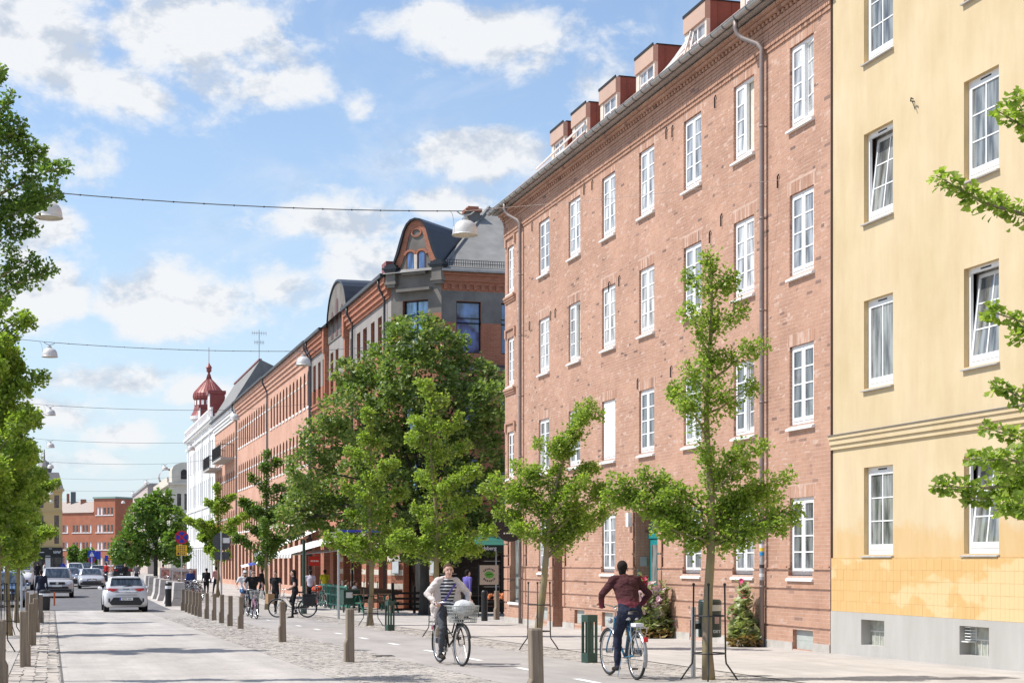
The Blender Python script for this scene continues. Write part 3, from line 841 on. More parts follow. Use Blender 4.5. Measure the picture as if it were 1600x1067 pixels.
# white folding roof-terrace rails leaning over the eaves
M_PALE = mat('pale_rail', (.66, .62, .58), .5)
def rail(y0, y1, zt, name='roof_rail'):
    mb = MB()
    for k in range(5):
        x_ = XF + .0 - .07 * k; mb.bar((x_, y0, zt - .16 * k), (x_ - .02, y1, 13.30), .03, .05)
    mb.bar((XF - .05, y0 + .05, zt), (XF - .28, y0 - .02, 13.25), .03, .03); mb.bar((XF, y0, zt), (XF - .3, y0 - .5, 13.3), .03, .03)
    bpart(mb.build(name, M_PALE))
rail(35.2, 37.9, 13.95); 
mb = MB()
mb.bar((XF - .1, 42.9, 13.80), (XF - .30, 46.9, 13.45), .03, .06); mb.bar((XF - .05, 43.0, 13.62), (XF - .22, 46.2, 13.35), .03, .04); mb.bar((XF - .1, 43.9, 13.75), (XF - .1, 44.6, 13.75), .03, .05)
bpart(mb.build('roof_rail', M_PALE))
# iron wall anchors
am = MB(); am.bar((-.03, 0, -.13), (-.03, 0, .10), .02, .025); am.bar((-.03, 0, .10), (-.03, -.06, .14), .02, .025)
ame = mesh_of(am, 'wall_anchor', M_IRON)
for (y, z_) in ((33.55, 9.25), (34.2, 9.0), (33.9, 11.95), (36.9, 12.0), (36.5, 11.95), (42.5, 12.0), (43.2, 12.02), (48.3, 12.0), (41.1, 9.0), (40.3, 9.02), (45.9, 9.0), (46.4, 9.0), (30.62, 9.45), (36.6, 6.25), (38.9, 6.2), (48.6, 9.0)):
    obj('wall_anchor', ame, brick_house, (0, y - 40, z_))
# ================================================================== YELLOW STUCCO HOUSE
def stucco_mat():
    m, nt, b = new_mat('yellow_stucco')
    n1 = noise(nt, .55, 6, .62); n2 = noise(nt, 3.0, 6, .65, mscale=(1, 1, .22)); n3 = noise(nt, 80, 3, .7)
    c = ramp(nt, n1, [(.26, (.53, .415, .24)), (.5, (.585, .468, .292)), (.76, (.625, .515, .34))])
    c = mixc_(nt, .28, c, ramp(nt, n2, [(.28, (.38, .36, .33)), (.72, (.61, .61, .60))]), 'OVERLAY')
    # a washed dirty tide mark above the tile band (its own uneven edge)
    tcn = nd(nt, 'ShaderNodeTexCoord'); sp = nd(nt, 'ShaderNodeSeparateXYZ'); lk(nt, tcn.outputs['Object'], sp.inputs[0])
    e = noise(nt, 1.5, 6, .6)
    a = nd(nt, 'ShaderNodeMath', operation='MULTIPLY_ADD'); lk(nt, e, a.inputs[0]); a.inputs[1].default_value = 1.1; lk(nt, sp.outputs[2], a.inputs[2])
    tide = ramp(nt, a.outputs[0], [(0, (1, 1, 1)), (1, (1, 1, 1))])
    mr_ = nd(nt, 'ShaderNodeMapRange'); lk(nt, a.outputs[0], mr_.inputs[0]); mr_.inputs[1].default_value = 2.72; mr_.inputs[2].default_value = 2.95; mr_.inputs[3].default_value = 1; mr_.inputs[4].default_value = 0
    c = mixc_(nt, mr_.outputs[0], c, ramp(nt, n2, [(.3, (.565, .385, .185)), (.7, (.605, .445, .245))]))
    lk(nt, c, b.inputs['Base Color']); b.inputs['Roughness'].default_value = .92; b.inputs['Specular IOR Level'].default_value = .2
    bump(nt, b, n3, .35, .005)
    return m
M_STUC = stucco_mat()
M_STUC2 = mat('yellow_reveal', (.58, .425, .22), .92, var=.12, nscale=2, spec=.2)
def tile_mat():
    m, nt, b = new_mat('yellow_tile')
    r = random_island(nt)
    c = ramp(nt, r, [(0, (.625, .39, .15)), (.5, (.64, .405, .16)), (1, (.65, .42, .175))])
    pos = nd(nt, 'ShaderNodeNewGeometry').outputs['Position']
    # patches where graffiti was scrubbed off
    g1 = noise(nt, .75, 4, .55, vec=pos, mscale=(1, .8, 1.3))
    c = mixc_(nt, ramp(nt, g1, [(.53, (0, 0, 0)), (.57, (.8, .8, .8))]), c, (.68, .52, .28))
    lk(nt, c, b.inputs['Base Color']); b.inputs['Roughness'].default_value = .38
    return m
M_YT = tile_mat()
M_PLG = mat('grey_plinth', (.40, .385, .365), .93, var=.1, nscale=1.6, spec=.2, bmp=.3, bscale=40)
def plinth_streaks():
    m, nt, b = new_mat('grey_render')
    n1 = noise(nt, 2.2, 5, .6, mscale=(1, 1, .2)); n2 = noise(nt, .5, 3, .5)
    c = ramp(nt, n1, [(.3, (.375, .36, .335)), (.7, (.455, .44, .415))])
    c = mixc_(nt, .4, c, ramp(nt, n2, [(.3, (.42, .42, .40)), (.7, (.57, .57, .57))]), 'OVERLAY')
    lk(nt, c, b.inputs['Base Color']); b.inputs['Roughness'].default_value = .95
    bump(nt, b, noise(nt, 60, 3, .6), .3, .004)
    return m
M_PLG2 = plinth_streaks()
yellow_house = empty('yellow_house', (XF, 22, 0), 0, 'yellow stucco apartment house with grey plinth and band of yellow tiles', 'building')
def ypart(o): o.parent = yellow_house; o.location = (o.location.x - XF, o.location.y - 22, o.location.z); return o
YA, YB = 6.0, 28.25
ycols = [(25.95, 27.02), (22.6, 23.62), (19.2, 20.2), (15.6, 16.6), (12.2, 13.2)]
yrows = [(1.86, 3.44), (4.87, 6.47), (7.89, 9.50), (10.80, 12.42)]
ops = []
wl_ = []
for ci, (a, b) in enumerate(ycols):
    for ri, (c, d) in enumerate(yrows):
        ops.append((a, b, c, d, .13)); wl_.append((a, b, c, d, ri, ci))
mb = MB()
def PY(d, u, z): return (XF + .015 - d, u, z)
wall(mb, PY, YA, YB, 1.80, 17, ops, .13, 0, 1)
mb.quad(PY(-1.2, YA, 0), PY(-1.2, YB, 0), PY(-1.2, YB, 17), PY(-1.2, YA, 17), 2)
mb.quad(PY(0, YB, 12.9), PY(-9, YB, 12.9), PY(-9, YB, 17), PY(0, YB, 17), 0)
ypart(mb.build('wall', [M_STUC, M_STUC2, MATS['room_dark']], recalc=False))
mb = MB()
cb = [(26.18, 27.04, .22, .68, .26), (22.81, 23.68, .22, .69, .26), (19.4, 20.3, .22, .69, .26)]
def PP(d, u, z): return (XF - .03 - d, u, z)
wall(mb, PP, YA, YB, -.4, .80, cb, .26, 0, 0)
mb.quad(PP(0, YA, .80), PP(0, YB, .80), PP(-.05, YB, .80), PP(-.05, YA, .80), 0)
ypart(mb.build('plinth', M_PLG2, recalc=False))
# cellar windows behind the plinth
for i, (a, b, c, d, _) in enumerate(cb):
    x = XF + .17; mb = MB()
    mb.box(x, x + .02, a, b, c, d, 1)
    mb.box(x - .012, x, a, b, c + .24, c + .262, 0)
    for k in range(1, 5): mb.box(x - .011, x, a + (b - a) * k / 5 - .008, a + (b - a) * k / 5 + .008, c, c + .239, 0)
    cw = ypart(mb.build('cellar_window', [mat('cellar_bars', (.62, .60, .55), .7), mat('dusty_glass', (.36, .37, .32), .6, var=.3, nscale=9)]))
    if i == 1:
        m_ = MB()
        for k in range(5): m_.box(XF + .05, XF + .16, b - .20, b - .03, .46 + k * .05, .475 + k * .05)
        m_.box(XF + .15, XF + .165, b - .22, b - .01, .44, .69); m_.box(XF + .0, XF + .16, b - .22, b - .01, .425, .445)
        sub(m_.build('vent_grille', mat('grille_white', (.7, .7, .68), .5)), cw)
# tile band: the 300 nearest tiles singly, the rest together
TB = []
tw, th_ = .125, .195
zr = .805
while zr < 1.78:
    u = YB - tw - .003
    while u > 17.0:
        hit = False
        TB.append((XF - .022 + RNG.normal(0, .0006), XF + .01, u, u + tw - .003, zr, min(zr + th_ - .005, 1.797))); u -= tw
    zr += th_
TB.sort(key=lambda q: abs(q[2] - 21.2))
mb = MB(); mb.quad((XF - .0195, YA, .80), (XF - .0195, YB, .80), (XF - .0195, YB, 1.80), (XF - .0195, YA, 1.80)); mb.quad((XF - .022, YA, 1.80), (XF - .022, YB, 1.80), (XF + .015, YB, 1.80), (XF + .015, YA, 1.80))
ypart(mb.build('tile_bed', mat('tile_grout', (.56, .37, .16), .9), recalc=False))
tm_ = MB(); tm_.box(0, .03, 0, tw - .003, 0, th_ - .005); tme = mesh_of(tm_, 'tile', M_YT)
near = [q for q in TB if q[2] > 21.0][:300]
nset = set(map(tuple, near))
for q in near:
    o = obj('tile', tme, yellow_house, (q[0] - XF, q[2] - 22, q[4])); o.scale = (1, 1, (q[5] - q[4]) / (th_ - .005))
rest = [q for q in TB if tuple(q) not in nset]
V, F = boxes_np(rest); o = np_mesh('wall_tile', V, F, M_YT); ypart(o); tag(o, kind='stuff')
# string course
mb = MB()
for (z0, z1, d) in ((4.03, 4.10, .10), (3.93, 4.03, .075), (3.84, 3.93, .045)):
    mb.box(XF + .02 - d, XF + .02, YA, YB + .02, z0, z1, 0)
mb.box(XF - .10, XF + .02, YA, YB + .02, 4.10, 4.112, 1)
ypart(mb.build('string_course', [M_STUC, mat('lead_flashing', (.20, .19, .19), .5)]))
# windows (white plastic, some tilted open at the top)
def ywindow(a, b, z0, z1, tilt=0, plain=False):
    w = b - a; h = z1 - z0; x = XF + .105
    t = .055
    mb = MB()
    mb.box(0, .05, 0, t, 0, h); mb.box(0, .05, w - t, w, 0, h); mb.box(0, .05, t, w - t, 0, t + .03); mb.box(0, .05, t, w - t, h - t - .03, h)
    mb.box(-.004, 0, w * .35, w * .65, h - .06, h - .035, 1)
    win = mb.build('window', [M_WHITE, M_IRON]); win.parent = yellow_house; win.location = (x - XF, a - 22, z0)
    # tilted sash pivots on its bottom edge, leaning inwards at the top
    s_ = MB(); W2, H2 = w - 2 * t, h - 2 * t - .06; q = .058
    s_.box(-.02, .025, 0, q, 0, H2); s_.box(-.02, .025, W2 - q, W2, 0, H2); s_.box(-.02, .025, q, W2 - q, 0, q + .04); s_.box(-.02, .025, q, W2 - q, H2 - q, H2)
    s_.box(-.012, .02, W2 / 2 - .016, W2 / 2 + .016, q + .04, H2 - q)
    nr = 1 if plain else 3; ph = (H2 - 2 * q - .04) / nr
    for r in range(1, nr):
        zc_ = q + .04 + r * ph; s_.box(-.010, .018, q, W2 / 2 - .016, zc_ - .011, zc_ + .011); s_.box(-.010, .018, W2 / 2 + .016, W2 - q, zc_ - .011, zc_ + .011)
    Mt = Matrix.Translation((.012, t, t + .03)) @ Matrix.Rotation(tilt, 4, 'Y')
    so = s_.build('casement', M_WHITE, win); so.matrix_local = Mt
    for r in range(nr):
        for (p0, p1) in ((q, W2 / 2 - .016), (W2 / 2 + .016, W2 - q)):
            zc_ = q + .04 + r * ph
            m_ = MB(); m_.box(.0, .006, p0, p1, zc_ + .011 * (r > 0), zc_ + ph - .011 * (r < nr - 1)); po = m_.build('pane', M_PANEY, win); po.matrix_local = Mt
    sl = MB(); sl.add([(-.15, -.03, -.035), (-.15, w + .03, -.035), (.03, w + .03, .01), (.03, -.03, .01), (-.15, -.03, -.055), (-.15, w + .03, -.055), (.03, w + .03, -.055), (.03, -.03, -.055)],
           [(0, 1, 2, 3), (7, 6, 5, 4), (4, 5, 1, 0), (5, 6, 2, 1), (6, 7, 3, 2), (7, 4, 0, 3)])
    sl.build('sill', mat('grey_sill', (.44, .42, .40), .5, .2), win)
    return win
for (a, b, c, d, ri, ci) in wl_:
    tl = radians(6.5) if (ri, ci) in ((2, 0), (1, 1), (0, 1), (3, 3)) else 0
    w_ = ywindow(a, b, c, d, tl, plain=(ri == 1 and ci == 0))
    m_ = MB(); m_.box(.205, .215, -.1, b - a + .1, -.05, d - c + .05); m_.build('curtain_board', mat('pale_curtain', (.55, .53, .49), .9, var=.3, nscale=5), w_)
    if (ri, ci) == (1, 0):
        m_ = MB(); m_.cyl((.20, .55, .10), .09, .20, 14); m_.build('flower_pot', mat('pot_white', (.75, .75, .73), .4), w_)
mb = MB(); mb.tube([(XF + .01, 25.2, 9.62), (XF - .06, 25.2, 9.62), (XF - .08, 25.15, 9.66), (XF - .08, 25.08, 9.62)], .012, 6); mb.tube([(XF - .03, 25.2, 9.62), (XF - .03, 25.1, 9.45)], .008, 6)
ypart(mb.build('wall_hook', M_IRON))
# rusty joint between the two houses
mb = MB(); mb.box(XF - .02, XF + .03, 28.255, 28.285, gz(28), 13.0); ypart(mb.build('joint_strip', mat('joint_brown', (.09, .05, .035), .8)))
# ================================================================== HOUSES FARTHER DOWN THE STREET
def far_brick(name, c1, c2, mortar, wd=.25, ht=.075):
    if name in MATS: return MATS[name]
    m, nt, b = new_mat(name)
    tcn = nd(nt, 'ShaderNodeTexCoord'); sp = nd(nt, 'ShaderNodeSeparateXYZ'); lk(nt, tcn.outputs['Object'], sp.inputs[0])
    s_ = nd(nt, 'ShaderNodeMath', operation='SUBTRACT'); lk(nt, sp.outputs[1], s_.inputs[0]); lk(nt, sp.outputs[0], s_.inputs[1])
    cb_ = nd(nt, 'ShaderNodeCombineXYZ'); lk(nt, s_.outputs[0], cb_.inputs[0]); lk(nt, sp.outputs[2], cb_.inputs[1])
    bt = nd(nt, 'ShaderNodeTexBrick'); lk(nt, cb_.outputs[0], bt.inputs['Vector'])
    bt.inputs['Scale'].default_value = 1; bt.inputs['Brick Width'].default_value = wd; bt.inputs['Row Height'].default_value = ht; bt.inputs['Mortar Size'].default_value = .008
    for k, v in (('Color1', c1), ('Color2', c2), ('Mortar', mortar)): bt.inputs[k].default_value = (*v, 1)
    c = bt.outputs['Color']
    c = mixc_(nt, .5, c, ramp(nt, noise(nt, .6, 5, .6), [(.3, (.38, .37, .36)), (.7, (.62, .61, .60))]), 'OVERLAY')
    c = mixc_(nt, .4, c, ramp(nt, noise(nt, 14, 4, .7), [(.3, (.34, .34, .34)), (.7, (.66, .66, .66))]), 'OVERLAY')
    lk(nt, c, b.inputs['Base Color']); b.inputs['Roughness'].default_value = .9; b.inputs['Specular IOR Level'].default_value = .2
    bump(nt, b, bt.outputs['Fac'], -.3, .01)
    MATS[name] = m
    return m
M_RED = far_brick('corner_red_brick', (.34, .125, .075), (.41, .165, .10), (.36, .22, .16))
M_ORANGE = far_brick('orange_brick', (.53, .29, .205), (.58, .335, .24), (.55, .38, .30))
M_GREYP = mat('grey_plaster', (.185, .17, .152), .95, var=.25, nscale=1.1, spec=.2, bmp=.4, bscale=20)
M_LGREY = mat('light_grey_plaster', (.29, .27, .252), .95, var=.12, nscale=.8, spec=.2, bmp=.3, bscale=20)
M_DGREY = mat('sooty_plaster', (.17, .165, .155), .95, var=.3, nscale=1.4, spec=.2, bmp=.4, bscale=18)
M_SLATE = mat('dark_sheet_roof', (.055, .056, .06), .5, .2, var=.25, nscale=1.2)
M_FELT = mat('grey_roof_felt', (.22, .215, .205), .85, var=.2, nscale=1.3, bmp=.3, bscale=12)
M_BLACKF = mat('black_frame', (.012, .012, .012), .4)
M_BLUEG = glass_mat('blue_window_glass', (.05, .105, .24), .03, .9)
M_DKG = glass_mat('far_window_glass', (.045, .035, .03), .08, .6)
M_REDP = mat('oxide_red_sheet', (.25, .062, .052), .45, .1, var=.16, nscale=2)
M_WST = mat('white_stucco', (.80, .79, .77), .9, var=.05, nscale=1.2, spec=.2)
M_CREAM = mat('cream_stucco', (.62, .57, .48), .9, var=.08, nscale=1.0, spec=.2)
M_STONE = mat('pale_band_stone', (.60, .54, .46), .9, var=.12, nscale=3, spec=.2)

def house(name, label, x, y): return empty(name, (x, y, 0), 0, label, 'building')
def hp(o, par): o.parent = par; o.location = o.location - par.location; return o
def far_window(par, P, u0, u1, z0, z1, d, fm, gm, bars=(1, 1), name='window', arch=False):
    """frame with glazing bars set back by d in an opening; P(depth,u,z) in world space; pane is a sub-part"""
    mb = MB(); t = .06
    def bx(a, b, c, e, f0=.0, f1=.05, m=0):
        pts = [P(-d + q, u, z) for q in (-f1, f0) for (u, z) in ((a, c), (b, c), (b, e), (a, e))]
        mb.add(pts, [(0, 1, 2, 3), (7, 6, 5, 4), (0, 4, 5, 1), (1, 5, 6, 2), (2, 6, 7, 3), (3, 7, 4, 0)], m)
    bx(u0, u0 + t, z0, z1); bx(u1 - t, u1, z0, z1); bx(u0 + t, u1 - t, z0, z0 + t); bx(u0 + t, u1 - t, z1 - t, z1)
    for i in range(1, bars[0]): q = u0 + (u1 - u0) * i / bars[0]; bx(q - .025, q + .025, z0 + t, z1 - t, -.005, .045)
    for i in range(1, bars[1]): q = z0 + (z1 - z0) * (i if bars[1] > 2 else .68) / (bars[1] if bars[1] > 2 else 1); bx(u0 + t, u1 - t, q - .025, q + .025, -.008, .04)
    w_ = hp(mb.build(name, fm), par)
    m_ = MB(); q = -d - .03
    m_.quad(P(q, u0 + .01, z0 + .01), P(q, u1 - .01, z0 + .01), P(q, u1 - .01, z1 - .01), P(q, u0 + .01, z1 - .01))
    p_ = m_.build('pane', gm, w_); p_.location = -(w_.location + par.location)
    return w_

# ------------------------------------------------------------------ corner house with the bell gable
corner = house('corner_house', 'red brick and grey plaster corner house with black bell-shaped gable', 15, 72)
def part(mb, name, m, par, **k): return hp(mb.build(name, m, **k), par)
YS, XC = 68.3, 16.07
s2 = 1 / sqrt(2)
def PSide(d, u, z): return (u, YS - d, z)                       # faces the side street
def PCh(d, u, z): return (14.25 + u - d * s2, 70.1 - u - d * s2, z)   # canted corner, u = 0..1.82
def PSt(d, u, z): return (XF - d, u, z)
so = [(16.73, 17.83, 10.7, 12.92, .2), (18.72, 19.8, 10.7, 12.92, .2), (16.73, 17.83, 7.4, 9.5, .2), (18.72, 19.8, 7.4, 9.5, .2), (16.73, 17.83, 4.1, 6.2, .2), (18.72, 19.8, 4.1, 6.2, .2),
      (20.9, 22, 10.7, 12.92, .2), (20.9, 22, 7.4, 9.5, .2), (20.9, 22, 4.1, 6.2, .2), (16.75, 17.95, .1, 3.0, .3), (18.7, 20.2, .7, 3.0, .3)]
mb = MB()
wall(mb, PSide, XC, 30, -.6, 11.75, [o for o in so if o[3] < 12], .2, 0, 3)
up = [o for o in so if o[3] > 12]
for o in up: mb.m[-1] = mb.m[-1]
# brick / plaster bands around the top-floor windows
us = [XC, 16.73, 17.83, 18.72, 19.8, 20.9, 22, 30]
def band(z0, z1, m, solid):
    for i, (a, b) in enumerate(zip(us, us[1:])):
        if i % 2 == 1 and not solid: continue
        mb.quad(PSide(0, a, z0), PSide(0, b, z0), PSide(0, b, z1), PSide(0, a, z1), m)
mb2 = MB()
wall(mb, PSide, XC, 30, 11.75, 13.35, [(o[0], o[1], 11.75, o[3]) for o in up], .2, 2, 3)
# the lower parts of those openings belong to the brick wall below: cut by rebuilding that zone
mb = MB()
wall(mb, PSide, XC, 30, -.6, 10.7, [o for o in so if o[3] < 10.6], .2, 0, 3)
wall(mb, PSide, XC, 30, 10.7, 12.0, [(o[0], o[1], 10.7, 12.0) for o in up], .2, 0, 3)
wall(mb, PSide, XC, 30, 12.0, 13.35, [(o[0], o[1], 12.0, 12.92) for o in up], .2, 2, 3)
wall(mb, PSide, XC, 30, 13.35, 14.2, [], .2, 0, 3)
# canted corner
co = [(.42, 1.34, 10.8, 13.02, .2), (.42, 1.34, 7.4, 9.5, .2), (.42, 1.34, 4.1, 6.2, .2), (.45, 1.37, -.3, 2.9, .5)]
wall(mb, PCh, 0, 1.82, -.6, 3.3, [co[3]], .2, 0, 3)
wall(mb, PCh, 0, 1.82, 3.3, 10.3, co[1:3], .2, 0, 3)
wall(mb, PCh, 0, 1.82, 10.3, 12.4, [(.42, 1.34, 10.8, 12.4, .2)], .2, 0, 3)
wall(mb, PCh, 0, 1.82, 12.4, 14.2, [(.42, 1.34, 12.4, 13.02, .2)], .2, 1, 3)
# street front
cols = [(73.9, 74.8), (72.2, 73.1), (75.8, 76.8), (77.5, 78.4), (79.4, 80.2), (81.0, 81.9), (83.7, 84.6), (85.3, 86.2), (87.9, 88.8), (89.5, 90.4), (91.2, 92.1)]
stw = [(a, b, 10.55, 12.75, .16) for a, b in cols] + [(a, b, 7.2, 9.3, .16) for a, b in cols] + [(a, b, 4.0, 6.0, .16) for a, b in cols]
gd = [(70.9 + i * 3.1, 72.9 + i * 3.1, .2, 3.0, .5) for i in range(7)]
wall(mb, PSt, 70.1, 92.7, -.6, 3.3, gd, .3, 0, 3)
wall(mb, PSt, 70.1, 92.7, 3.3, 11.35, [o for o in stw if o[3] < 11] + [(o[0], o[1], 10.55, 11.35, .16) for o in stw if o[3] > 11], .16, 0, 3)
wall(mb, PSt, 70.1, 92.7, 11.35, 13.35, [(o[0], o[1], 11.35, o[3], .16) for o in stw if o[3] > 11], .16, 4, 3)
wall(mb, PSt, 70.1, 92.7, 13.35, 14.2, [], .16, 0, 3)
part(mb, 'wall', [M_RED, M_GREYP, M_DGREY, M_RED, M_LGREY], corner, recalc=False)
# pale stone bands wrapping the ground floor
for z0 in (.55, 1.15, 1.75, 2.35, 2.9):
    for i, (a, b) in enumerate(((0, .44), (1.38, 1.82))):
        m_ = MB(); m_.add([PCh(d, u, z) for d in (-.02, .012) for (u, z) in ((a, z0), (b, z0), (b, z0 + .24), (a, z0 + .24))], [(3, 2, 1, 0), (4, 5, 6, 7), (0, 1, 5, 4), (1, 2, 6, 5), (2, 3, 7, 6), (3, 0, 4, 7)]); part(m_, 'stone_band', M_STONE, corner)
    for (a, b) in [(70.12, 70.88)] + [(72.92 + i * 3.1, 74.0 + i * 3.1 - .02) for i in range(4)]:
        m_ = MB(); m_.box(XF - .012, XF + .02, a, b, z0, z0 + .24); part(m_, 'stone_band', M_STONE, corner)
    for (a, b) in ((XC + .02, 16.73), (17.97, 18.68), (20.22, 22.5)):
        m_ = MB(); m_.box(a, b, YS - .012, YS + .02, z0, z0 + .24); part(m_, 'stone_band', M_STONE, corner)
for o in so[:-2]: far_window(corner, PSide, o[0], o[1], o[2], o[3], .16, M_BLACKF, M_BLUEG, (1, 2))
for o in so[-2:]: far_window(corner, PSide, o[0], o[1], o[2], o[3], .25, M_BLACKF, M_DKG, (2, 2), 'shop_front')
for o in co[:3]: far_window(corner, PCh, o[0], o[1], o[2], o[3], .16, M_BLACKF, glass_mat('pale_blue_glass', (.12, .24, .36), .03, .9), (2, 2))
far_window(corner, PCh, .45, 1.37, -.3, 2.9, .45, M_BLACKF, M_DKG, (2, 2), 'door')
M_SLIM = mat('dark_red_frame', (.10, .03, .022), .5)
for o in stw: far_window(corner, PSt, o[0], o[1], o[2], o[3], .13, M_SLIM, M_DKG, (2, 2))
for o in gd: far_window(corner, PSt, o[0], o[1], o[2], o[3], .45, M_BLACKF, M_DKG, (3, 2), 'shop_front')
for (P, a, b) in ((PSt, 70.2, 80.4), (PSt, 87.3, 92.6), (PSt, 80.7, 87.0)):      # moulded sill bands
    m_ = MB()
    for (d, z0, z1) in ((.12, 10.42, 10.5), (.07, 10.30, 10.42), (.12, 10.2, 10.3)): m_.add([P(q, u, z) for q in (0, d) for (u, z) in ((a, z0), (b, z0), (b, z1), (a, z1))], [(3, 2, 1, 0), (4, 5, 6, 7), (0, 1, 5, 4), (1, 2, 6, 5), (2, 3, 7, 6), (3, 0, 4, 7)])
    part(m_, 'sill_band', M_RED, corner)
m_ = MB()
for (d, z0, z1, c) in ((.10, 9.95, 10.12, 0), (.14, 10.12, 10.2, 1)): m_.box(XC, 30, YS - d, YS, z0, z1, c)
part(m_, 'sill_band', [M_DGREY, M_SLATE], corner)
# brick lattice under the side windows
for i in range(7):
    for j in range(3):
        m_ = MB(); u = 16.75 + i * .16; z = 9.45 + j * .15 - .0
# cornice with dentils
def cornice(P, a, b, steps, dent, z):
    m_ = MB()
    for (d, z0, z1) in steps: m_.add([P(q, u, zz) for q in (0, d) for (u, zz) in ((a, z0), (b, z0), (b, z1), (a, z1))], [(3, 2, 1, 0), (4, 5, 6, 7), (0, 1, 5, 4), (1, 2, 6, 5), (2, 3, 7, 6), (3, 0, 4, 7)])
    return m_
part(cornice(PSide, XC, 30, ((.04, 13.62, 13.75), (.10, 13.75, 14.0), (.16, 14.0, 14.12)), 1, 0), 'cornice', M_RED, corner)
dm = MB(); dm.box(0, .15, -.07, 0, 0, .20); dme = mesh_of(dm, 'dentil', M_RED)
u = XC + .1
while u < 24: obj('dentil', dme, corner, (u - 15, YS - 72, 13.42)); u += .33
part(cornice(PSt, 70.1, 80.5, ((.10, 13.25, 13.40), (.18, 13.40, 13.62), (.26, 13.62, 13.85), (.34, 13.85, 14.1)), 1, 0), 'cornice', M_RED, corner)
part(cornice(PSt, 87.2, 92.7, ((.10, 13.25, 13.40), (.18, 13.40, 13.62), (.26, 13.62, 13.85), (.34, 13.85, 14.1)), 1, 0), 'cornice', M_RED, corner)
m_ = MB(); m_.box(XF - .48, XF - .0, 70.2, 80.5, 14.12, 14.28); part(m_, 'gutter', M_SLATE, corner)
m_ = MB(); m_.box(XF - .48, XF - .0, 87.2, 92.7, 14.12, 14.28); part(m_, 'gutter', M_SLATE, corner)
m_ = MB(); m_.box(XC - .05, 30, YS - .32, YS, 14.14, 14.24); part(m_, 'gutter', M_ZINC, corner)
m_ = MB(); u = XC + .15                                          # snow guard grille
for zz in (14.52, 14.66): m_.box(XC + .1, 28, YS - .06, YS - .04, zz, zz + .02)
while u < 24: m_.box(u, u + .02, YS - .06, YS - .04, 14.40, 14.66); u += .10
part(m_, 'snow_guard', M_IRON, corner)
for yy in (71.0, 79.0, 92.3):
    m_ = MB(); m_.tube([(XF - .40, yy, 14.1), (XF - .40, yy, 13.8), (XF - .12, yy, 13.3), (XF - .12, yy, 9), (XF - .12, yy, gz(yy))], .055, 8); part(m_, 'downpipe', M_SLATE, corner, smooth=True)
# roofs
m_ = MB()
R1 = (19.6, 73.6, 18.2); R2 = (19.6, 92.7, 18.2); R3 = (34, 73.6, 18.2)
m_.add([(XF - .42, 70.0, 14.2), (XF - .42, 92.7, 14.2), R2, R1], [(0, 1, 2, 3)], 0)
m_.add([(XC - .1, YS - .28, 14.2), (34, YS - .28, 14.2), R3, R1], [(0, 1, 2, 3)], 1)
m_.add([(XC - .1, YS - .28, 14.2), R1, (XF - .42, 70.0, 14.2)], [(0, 1, 2)], 1)
part(m_, 'roof', [M_SLATE, M_FELT], corner, recalc=False)
m_ = MB(); m_.bar((XC - .05, YS - .25, 14.28), (19.6, 73.6, 18.24), .10, .08); part(m_, 'roof_ridge', M_FELT, corner)
def chimney(x, y, z0, z1, w=.8, par=corner, m=None):
    m_ = MB(); m_.box(x - w / 2, x + w / 2, y - w / 2, y + w / 2, z0, z1 - .25, 1); m_.box(x - w / 2 - .08, x + w / 2 + .08, y - w / 2 - .08, y + w / 2 + .08, z1 - .25, z1 - .12, 0); m_.box(x - w / 2 + .05, x + w / 2 - .05, y - w / 2 + .05, y + w / 2 - .05, z1 - .12, z1, 0)
    return part(m_, 'chimney', [m or M_RED, m or M_DGREY], par)
chimney(18.5, 72.5, 15, 17.9, .6)
m_ = MB(); m_.box(XF + .35, XF + 2, 73.0, 74.0, 14.3, 15.35); part(m_, 'chimney', M_REDP, corner)
# the gable itself
gout = [(.06, 14.45), (.20, 14.72), (.33, 15.1), (.44, 15.55), (.53, 15.98), (.63, 16.24), (.76, 16.40), (.93, 16.46), (1.10, 16.40), (1.23, 16.24), (1.33, 15.98), (1.42, 15.55), (1.53, 15.1), (1.66, 14.72), (1.80, 14.45)]
arch = lambda c, r, z: [(c + r * cos(a), z + r * sin(a)) for a in [pi * k / 8 for k in range(9)]]
m_ = MB(); m_.prism([(0, 14.2)] + gout + [(1.82, 14.2)], lambda a, b, t: PCh(t, a, b), -.25, .0)
gab = part(m_, 'gable', M_GREYP, corner)
m_ = MB()                                                        # red brick trim following the outline
gin = [(.93 + (a - .93) * .70, 14.45 + (z - 14.45) * .85) for a, z in gout]
for (p, q, r, s_) in zip(gout, gout[1:], gin[1:], gin): m_.add([PCh(t, *w) for t in (0, .05) for w in (p, q, r, s_)], [(0, 1, 2, 3), (7, 6, 5, 4), (0, 4, 5, 1), (1, 5, 6, 2), (2, 6, 7, 3), (3, 7, 4, 0)])
for c in (.71, 1.12):
    o1 = arch(c, .24, 14.98); i1 = arch(c, .145, 14.98)
    for (p, q, r, s_) in zip(o1, o1[1:], i1[1:], i1): m_.add([PCh(t, *w) for t in (0, .06) for w in (p, q, r, s_)], [(0, 1, 2, 3), (7, 6, 5, 4), (0, 4, 5, 1), (1, 5, 6, 2), (2, 6, 7, 3), (3, 7, 4, 0)])
ring = [(.93 + .20 * cos(a), 15.93 + .20 * sin(a)) for a in [2 * pi * k / 16 for k in range(17)]]; rin = [(.93 + .14 * cos(a), 15.93 + .14 * sin(a)) for a in [2 * pi * k / 16 for k in range(17)]]
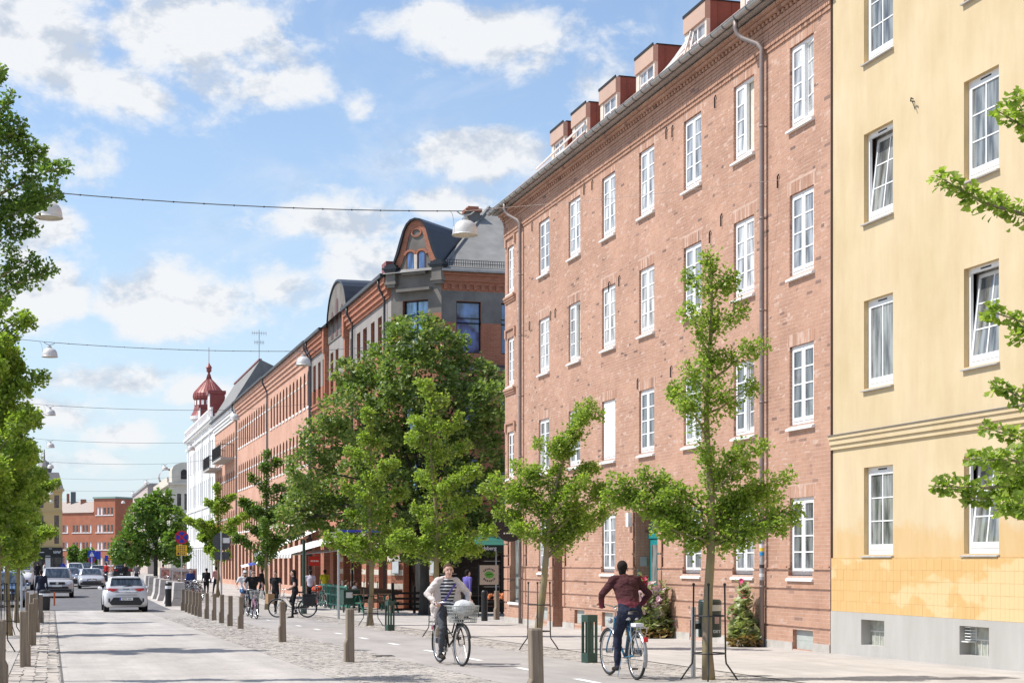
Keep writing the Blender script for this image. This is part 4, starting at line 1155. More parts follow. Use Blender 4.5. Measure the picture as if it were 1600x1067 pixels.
for (p, q, r, s_) in zip(ring, ring[1:], rin[1:], rin): m_.add([PCh(t, *w) for t in (0, .05) for w in (p, q, r, s_)], [(0, 1, 2, 3), (7, 6, 5, 4), (0, 4, 5, 1), (1, 5, 6, 2), (2, 6, 7, 3), (3, 7, 4, 0)])
part(m_, 'gable_trim', M_RED, corner)
for c in (.71, 1.12):
    m_ = MB(); pts = [(c - .145, 14.25), (c + .145, 14.25)] + arch(c, .145, 14.98)
    m_.prism(pts, lambda a, b, t: PCh(t, a, b), .0, .012); w_ = part(m_, 'window', M_SLIM, corner)
    m_ = MB(); pts = [(c - .10, 14.32), (c + .10, 14.32)] + arch(c, .10, 14.98)
    m_.prism(pts, lambda a, b, t: PCh(t, a, b), .013, .018); p_ = m_.build('pane', M_BLUEG, w_); p_.location = -(w_.location + corner.location)
m_ = MB(); m_.add([PCh(t, *w) for t in (0, .07) for w in ((.86, 14.25), (.97, 14.25), (.97, 14.98), (.86, 14.98))], [(0, 1, 2, 3), (7, 6, 5, 4), (0, 4, 5, 1), (1, 5, 6, 2), (2, 6, 7, 3), (3, 7, 4, 0)]); part(m_, 'mullion', M_STONE, corner)
for (a, b, z0, z1, d) in ((.48, 1.33, 14.1, 14.2, .22), (.3, 1.5, 13.38, 13.5, .28)):
    m_ = MB(); m_.add([PCh(t, *w) for t in (0, d) for w in ((a, z0), (b, z0), (b, z1), (a, z1))], [(0, 1, 2, 3), (7, 6, 5, 4), (0, 4, 5, 1), (1, 5, 6, 2), (2, 6, 7, 3), (3, 7, 4, 0)]); part(m_, 'ledge', M_GREYP, corner)
m_ = MB()                                                        # black sheet coping and barrel roof running back
for (p, q) in zip(gout, gout[1:]):
    P0, Q0 = (p[0] * 1.0, p[1]), (q[0], q[1])
    def off(w, k): v = Vector((w[0] - .93, w[1] - 15.2)); v.normalize(); return (w[0] + v.x * k, w[1] + v.y * k)
    a_, b_, c_, d_ = p, q, off(q, .09), off(p, .09)
    m_.add([PCh(t, *w) for t in (-3.2, .16) for w in (a_, b_, c_, d_)], [(0, 1, 2, 3), (7, 6, 5, 4), (0, 4, 5, 1), (1, 5, 6, 2), (2, 6, 7, 3), (3, 7, 4, 0)])
part(m_, 'gable_roof', mat('black_sheet', (.028, .03, .036), .35, .3, var=.2, nscale=2), corner)
for c in (.06, 1.72):
    m_ = MB()
    for (z0, z1, w, d) in ((13.62, 13.75, .15, .22), (13.75, 13.86, .20, .27), (13.86, 14.32, .17, .24), (14.32, 14.40, .22, .30), (14.40, 14.48, .26, .34), (14.48, 14.58, .20, .28), (14.58, 14.64, .12, .2)):
        m_.add([PCh(t, *q) for t in (-.15, d) for q in ((c - w + .02, z0), (c + w + .02, z0), (c + w + .02, z1), (c - w + .02, z1))], [(0, 1, 2, 3), (7, 6, 5, 4), (0, 4, 5, 1), (1, 5, 6, 2), (2, 6, 7, 3), (3, 7, 4, 0)], 0 if z1 < 14.33 else 1)
    part(m_, 'gable_pier', [M_GREYP, MATS['black_sheet']], corner)
# round street gable
sg = [(80.7, 13.3)] + [(83.85 + 3.1 * cos(a) * (1 if abs(cos(a)) < .8 else .98), 14.0 + 2.15 * sin(a)) for a in [pi - pi * k / 16 for k in range(17)]] + [(87.0, 13.3)]
m_ = MB(); m_.prism(sg, lambda a, b, t: PSt(t, a, b), -.3, .05); part(m_, 'street_gable', M_GREYP, corner)
m_ = MB()
for (p, q) in zip(sg[1:-1], sg[2:-1]):
    m_.add([PSt(t, *w) for t in (-4.5, .12) for w in (p, q, (q[0], q[1] + .1), (p[0], p[1] + .1))], [(0, 1, 2, 3), (7, 6, 5, 4), (0, 4, 5, 1), (1, 5, 6, 2), (2, 6, 7, 3), (3, 7, 4, 0)])
part(m_, 'gable_roof', MATS['black_sheet'], corner)
for (c, z0, z1) in ((82.4, 13.4, 14.5), (83.85, 13.4, 15.0), (85.3, 13.4, 14.5)):
    m_ = MB(); m_.prism([(c - .33, z0), (c + .33, z0)] + arch(c, .33, z1), lambda a, b, t: PSt(t, a, b), .05, .07); part(m_, 'gable_window', M_SLIM, corner)
for yy in (80.75, 86.95):
    m_ = MB(); m_.box(XF - .3, XF + .1, yy - .25, yy + .25, 12.9, 14.2); m_.box(XF - .22, XF + .1, yy - .2, yy + .2, 10.4, 12.9); part(m_, 'gable_pier', M_RED, corner)
for yy in (73.0, 89.4):
    for k in range(2):
        m_ = MB(); m_.box(XF - .01, XF + .05, yy + k * .7, yy + k * .7 + .45, 9.5, 9.95); part(m_, 'wall_grille', M_SLIM, corner)

# ------------------------------------------------------------------ arched-window brick houses
def arched_house(name, label, Y0, Y1, cols, rows_, mw, zg, white=True, roof=None, topband=None, base=True, arch_=True):
    hse = house(name, label, XF, (Y0 + Y1) / 2)
    ops_ = [(a, b, c, d, .18) for (a, b) in cols for (c, d) in rows_]
    mb = MB(); gops = []
    if base:
        y = Y0 + .5
        while y + 1.9 < Y1: gops.append((y, y + 1.5, .3, 3.1, .35)); y += 2.35
    wall(mb, PSt, Y0, Y1, -.6, 3.4, gops, .3, 0, 1)
    wall(mb, PSt, Y0, Y1, 3.4, zg, ops_, .18, 0, 1)
    part(mb, 'wall', [mw, M_RED], hse, recalc=False)
    for o in ops_: far_window(hse, PSt, o[0], o[1], o[2], o[3], .14, M_SLIM, M_DKG, (1, 2))
    for o in gops: far_window(hse, PSt, o[0], o[1], o[2], o[3], .3, M_SLIM, M_DKG, (2, 2), 'shop_front')
    if arch_:                                                     # segment arches closing the opening tops
        for (a, b) in cols:
            for (c, d) in rows_:
                m_ = MB(); r = (b - a) / 2; cx = (a + b) / 2
                top = [(cx + r * cos(t), d - r + r * sin(t)) for t in [pi * k / 6 for k in range(7)]]
                m_.prism([(b, d - r), (b, d), (cx, d + .001)] + [top[3]] + top[2::-1][::1], lambda u, z, t: PSt(t, u, z), -.17, .0) if False else None
                m_.add([PSt(0, *w) for w in (top[0], (b, d), (cx, d), top[3], top[2], top[1])] , [(0, 1, 2, 3, 4, 5)]); m_.add([PSt(0, *w) for w in (top[6], top[5], top[4], top[3], (cx, d), (a, d))], [(0, 1, 2, 3, 4, 5)])
                part(m_, 'window_arch', mw, hse, recalc=False)
    if white:
        for (c, d) in rows_:
            m_ = MB()
            ends = sorted([(a, b) for a, b in cols])
            y = Y0 + .05
            for (a, b) in ends + [(Y1 - .05, Y1)]:
                if a - y > .12: m_.box(XF - .014, XF + .01, y, a - .01, d - .72, d - .60)
                y = b + .01
            part(m_, 'white_band', M_STONE if white == 1 else M_WST, hse)
            m_ = MB()
            for (a, b) in cols: m_.box(XF - .05, XF + .02, a - .05, b + .05, c - .12, c - .0)
            part(m_, 'window_sills', M_WST, hse)
    part(cornice(PSt, Y0, Y1, ((.08, zg - 1.0, zg - .75), (.16, zg - .75, zg - .5), (.25, zg - .5, zg - .25), (.34, zg - .25, zg)), 1, 0), 'cornice', topband or mw, hse)
    m_ = MB(); m_.box(XF - .5, XF, Y0, Y1, zg + .01, zg + .15); part(m_, 'gutter', M_SLATE, hse)
    m_ = MB(); m_.tube([(XF - .42, Y0 + .2, zg), (XF - .42, Y0 + .2, zg - .3), (XF - .1, Y0 + .2, zg - .9), (XF - .1, Y0 + .2, gz(Y0))], .06, 6); part(m_, 'downpipe', M_SLATE, hse)
    m_ = MB(); rz = roof or (4.5, 3.4)
    m_.add([(XF - .45, Y0, zg + .1), (XF - .45, Y1, zg + .1), (XF + rz[0], Y1, zg + rz[1]), (XF + rz[0], Y0, zg + rz[1]), (XF + 10, Y0, zg), (XF + 10, Y1, zg)], [(0, 1, 2, 3), (3, 2, 5, 4), (1, 5, 2), (0, 3, 4)])
    part(m_, 'roof', M_SLATE if not roof else M_FELT, hse, recalc=False)
    return hse
def pairs(y0, y1, n, w, gap): 
    out_ = []; st = (y1 - y0) / n
    for i in range(n):
        c = y0 + (i + .5) * st; out_ += [(c - gap / 2 - w, c - gap / 2), (c + gap / 2, c + gap / 2 + w)]
    return out_
rws = [(10.7, 12.75), (7.4, 9.4), (4.1, 6.1)]
arched_house('brick_terrace', 'orange brick terrace with paired narrow round-arched windows and pale bands', 92.75, 111.7, pairs(93.2, 111.2, 6, .72, .75), rws, M_ORANGE, 14.15, 1)
arched_house('brick_terrace', 'orange brick terrace with an even row of white-striped round-arched windows', 111.75, 131.0, [(112.6 + i * 1.42, 113.35 + i * 1.42) for i in range(13)], rws, M_ORANGE, 14.2, 2)
h4 = arched_house('brick_terrace', 'brick terrace with white top band, arched windows and iron balconies', 131.05, 150, [(132 + i * 1.55, 132.8 + i * 1.55) for i in range(11)], [(10.2, 12.3), (7.0, 9.2), (3.9, 6.0)], M_ORANGE, 14.15, 2, topband=M_WST, roof=(1.8, 3.7))
M_RAIL = mat('balcony_iron', (.03, .03, .03), .5, .3)
def balcony(par, y0, y1, z, d=1.1, flower=None):
    m_ = MB(); m_.box(XF - d, XF, y0, y1, z - .18, z, 0)
    b_ = part(m_, 'balcony', mat('balcony_slab', (.40, .38, .35), .9), par)
    m_ = MB(); m_.box(XF - d, XF - d + .03, y0, y1, z + 1.0, z + 1.05); m_.box(XF - d, XF, y0, y0 + .03, z + 1.0, z + 1.05); m_.box(XF - d, XF, y1 - .03, y1, z + 1.0, z + 1.05); m_.box(XF - d, XF - d + .03, y0, y1, z + .08, z + .12)
    y = y0
    while y < y1: m_.box(XF - d + .005, XF - d + .025, y, y + .02, z, z + 1.0); y += .14
    x = XF - d
    while x < XF: m_.box(x, x + .02, y0 + .005, y0 + .025, z, z + 1.0); m_.box(x, x + .02, y1 - .025, y1 - .005, z, z + 1.0); x += .14
    r_ = m_.build('railing', M_RAIL, b_); r_.location = -(b_.location + par.location)
    if flower:
        m_ = MB()
        for k in range(26): m_.ball((XF - d + .1, RNG.uniform(y0, y1), z + .7 + RNG.uniform(-.15, .35)), .14, n=6, k=4)
        f_ = m_.build('balcony_cover', flower, b_); f_.location = -(b_.location + par.location)
    return b_
balcony(h4, 133.5, 141, 10.2); balcony(h4, 143.5, 149.5, 9.9); balcony(h4, 134, 140, 3.6, flower=mat('red_cloth', (.5, .04, .05), .8)); balcony(h4, 144, 149.5, 3.7)
m_ = MB(); m_.bar((XF + 1.8, 131.2, 17.87), (XF + 1.8, 149.9, 17.87), .25, .12); part(m_, 'roof_ridge', M_REDP, h4)
# roof aerial
ae = empty('roof_aerial', (16.3, 134, 17.4), 0, 'thin television aerial on a mast above the brick terrace roofs', 'aerial')
m_ = MB(); m_.tube([(0, 0, 0), (0, 0, 3.2)], .035, 6); m_.build('mast', M_ZINC, ae)
m_ = MB()
for zz, L in ((2.95, .6), (2.2, .4)):
    m_.tube([(-L, 0, zz), (L, 0, zz)], .02, 5)
    for k in range(-3, 4): m_.tube([(k * L / 3.2, 0, zz - .18), (k * L / 3.2, 0, zz + .18)], .014, 4)
m_.build('dipoles', M_ZINC, ae)

# ------------------------------------------------------------------ white corner house with the red onion tower
wh = house('white_house', 'tall white stucco house with a red onion-domed corner tower', XF, 168)
mb = MB(); wc = [(152 + i * 2.05, 152.85 + i * 2.05) for i in range(13)]
wops = [(a, b, c, d, .15) for (a, b) in wc for (c, d) in ((10.8, 13.0), (7.3, 9.6), (3.9, 6.2))] + [(a, b + .5, .4, 3.0, .3) for (a, b) in wc]
wall(mb, PSt, 150.05, 181.5, -.6, 14.9, wops, .15, 0, 0)
mb.add([(XF, 150.05, 14), (XF + 9, 150.05, 14), (XF + 9, 150.05, 15.2), (XF, 150.05, 15.2)], [(0, 1, 2, 3)])
part(mb, 'wall', M_WST, wh, recalc=False)
M_GREYF = mat('pale_grey_frame', (.50, .51, .52), .5)
for o in wops: far_window(wh, PSt, o[0], o[1], o[2], o[3], .12, M_GREYF, glass_mat('far_grey_glass', (.16, .17, .18), .06), (2, 2))
for y in (154.2, 162.4, 170.6, 178.8):
    m_ = MB(); m_.box(XF - .12, XF, y, y + .35, 3.4, 14.2); part(m_, 'pilaster', M_WST, wh)
m_ = MB()
for (d, z0, z1) in ((.15, 13.7, 13.9), (.3, 14.5, 14.7), (.42, 14.7, 14.92)): m_.box(XF - d, XF, 150.05, 181.5, z0, z1)
m_.box(XF - .1, XF, 150.05, 181.5, 6.9, 7.05); m_.box(XF - .1, XF, 150.05, 181.5, 3.2, 3.4)
part(m_, 'cornice', M_WST, wh)
m_ = MB(); m_.box(XF - .3, XF - .1, 150.5, 181, 15.65, 15.8)
y = 150.6
while y < 181: m_.box(XF - .28, XF - .12, y, y + .22, 14.93, 15.65); y += .62
part(m_, 'balustrade', M_WST, wh)
m_ = MB(); m_.add([(XF, 150.05, 15), (XF, 181.5, 15), (XF + 1.6, 181.5, 16.6), (XF + 1.6, 150.05, 16.6), (XF + 9, 181.5, 16.6), (XF + 9, 150.05, 16.6)], [(0, 1, 2, 3), (3, 2, 4, 5)]); m_.add([(XF, 150.05, 15), (XF + 1.6, 150.05, 16.6), (XF + 9, 150.05, 16.6), (XF + 9, 150.05, 14)], [(0, 1, 2, 3)])
part(m_, 'roof', M_REDP, wh, recalc=False)
for (y, z1) in ((153.5, 17.6), (163.5, 17.2)):
    m_ = MB(); m_.box(XF - .1, XF + 1.2, y, y + 1.7, 15, z1 - .3, 1); m_.box(XF - .16, XF - .1, y, y + 1.7, 15, z1 - .2, 0); m_.box(XF - .3, XF + 1.35, y - .12, y + 1.82, z1 - .3, z1, 1)
    d_ = part(m_, 'dormer', [M_WST, M_REDP], wh)
tx, ty = 16.75, 183.0
m_ = MB(); m_.lathe([(1.72, -.5), (1.72, 13.6), (1.95, 13.75), (1.95, 14.1), (1.72, 14.25), (1.72, 17.2), (2.0, 17.4), (2.05, 17.75)], (tx, ty, 0), 28); part(m_, 'tower_shaft', M_WST, wh, smooth=False)
m_ = MB(); m_.lathe([(2.05, 17.75), (1.95, 17.85), (1.72, 18.3), (1.6, 18.75), (1.58, 18.85)], (tx, ty, 0), 28); part(m_, 'tower_skirt', M_REDP, wh)
m_ = MB(); m_.lathe([(1.58, 18.85), (1.58, 19.55)], (tx, ty, 0), 28, 1)
for k in range(18):
    a = 2 * pi * k / 18; m_.obox(Matrix.Translation((tx + 1.6 * cos(a), ty + 1.6 * sin(a), 19.2)) @ Matrix.Rotation(a, 4, 'Z'), .08, .28, .5, 0)
part(m_, 'tower_neck', [M_WST, M_REDP], wh)
prof = [(1.5, 19.55), (1.68, 19.62), (1.74, 19.9), (1.68, 20.25), (1.5, 20.55), (1.15, 20.95), (.7, 21.45), (.30, 21.85), (.14, 22.4)]
m_ = MB(); m_.lathe(prof, (tx, ty, 0), 28)
for k in range(28):
    a = 2 * pi * k / 28; m_.tube([(tx + (r + .01) * cos(a), ty + (r + .01) * sin(a), z) for r, z in prof], .022, 4)
part(m_, 'onion_dome', M_REDP, wh)
m_ = MB(); m_.lathe([(.14, 22.4), (.12, 22.6), (.28, 22.75), (.28, 23.1), (.36, 23.15), (.12, 23.5), (.03, 23.7), (.025, 25.4)], (tx, ty, 0), 12); part(m_, 'finial', M_REDP, wh)

# ------------------------------------------------------------------ blocks closing the view
def slab_house(name, label, x0, x1, y0, y1, zt, m, wins, roofm=None, rh=0):
    h = house(name, label, (x0 + x1) / 2, (y0 + y1) / 2)
    return h
cr = house('cream_house', 'cream stucco house with rounded dormer front behind the white house', 15, 215)
mb = MB()
wall(mb, PSt, 206.5, 241, -.6, 11.3, [(207.5 + i * 3, 208.8 + i * 3, z, z + 1.9, .2) for i in range(10) for z in (8.4, 5, 1)], .2)
def PC2(d, u, z): return (u, 206.5 - d, z)
wall(mb, PC2, XF, 24, -.6, 11.3, [(15.0, 15.5, 8.2, 10.2, .2), (15.9, 16.9, 8.2, 10.2, .2), (15.9, 16.9, 4.6, 6.8, .2)], .2)
part(mb, 'wall', M_CREAM, cr, recalc=False)
for o in [(15.0, 15.5, 8.2, 10.2), (15.9, 16.9, 8.2, 10.2), (15.9, 16.9, 4.6, 6.8)]: far_window(cr, PC2, *o, .15, M_BLACKF, M_DKG, (2, 2))
for i in range(10):
    for z in (8.4, 5, 1): far_window(cr, PSt, 207.5 + i * 3, 208.8 + i * 3, z, z + 1.9, .15, M_GREYF, M_DKG, (2, 2))
m_ = MB(); m_.box(XF - .35, 24, 206.1, 241, 11.3, 11.6); part(m_, 'cornice', M_CREAM, cr)
m_ = MB(); m_.box(XF - .1, XF + .1, 212, 241, 11.6, 12.5); part(m_, 'parapet', M_CREAM, cr)
m_ = MB(); pts = [(14.35, 11.6), (17.4, 11.6), (17.4, 13.2)] + [(15.9 + 1.5 * cos(a), 13.2 + .85 * sin(a)) for a in [pi * k / 8 for k in range(9)]][::1] + [(14.35, 13.2)]
m_.prism(pts, lambda a, b, t: (a, t, b), 206.3, 211); part(m_, 'dormer', M_CREAM, cr)
m_ = MB(); m_.prism([(15.45, 12.0), (16.25, 12.0)] + arch(15.85, .4, 12.8), lambda a, b, t: (a, t, b), 206.24, 206.3); part(m_, 'dormer_window', M_BLACKF, cr)
m_ = MB(); m_.add([(XF + .1, 211, 11.6), (XF + .1, 241, 11.6), (XF + 1.8, 241, 13.6), (XF + 1.8, 211, 13.6), (XF + 8, 211, 13.6), (XF + 8, 241, 13.6)], [(0, 1, 2, 3), (3, 2, 5, 4)]); part(m_, 'roof', mat('mauve_sheet', (.26, .2, .2), .6), cr, recalc=False)
m_ = MB(); m_.lathe([(1.1, 0), (1.1, 3.4)], (XF + 1.0, 230, 13.3), 14, M=Matrix.Rotation(pi / 2, 4, 'X')); part(m_, 'round_dormer', MATS['mauve_sheet'], cr)
gb_ = house('grey_block', 'plain pinkish grey block between cream house and red brick block', 16, 262)
m_ = MB(); m_.box(XF - .4, 22, 250, 296, -.6, 13.2); part(m_, 'wall', mat('pinkish_render', (.50, .42, .38), .9, var=.06), gb_)
m_ = MB(); m_.box(XF - .6, 22.2, 249.8, 296, 13.2, 13.5); part(m_, 'roof_edge', M_ZINC, gb_)
for i in range(5):
    m_ = MB(); m_.box(XF - .42, XF - .4, 254 + i * 8, 259 + i * 8, 9.6, 11.2); part(m_, 'window', M_DKG, gb_)
# red brick office block, turned 45 degrees
rb = house('red_brick_block', 'long red brick block with rows of white windows closing the street', 7, 305)
CX_, CY_ = 10.97, 300.0
def PRL(d, u, z): return (CX_ - u * s2 - d * s2, CY_ + u * s2 - d * s2, z)
def PRR(d, u, z): return (CX_ + u * s2 + d * s2, CY_ + u * s2 - d * s2, z)
M_FARRED = mat('far_red_brick', (.42, .165, .10), .9, var=.12, nscale=.8, spec=.2)
rz_ = [10.2, 7.1, 4.0, 1.2]
wnds = [(.5 + i * .85, 1.05 + i * .85, z, z + 1.35, .15) for i in range(5) for z in rz_] + [(5.7 + i * .8, 6.2 + i * .8, z, z + 1.35, .15) for i in range(6) for z in rz_[1:]] + [(11.4 + i * .8, 11.9 + i * .8, z, z + 1.35, .15) for i in range(6) for z in rz_[1:]]
mb = MB()
wall(mb, PRL, 0, 5.1, -.5, 13.1, [o for o in wnds if o[0] < 5.1], .15); wall(mb, PRL, 5.1, 24, -.5, 10.6, [o for o in wnds if o[0] > 5.1], .15)
wall(mb, PRR, 0, 14, -.5, 13.1, [], .1)
mb.quad(PRL(0, 5.1, 10), PRL(-8, 5.1, 10), PRL(-8, 5.1, 13.1), PRL(0, 5.1, 13.1))
part(mb, 'wall', M_FARRED, rb, recalc=False)
M_WW = mat('white_window_far', (.72, .72, .72), .5)
for o in wnds: far_window(rb, PRL, o[0], o[1], o[2], o[3], .08, M_WW, M_DKG if int(o[0] * 10) % 3 else M_BLIND, (1, 1))
for (a, b) in ((6.1, 8.4), (9.3, 11.2)): far_window(rb, PRR, a, b, 10.0, 11.6, -.02, M_WW, M_BLIND, (1, 1))
m_ = MB()
for z in rz_: m_.add([PRL(t, *w) for t in (0, .08) for w in ((.4, z - .18), (4.7, z - .18), (4.7, z - .02), (.4, z - .02))], [(0, 1, 2, 3), (7, 6, 5, 4), (0, 4, 5, 1), (1, 5, 6, 2), (2, 6, 7, 3), (3, 7, 4, 0)])
for z in rz_[1:]:
    for (a, b) in ((5.6, 10.4), (11.3, 16)): m_.add([PRL(t, *w) for t in (0, .08) for w in ((a, z - .18), (b, z - .18), (b, z - .02), (a, z - .02))], [(0, 1, 2, 3), (7, 6, 5, 4), (0, 4, 5, 1), (1, 5, 6, 2), (2, 6, 7, 3), (3, 7, 4, 0)])
part(m_, 'sill_band', M_WW, rb)
m_ = MB(); m_.add([PRL(.2, -.2, 13.1), PRL(.2, 5.2, 13.1), PRL(-10, 5.2, 13.1), PRL(-10, -.2, 13.1), PRL(.2, -.2, 13.4), PRL(.2, 5.2, 13.4), PRL(-10, 5.2, 13.4), PRL(-10, -.2, 13.4)], [(0, 1, 2, 3), (7, 6, 5, 4), (0, 4, 5, 1), (1, 5, 6, 2), (2, 6, 7, 3), (3, 7, 4, 0)])
part(m_, 'roof', mat('verdigris', (.22, .33, .29), .7), rb)
m_ = MB(); m_.add([PRL(.2, 5.2, 10.65), PRL(.2, 24, 10.65), PRL(-3.2, 24, 12.8), PRL(-3.2, 5.2, 12.8), PRL(-7, 24, 10.65), PRL(-7, 5.2, 10.65)], [(0, 1, 2, 3), (3, 2, 4, 5)]); part(m_, 'roof', mat('brown_grey_roof', (.38, .32, .28), .9), rb, recalc=False)
for (u, w, z1, m_i) in ((13.0, .9, 14.6, mat('dark_flue', (.10, .12, .13), .5)), (14.3, .5, 14.3, M_RED), (10.5, 1.0, 13.2, M_RED), (7.0, 1.1, 13.4, M_RED)):
    m_ = MB(); p = PRL(-3, u, 0); m_.box(p[0] - w / 2, p[0] + w / 2, p[1] - w / 2, p[1] + w / 2, 12, z1); part(m_, 'chimney', m_i, rb)
# yellow house at the left with the black shop
yl = house('corner_shop_house', 'ochre corner house with mansard roof above a black shop front', -2, 235)
def PYL(d, u, z): return (u, 228 - d, z)
yo = [(.4, 1.0, 9.0, 10.7, .15), (-1.6, -1.0, 9.0, 10.7, .15), (.4, 1.0, 6.4, 8.0, .15), (-1.6, -1.0, 6.4, 8.0, .15), (.4, 1.0, 4.2, 5.8, .15), (-1.6, -1.0, 4.2, 5.8, .15), (-3.5, -2.9, 9, 10.7, .15), (-3.5, -2.9, 6.4, 8.0, .15), (-3.5, -2.9, 4.2, 5.8, .15)]
mb = MB(); wall(mb, PYL, -7, 1.42, 3.7, 11.2, yo, .15); mb.quad((1.42, 228, -.3), (1.42, 246, -.3), (1.42, 246, 11.2), (1.42, 228, 11.2))
part(mb, 'wall', mat('ochre_stucco', (.56, .41, .20), .9, var=.06), yl, recalc=False)
M_DW = mat('dark_wine_frame', (.12, .05, .045), .5)
for o in yo: far_window(yl, PYL, *o[:4], .1, M_DW, M_DKG, (2, 2))
m_ = MB(); m_.box(-7, 1.7, 227.6, 228, 11.2, 11.55); m_.box(-7, 1.5, 227.85, 228, 8.4, 8.55); part(m_, 'cornice', MATS['ochre_stucco'], yl)
m_ = MB(); m_.add([(-7, 227.7, 11.55), (1.6, 227.7, 11.55), (1.0, 229.2, 13.8), (-7, 229.2, 13.8), (1.0, 240, 13.8), (-7, 240, 13.8), (1.6, 246, 11.55)], [(0, 1, 2, 3), (3, 2, 4, 5), (1, 6, 4, 2)]); part(m_, 'roof', mat('mansard_sheet', (.16, .15, .15), .6), yl, recalc=False)
m_ = MB(); m_.prism([(-.3, 11.5), (1.1, 11.5), (.4, 12.7)], lambda a, b, t: (a, t, b), 227.65, 229); part(m_, 'roof_gable', MATS['ochre_stucco'], yl)
m_ = MB(); m_.lathe([(.9, 13.8), (1.1, 14.5), (.6, 15.2), (.12, 15.6), (.05, 17)], (-.9, 231, 0), 10); part(m_, 'turret', MATS['mansard_sheet'], yl)
m_ = MB(); m_.box(-7, 1.5, 227.7, 228.2, 2.5, 3.7, 0); m_.box(-7, 1.5, 228.0, 228.1, -.3, 2.5, 1); m_.box(-7, 1.7, 227.2, 228, 2.35, 2.5, 0); 
for x_ in (-2.6, -1.1, .35, 1.4): m_.box(x_ - .06, x_ + .06, 227.9, 228, -.3, 2.4, 0)
part(m_, 'shop_front', [M_BLACKF, M_DKG], yl)
m_ = MB()
for (a, b, z, h) in ((-1.9, -.9, 3.0, .09), (-.3, 0.1, 3.5, .06)): m_.box(a, b, 227.66, 227.7, z, z + h)
for k in range(6): m_.obox(Matrix.Translation((.35 + k * .16, 227.67, 3.05 + .05 * (k % 2))) @ Matrix.Rotation(.4 * (k % 3 - 1), 4, 'Y'), .09, .03, .32)
part(m_, 'shop_lettering', M_WW, yl)
m_ = MB(); m_.box(-.75, -.1, 227.5, 227.55, -.2, 2.6); part(m_, 'shop_banner', mat('banner_white', (.75, .75, .76), .6), yl)
# ================================================================== TREES
CR = Vector((cos(YAW), -sin(YAW), 0)); CF = Vector((sin(YAW), cos(YAW), 0))     # lateral / depth axes used only to give branches their spread
M_GINK = leaf_mat('ginkgo_leaf', [(0, (.16, .245, .04)), (.3, (.24, .335, .058)), (.65, (.31, .41, .085)), (1, (.44, .50, .16))], .58)
M_GINKD = leaf_mat('ginkgo_leaf_dark', [(0, (.09, .165, .034)), (.4, (.13, .22, .042)), (.8, (.18, .28, .055)), (1, (.26, .35, .085))], .45)
M_MAPLE = leaf_mat('maple_leaf', [(0, (.10, .16, .04)), (.35, (.155, .23, .06)), (.7, (.22, .305, .085)), (.86, (.31, .37, .125)), (1, (.42, .43, .17))], .42)
M_LIME = leaf_mat('lime_leaf', [(0, (.11, .20, .045)), (.5, (.155, .265, .06)), (1, (.22, .32, .08))], .42)
def bark_mat(name, a, b_):
    m, nt, b = new_mat(name)
    n1 = noise(nt, 6, 6, .65, mscale=(1, 1, .25)); n2 = noise(nt, 2.2, 4, .6)
    c = mixc_(nt, ramp(nt, n2, [(.42, (0, 0, 0)), (.58, (1, 1, 1))]), ramp(nt, n1, [(.3, tuple(v * .55 for v in a)), (.7, a)]), ramp(nt, n1, [(.3, tuple(v * .6 for v in b_)), (.7, b_)]))
    lk(nt, c, b.inputs['Base Color']); b.inputs['Roughness'].default_value = .9
    bump(nt, b, n1, .7, .02)
    return m
M_BARK = bark_mat('ginkgo_bark', (.30, .235, .165), (.33, .27, .13))
M_BARKD = bark_mat('dark_bark', (.07, .06, .05), (.05, .048, .042))

def leaf_mesh(name, P, D, size, m, parent, wid=1.0, rng=None, up=1.05):
    """fan-shaped leaves: each a folded pair of triangles; P positions, D growth directions"""
    rng = rng or RNG
    N = len(P); P = np.asarray(P); D = np.asarray(D)
    D = D + rng.normal(0, .45, (N, 3)); D /= np.linalg.norm(D, axis=1)[:, None] + 1e-9
    nrm = rng.normal(0, 1, (N, 3)) + np.array([-.25, 0, up * 2]); 
    nrm -= D * (nrm * D).sum(1)[:, None]; nrm /= np.linalg.norm(nrm, axis=1)[:, None] + 1e-9
    sd = np.cross(D, nrm)
    s = (size * rng.uniform(.65, 1.2, N))[:, None]
    b = P; l = P + D * s * .85 + sd * s * .58 * wid + nrm * s * .10; r = P + D * s * .85 - sd * s * .58 * wid + nrm * s * .10
    t = P + D * s * 1.0 - nrm * s * .10
    V = np.stack([b, r, t, l], 1).reshape(-1, 3); o = np.arange(N) * 4
    F = np.concatenate([np.stack([o, o + 1, o + 2], 1), np.stack([o, o + 2, o + 3], 1)])
    return np_mesh(name, V, None, m, parent, F3=F)
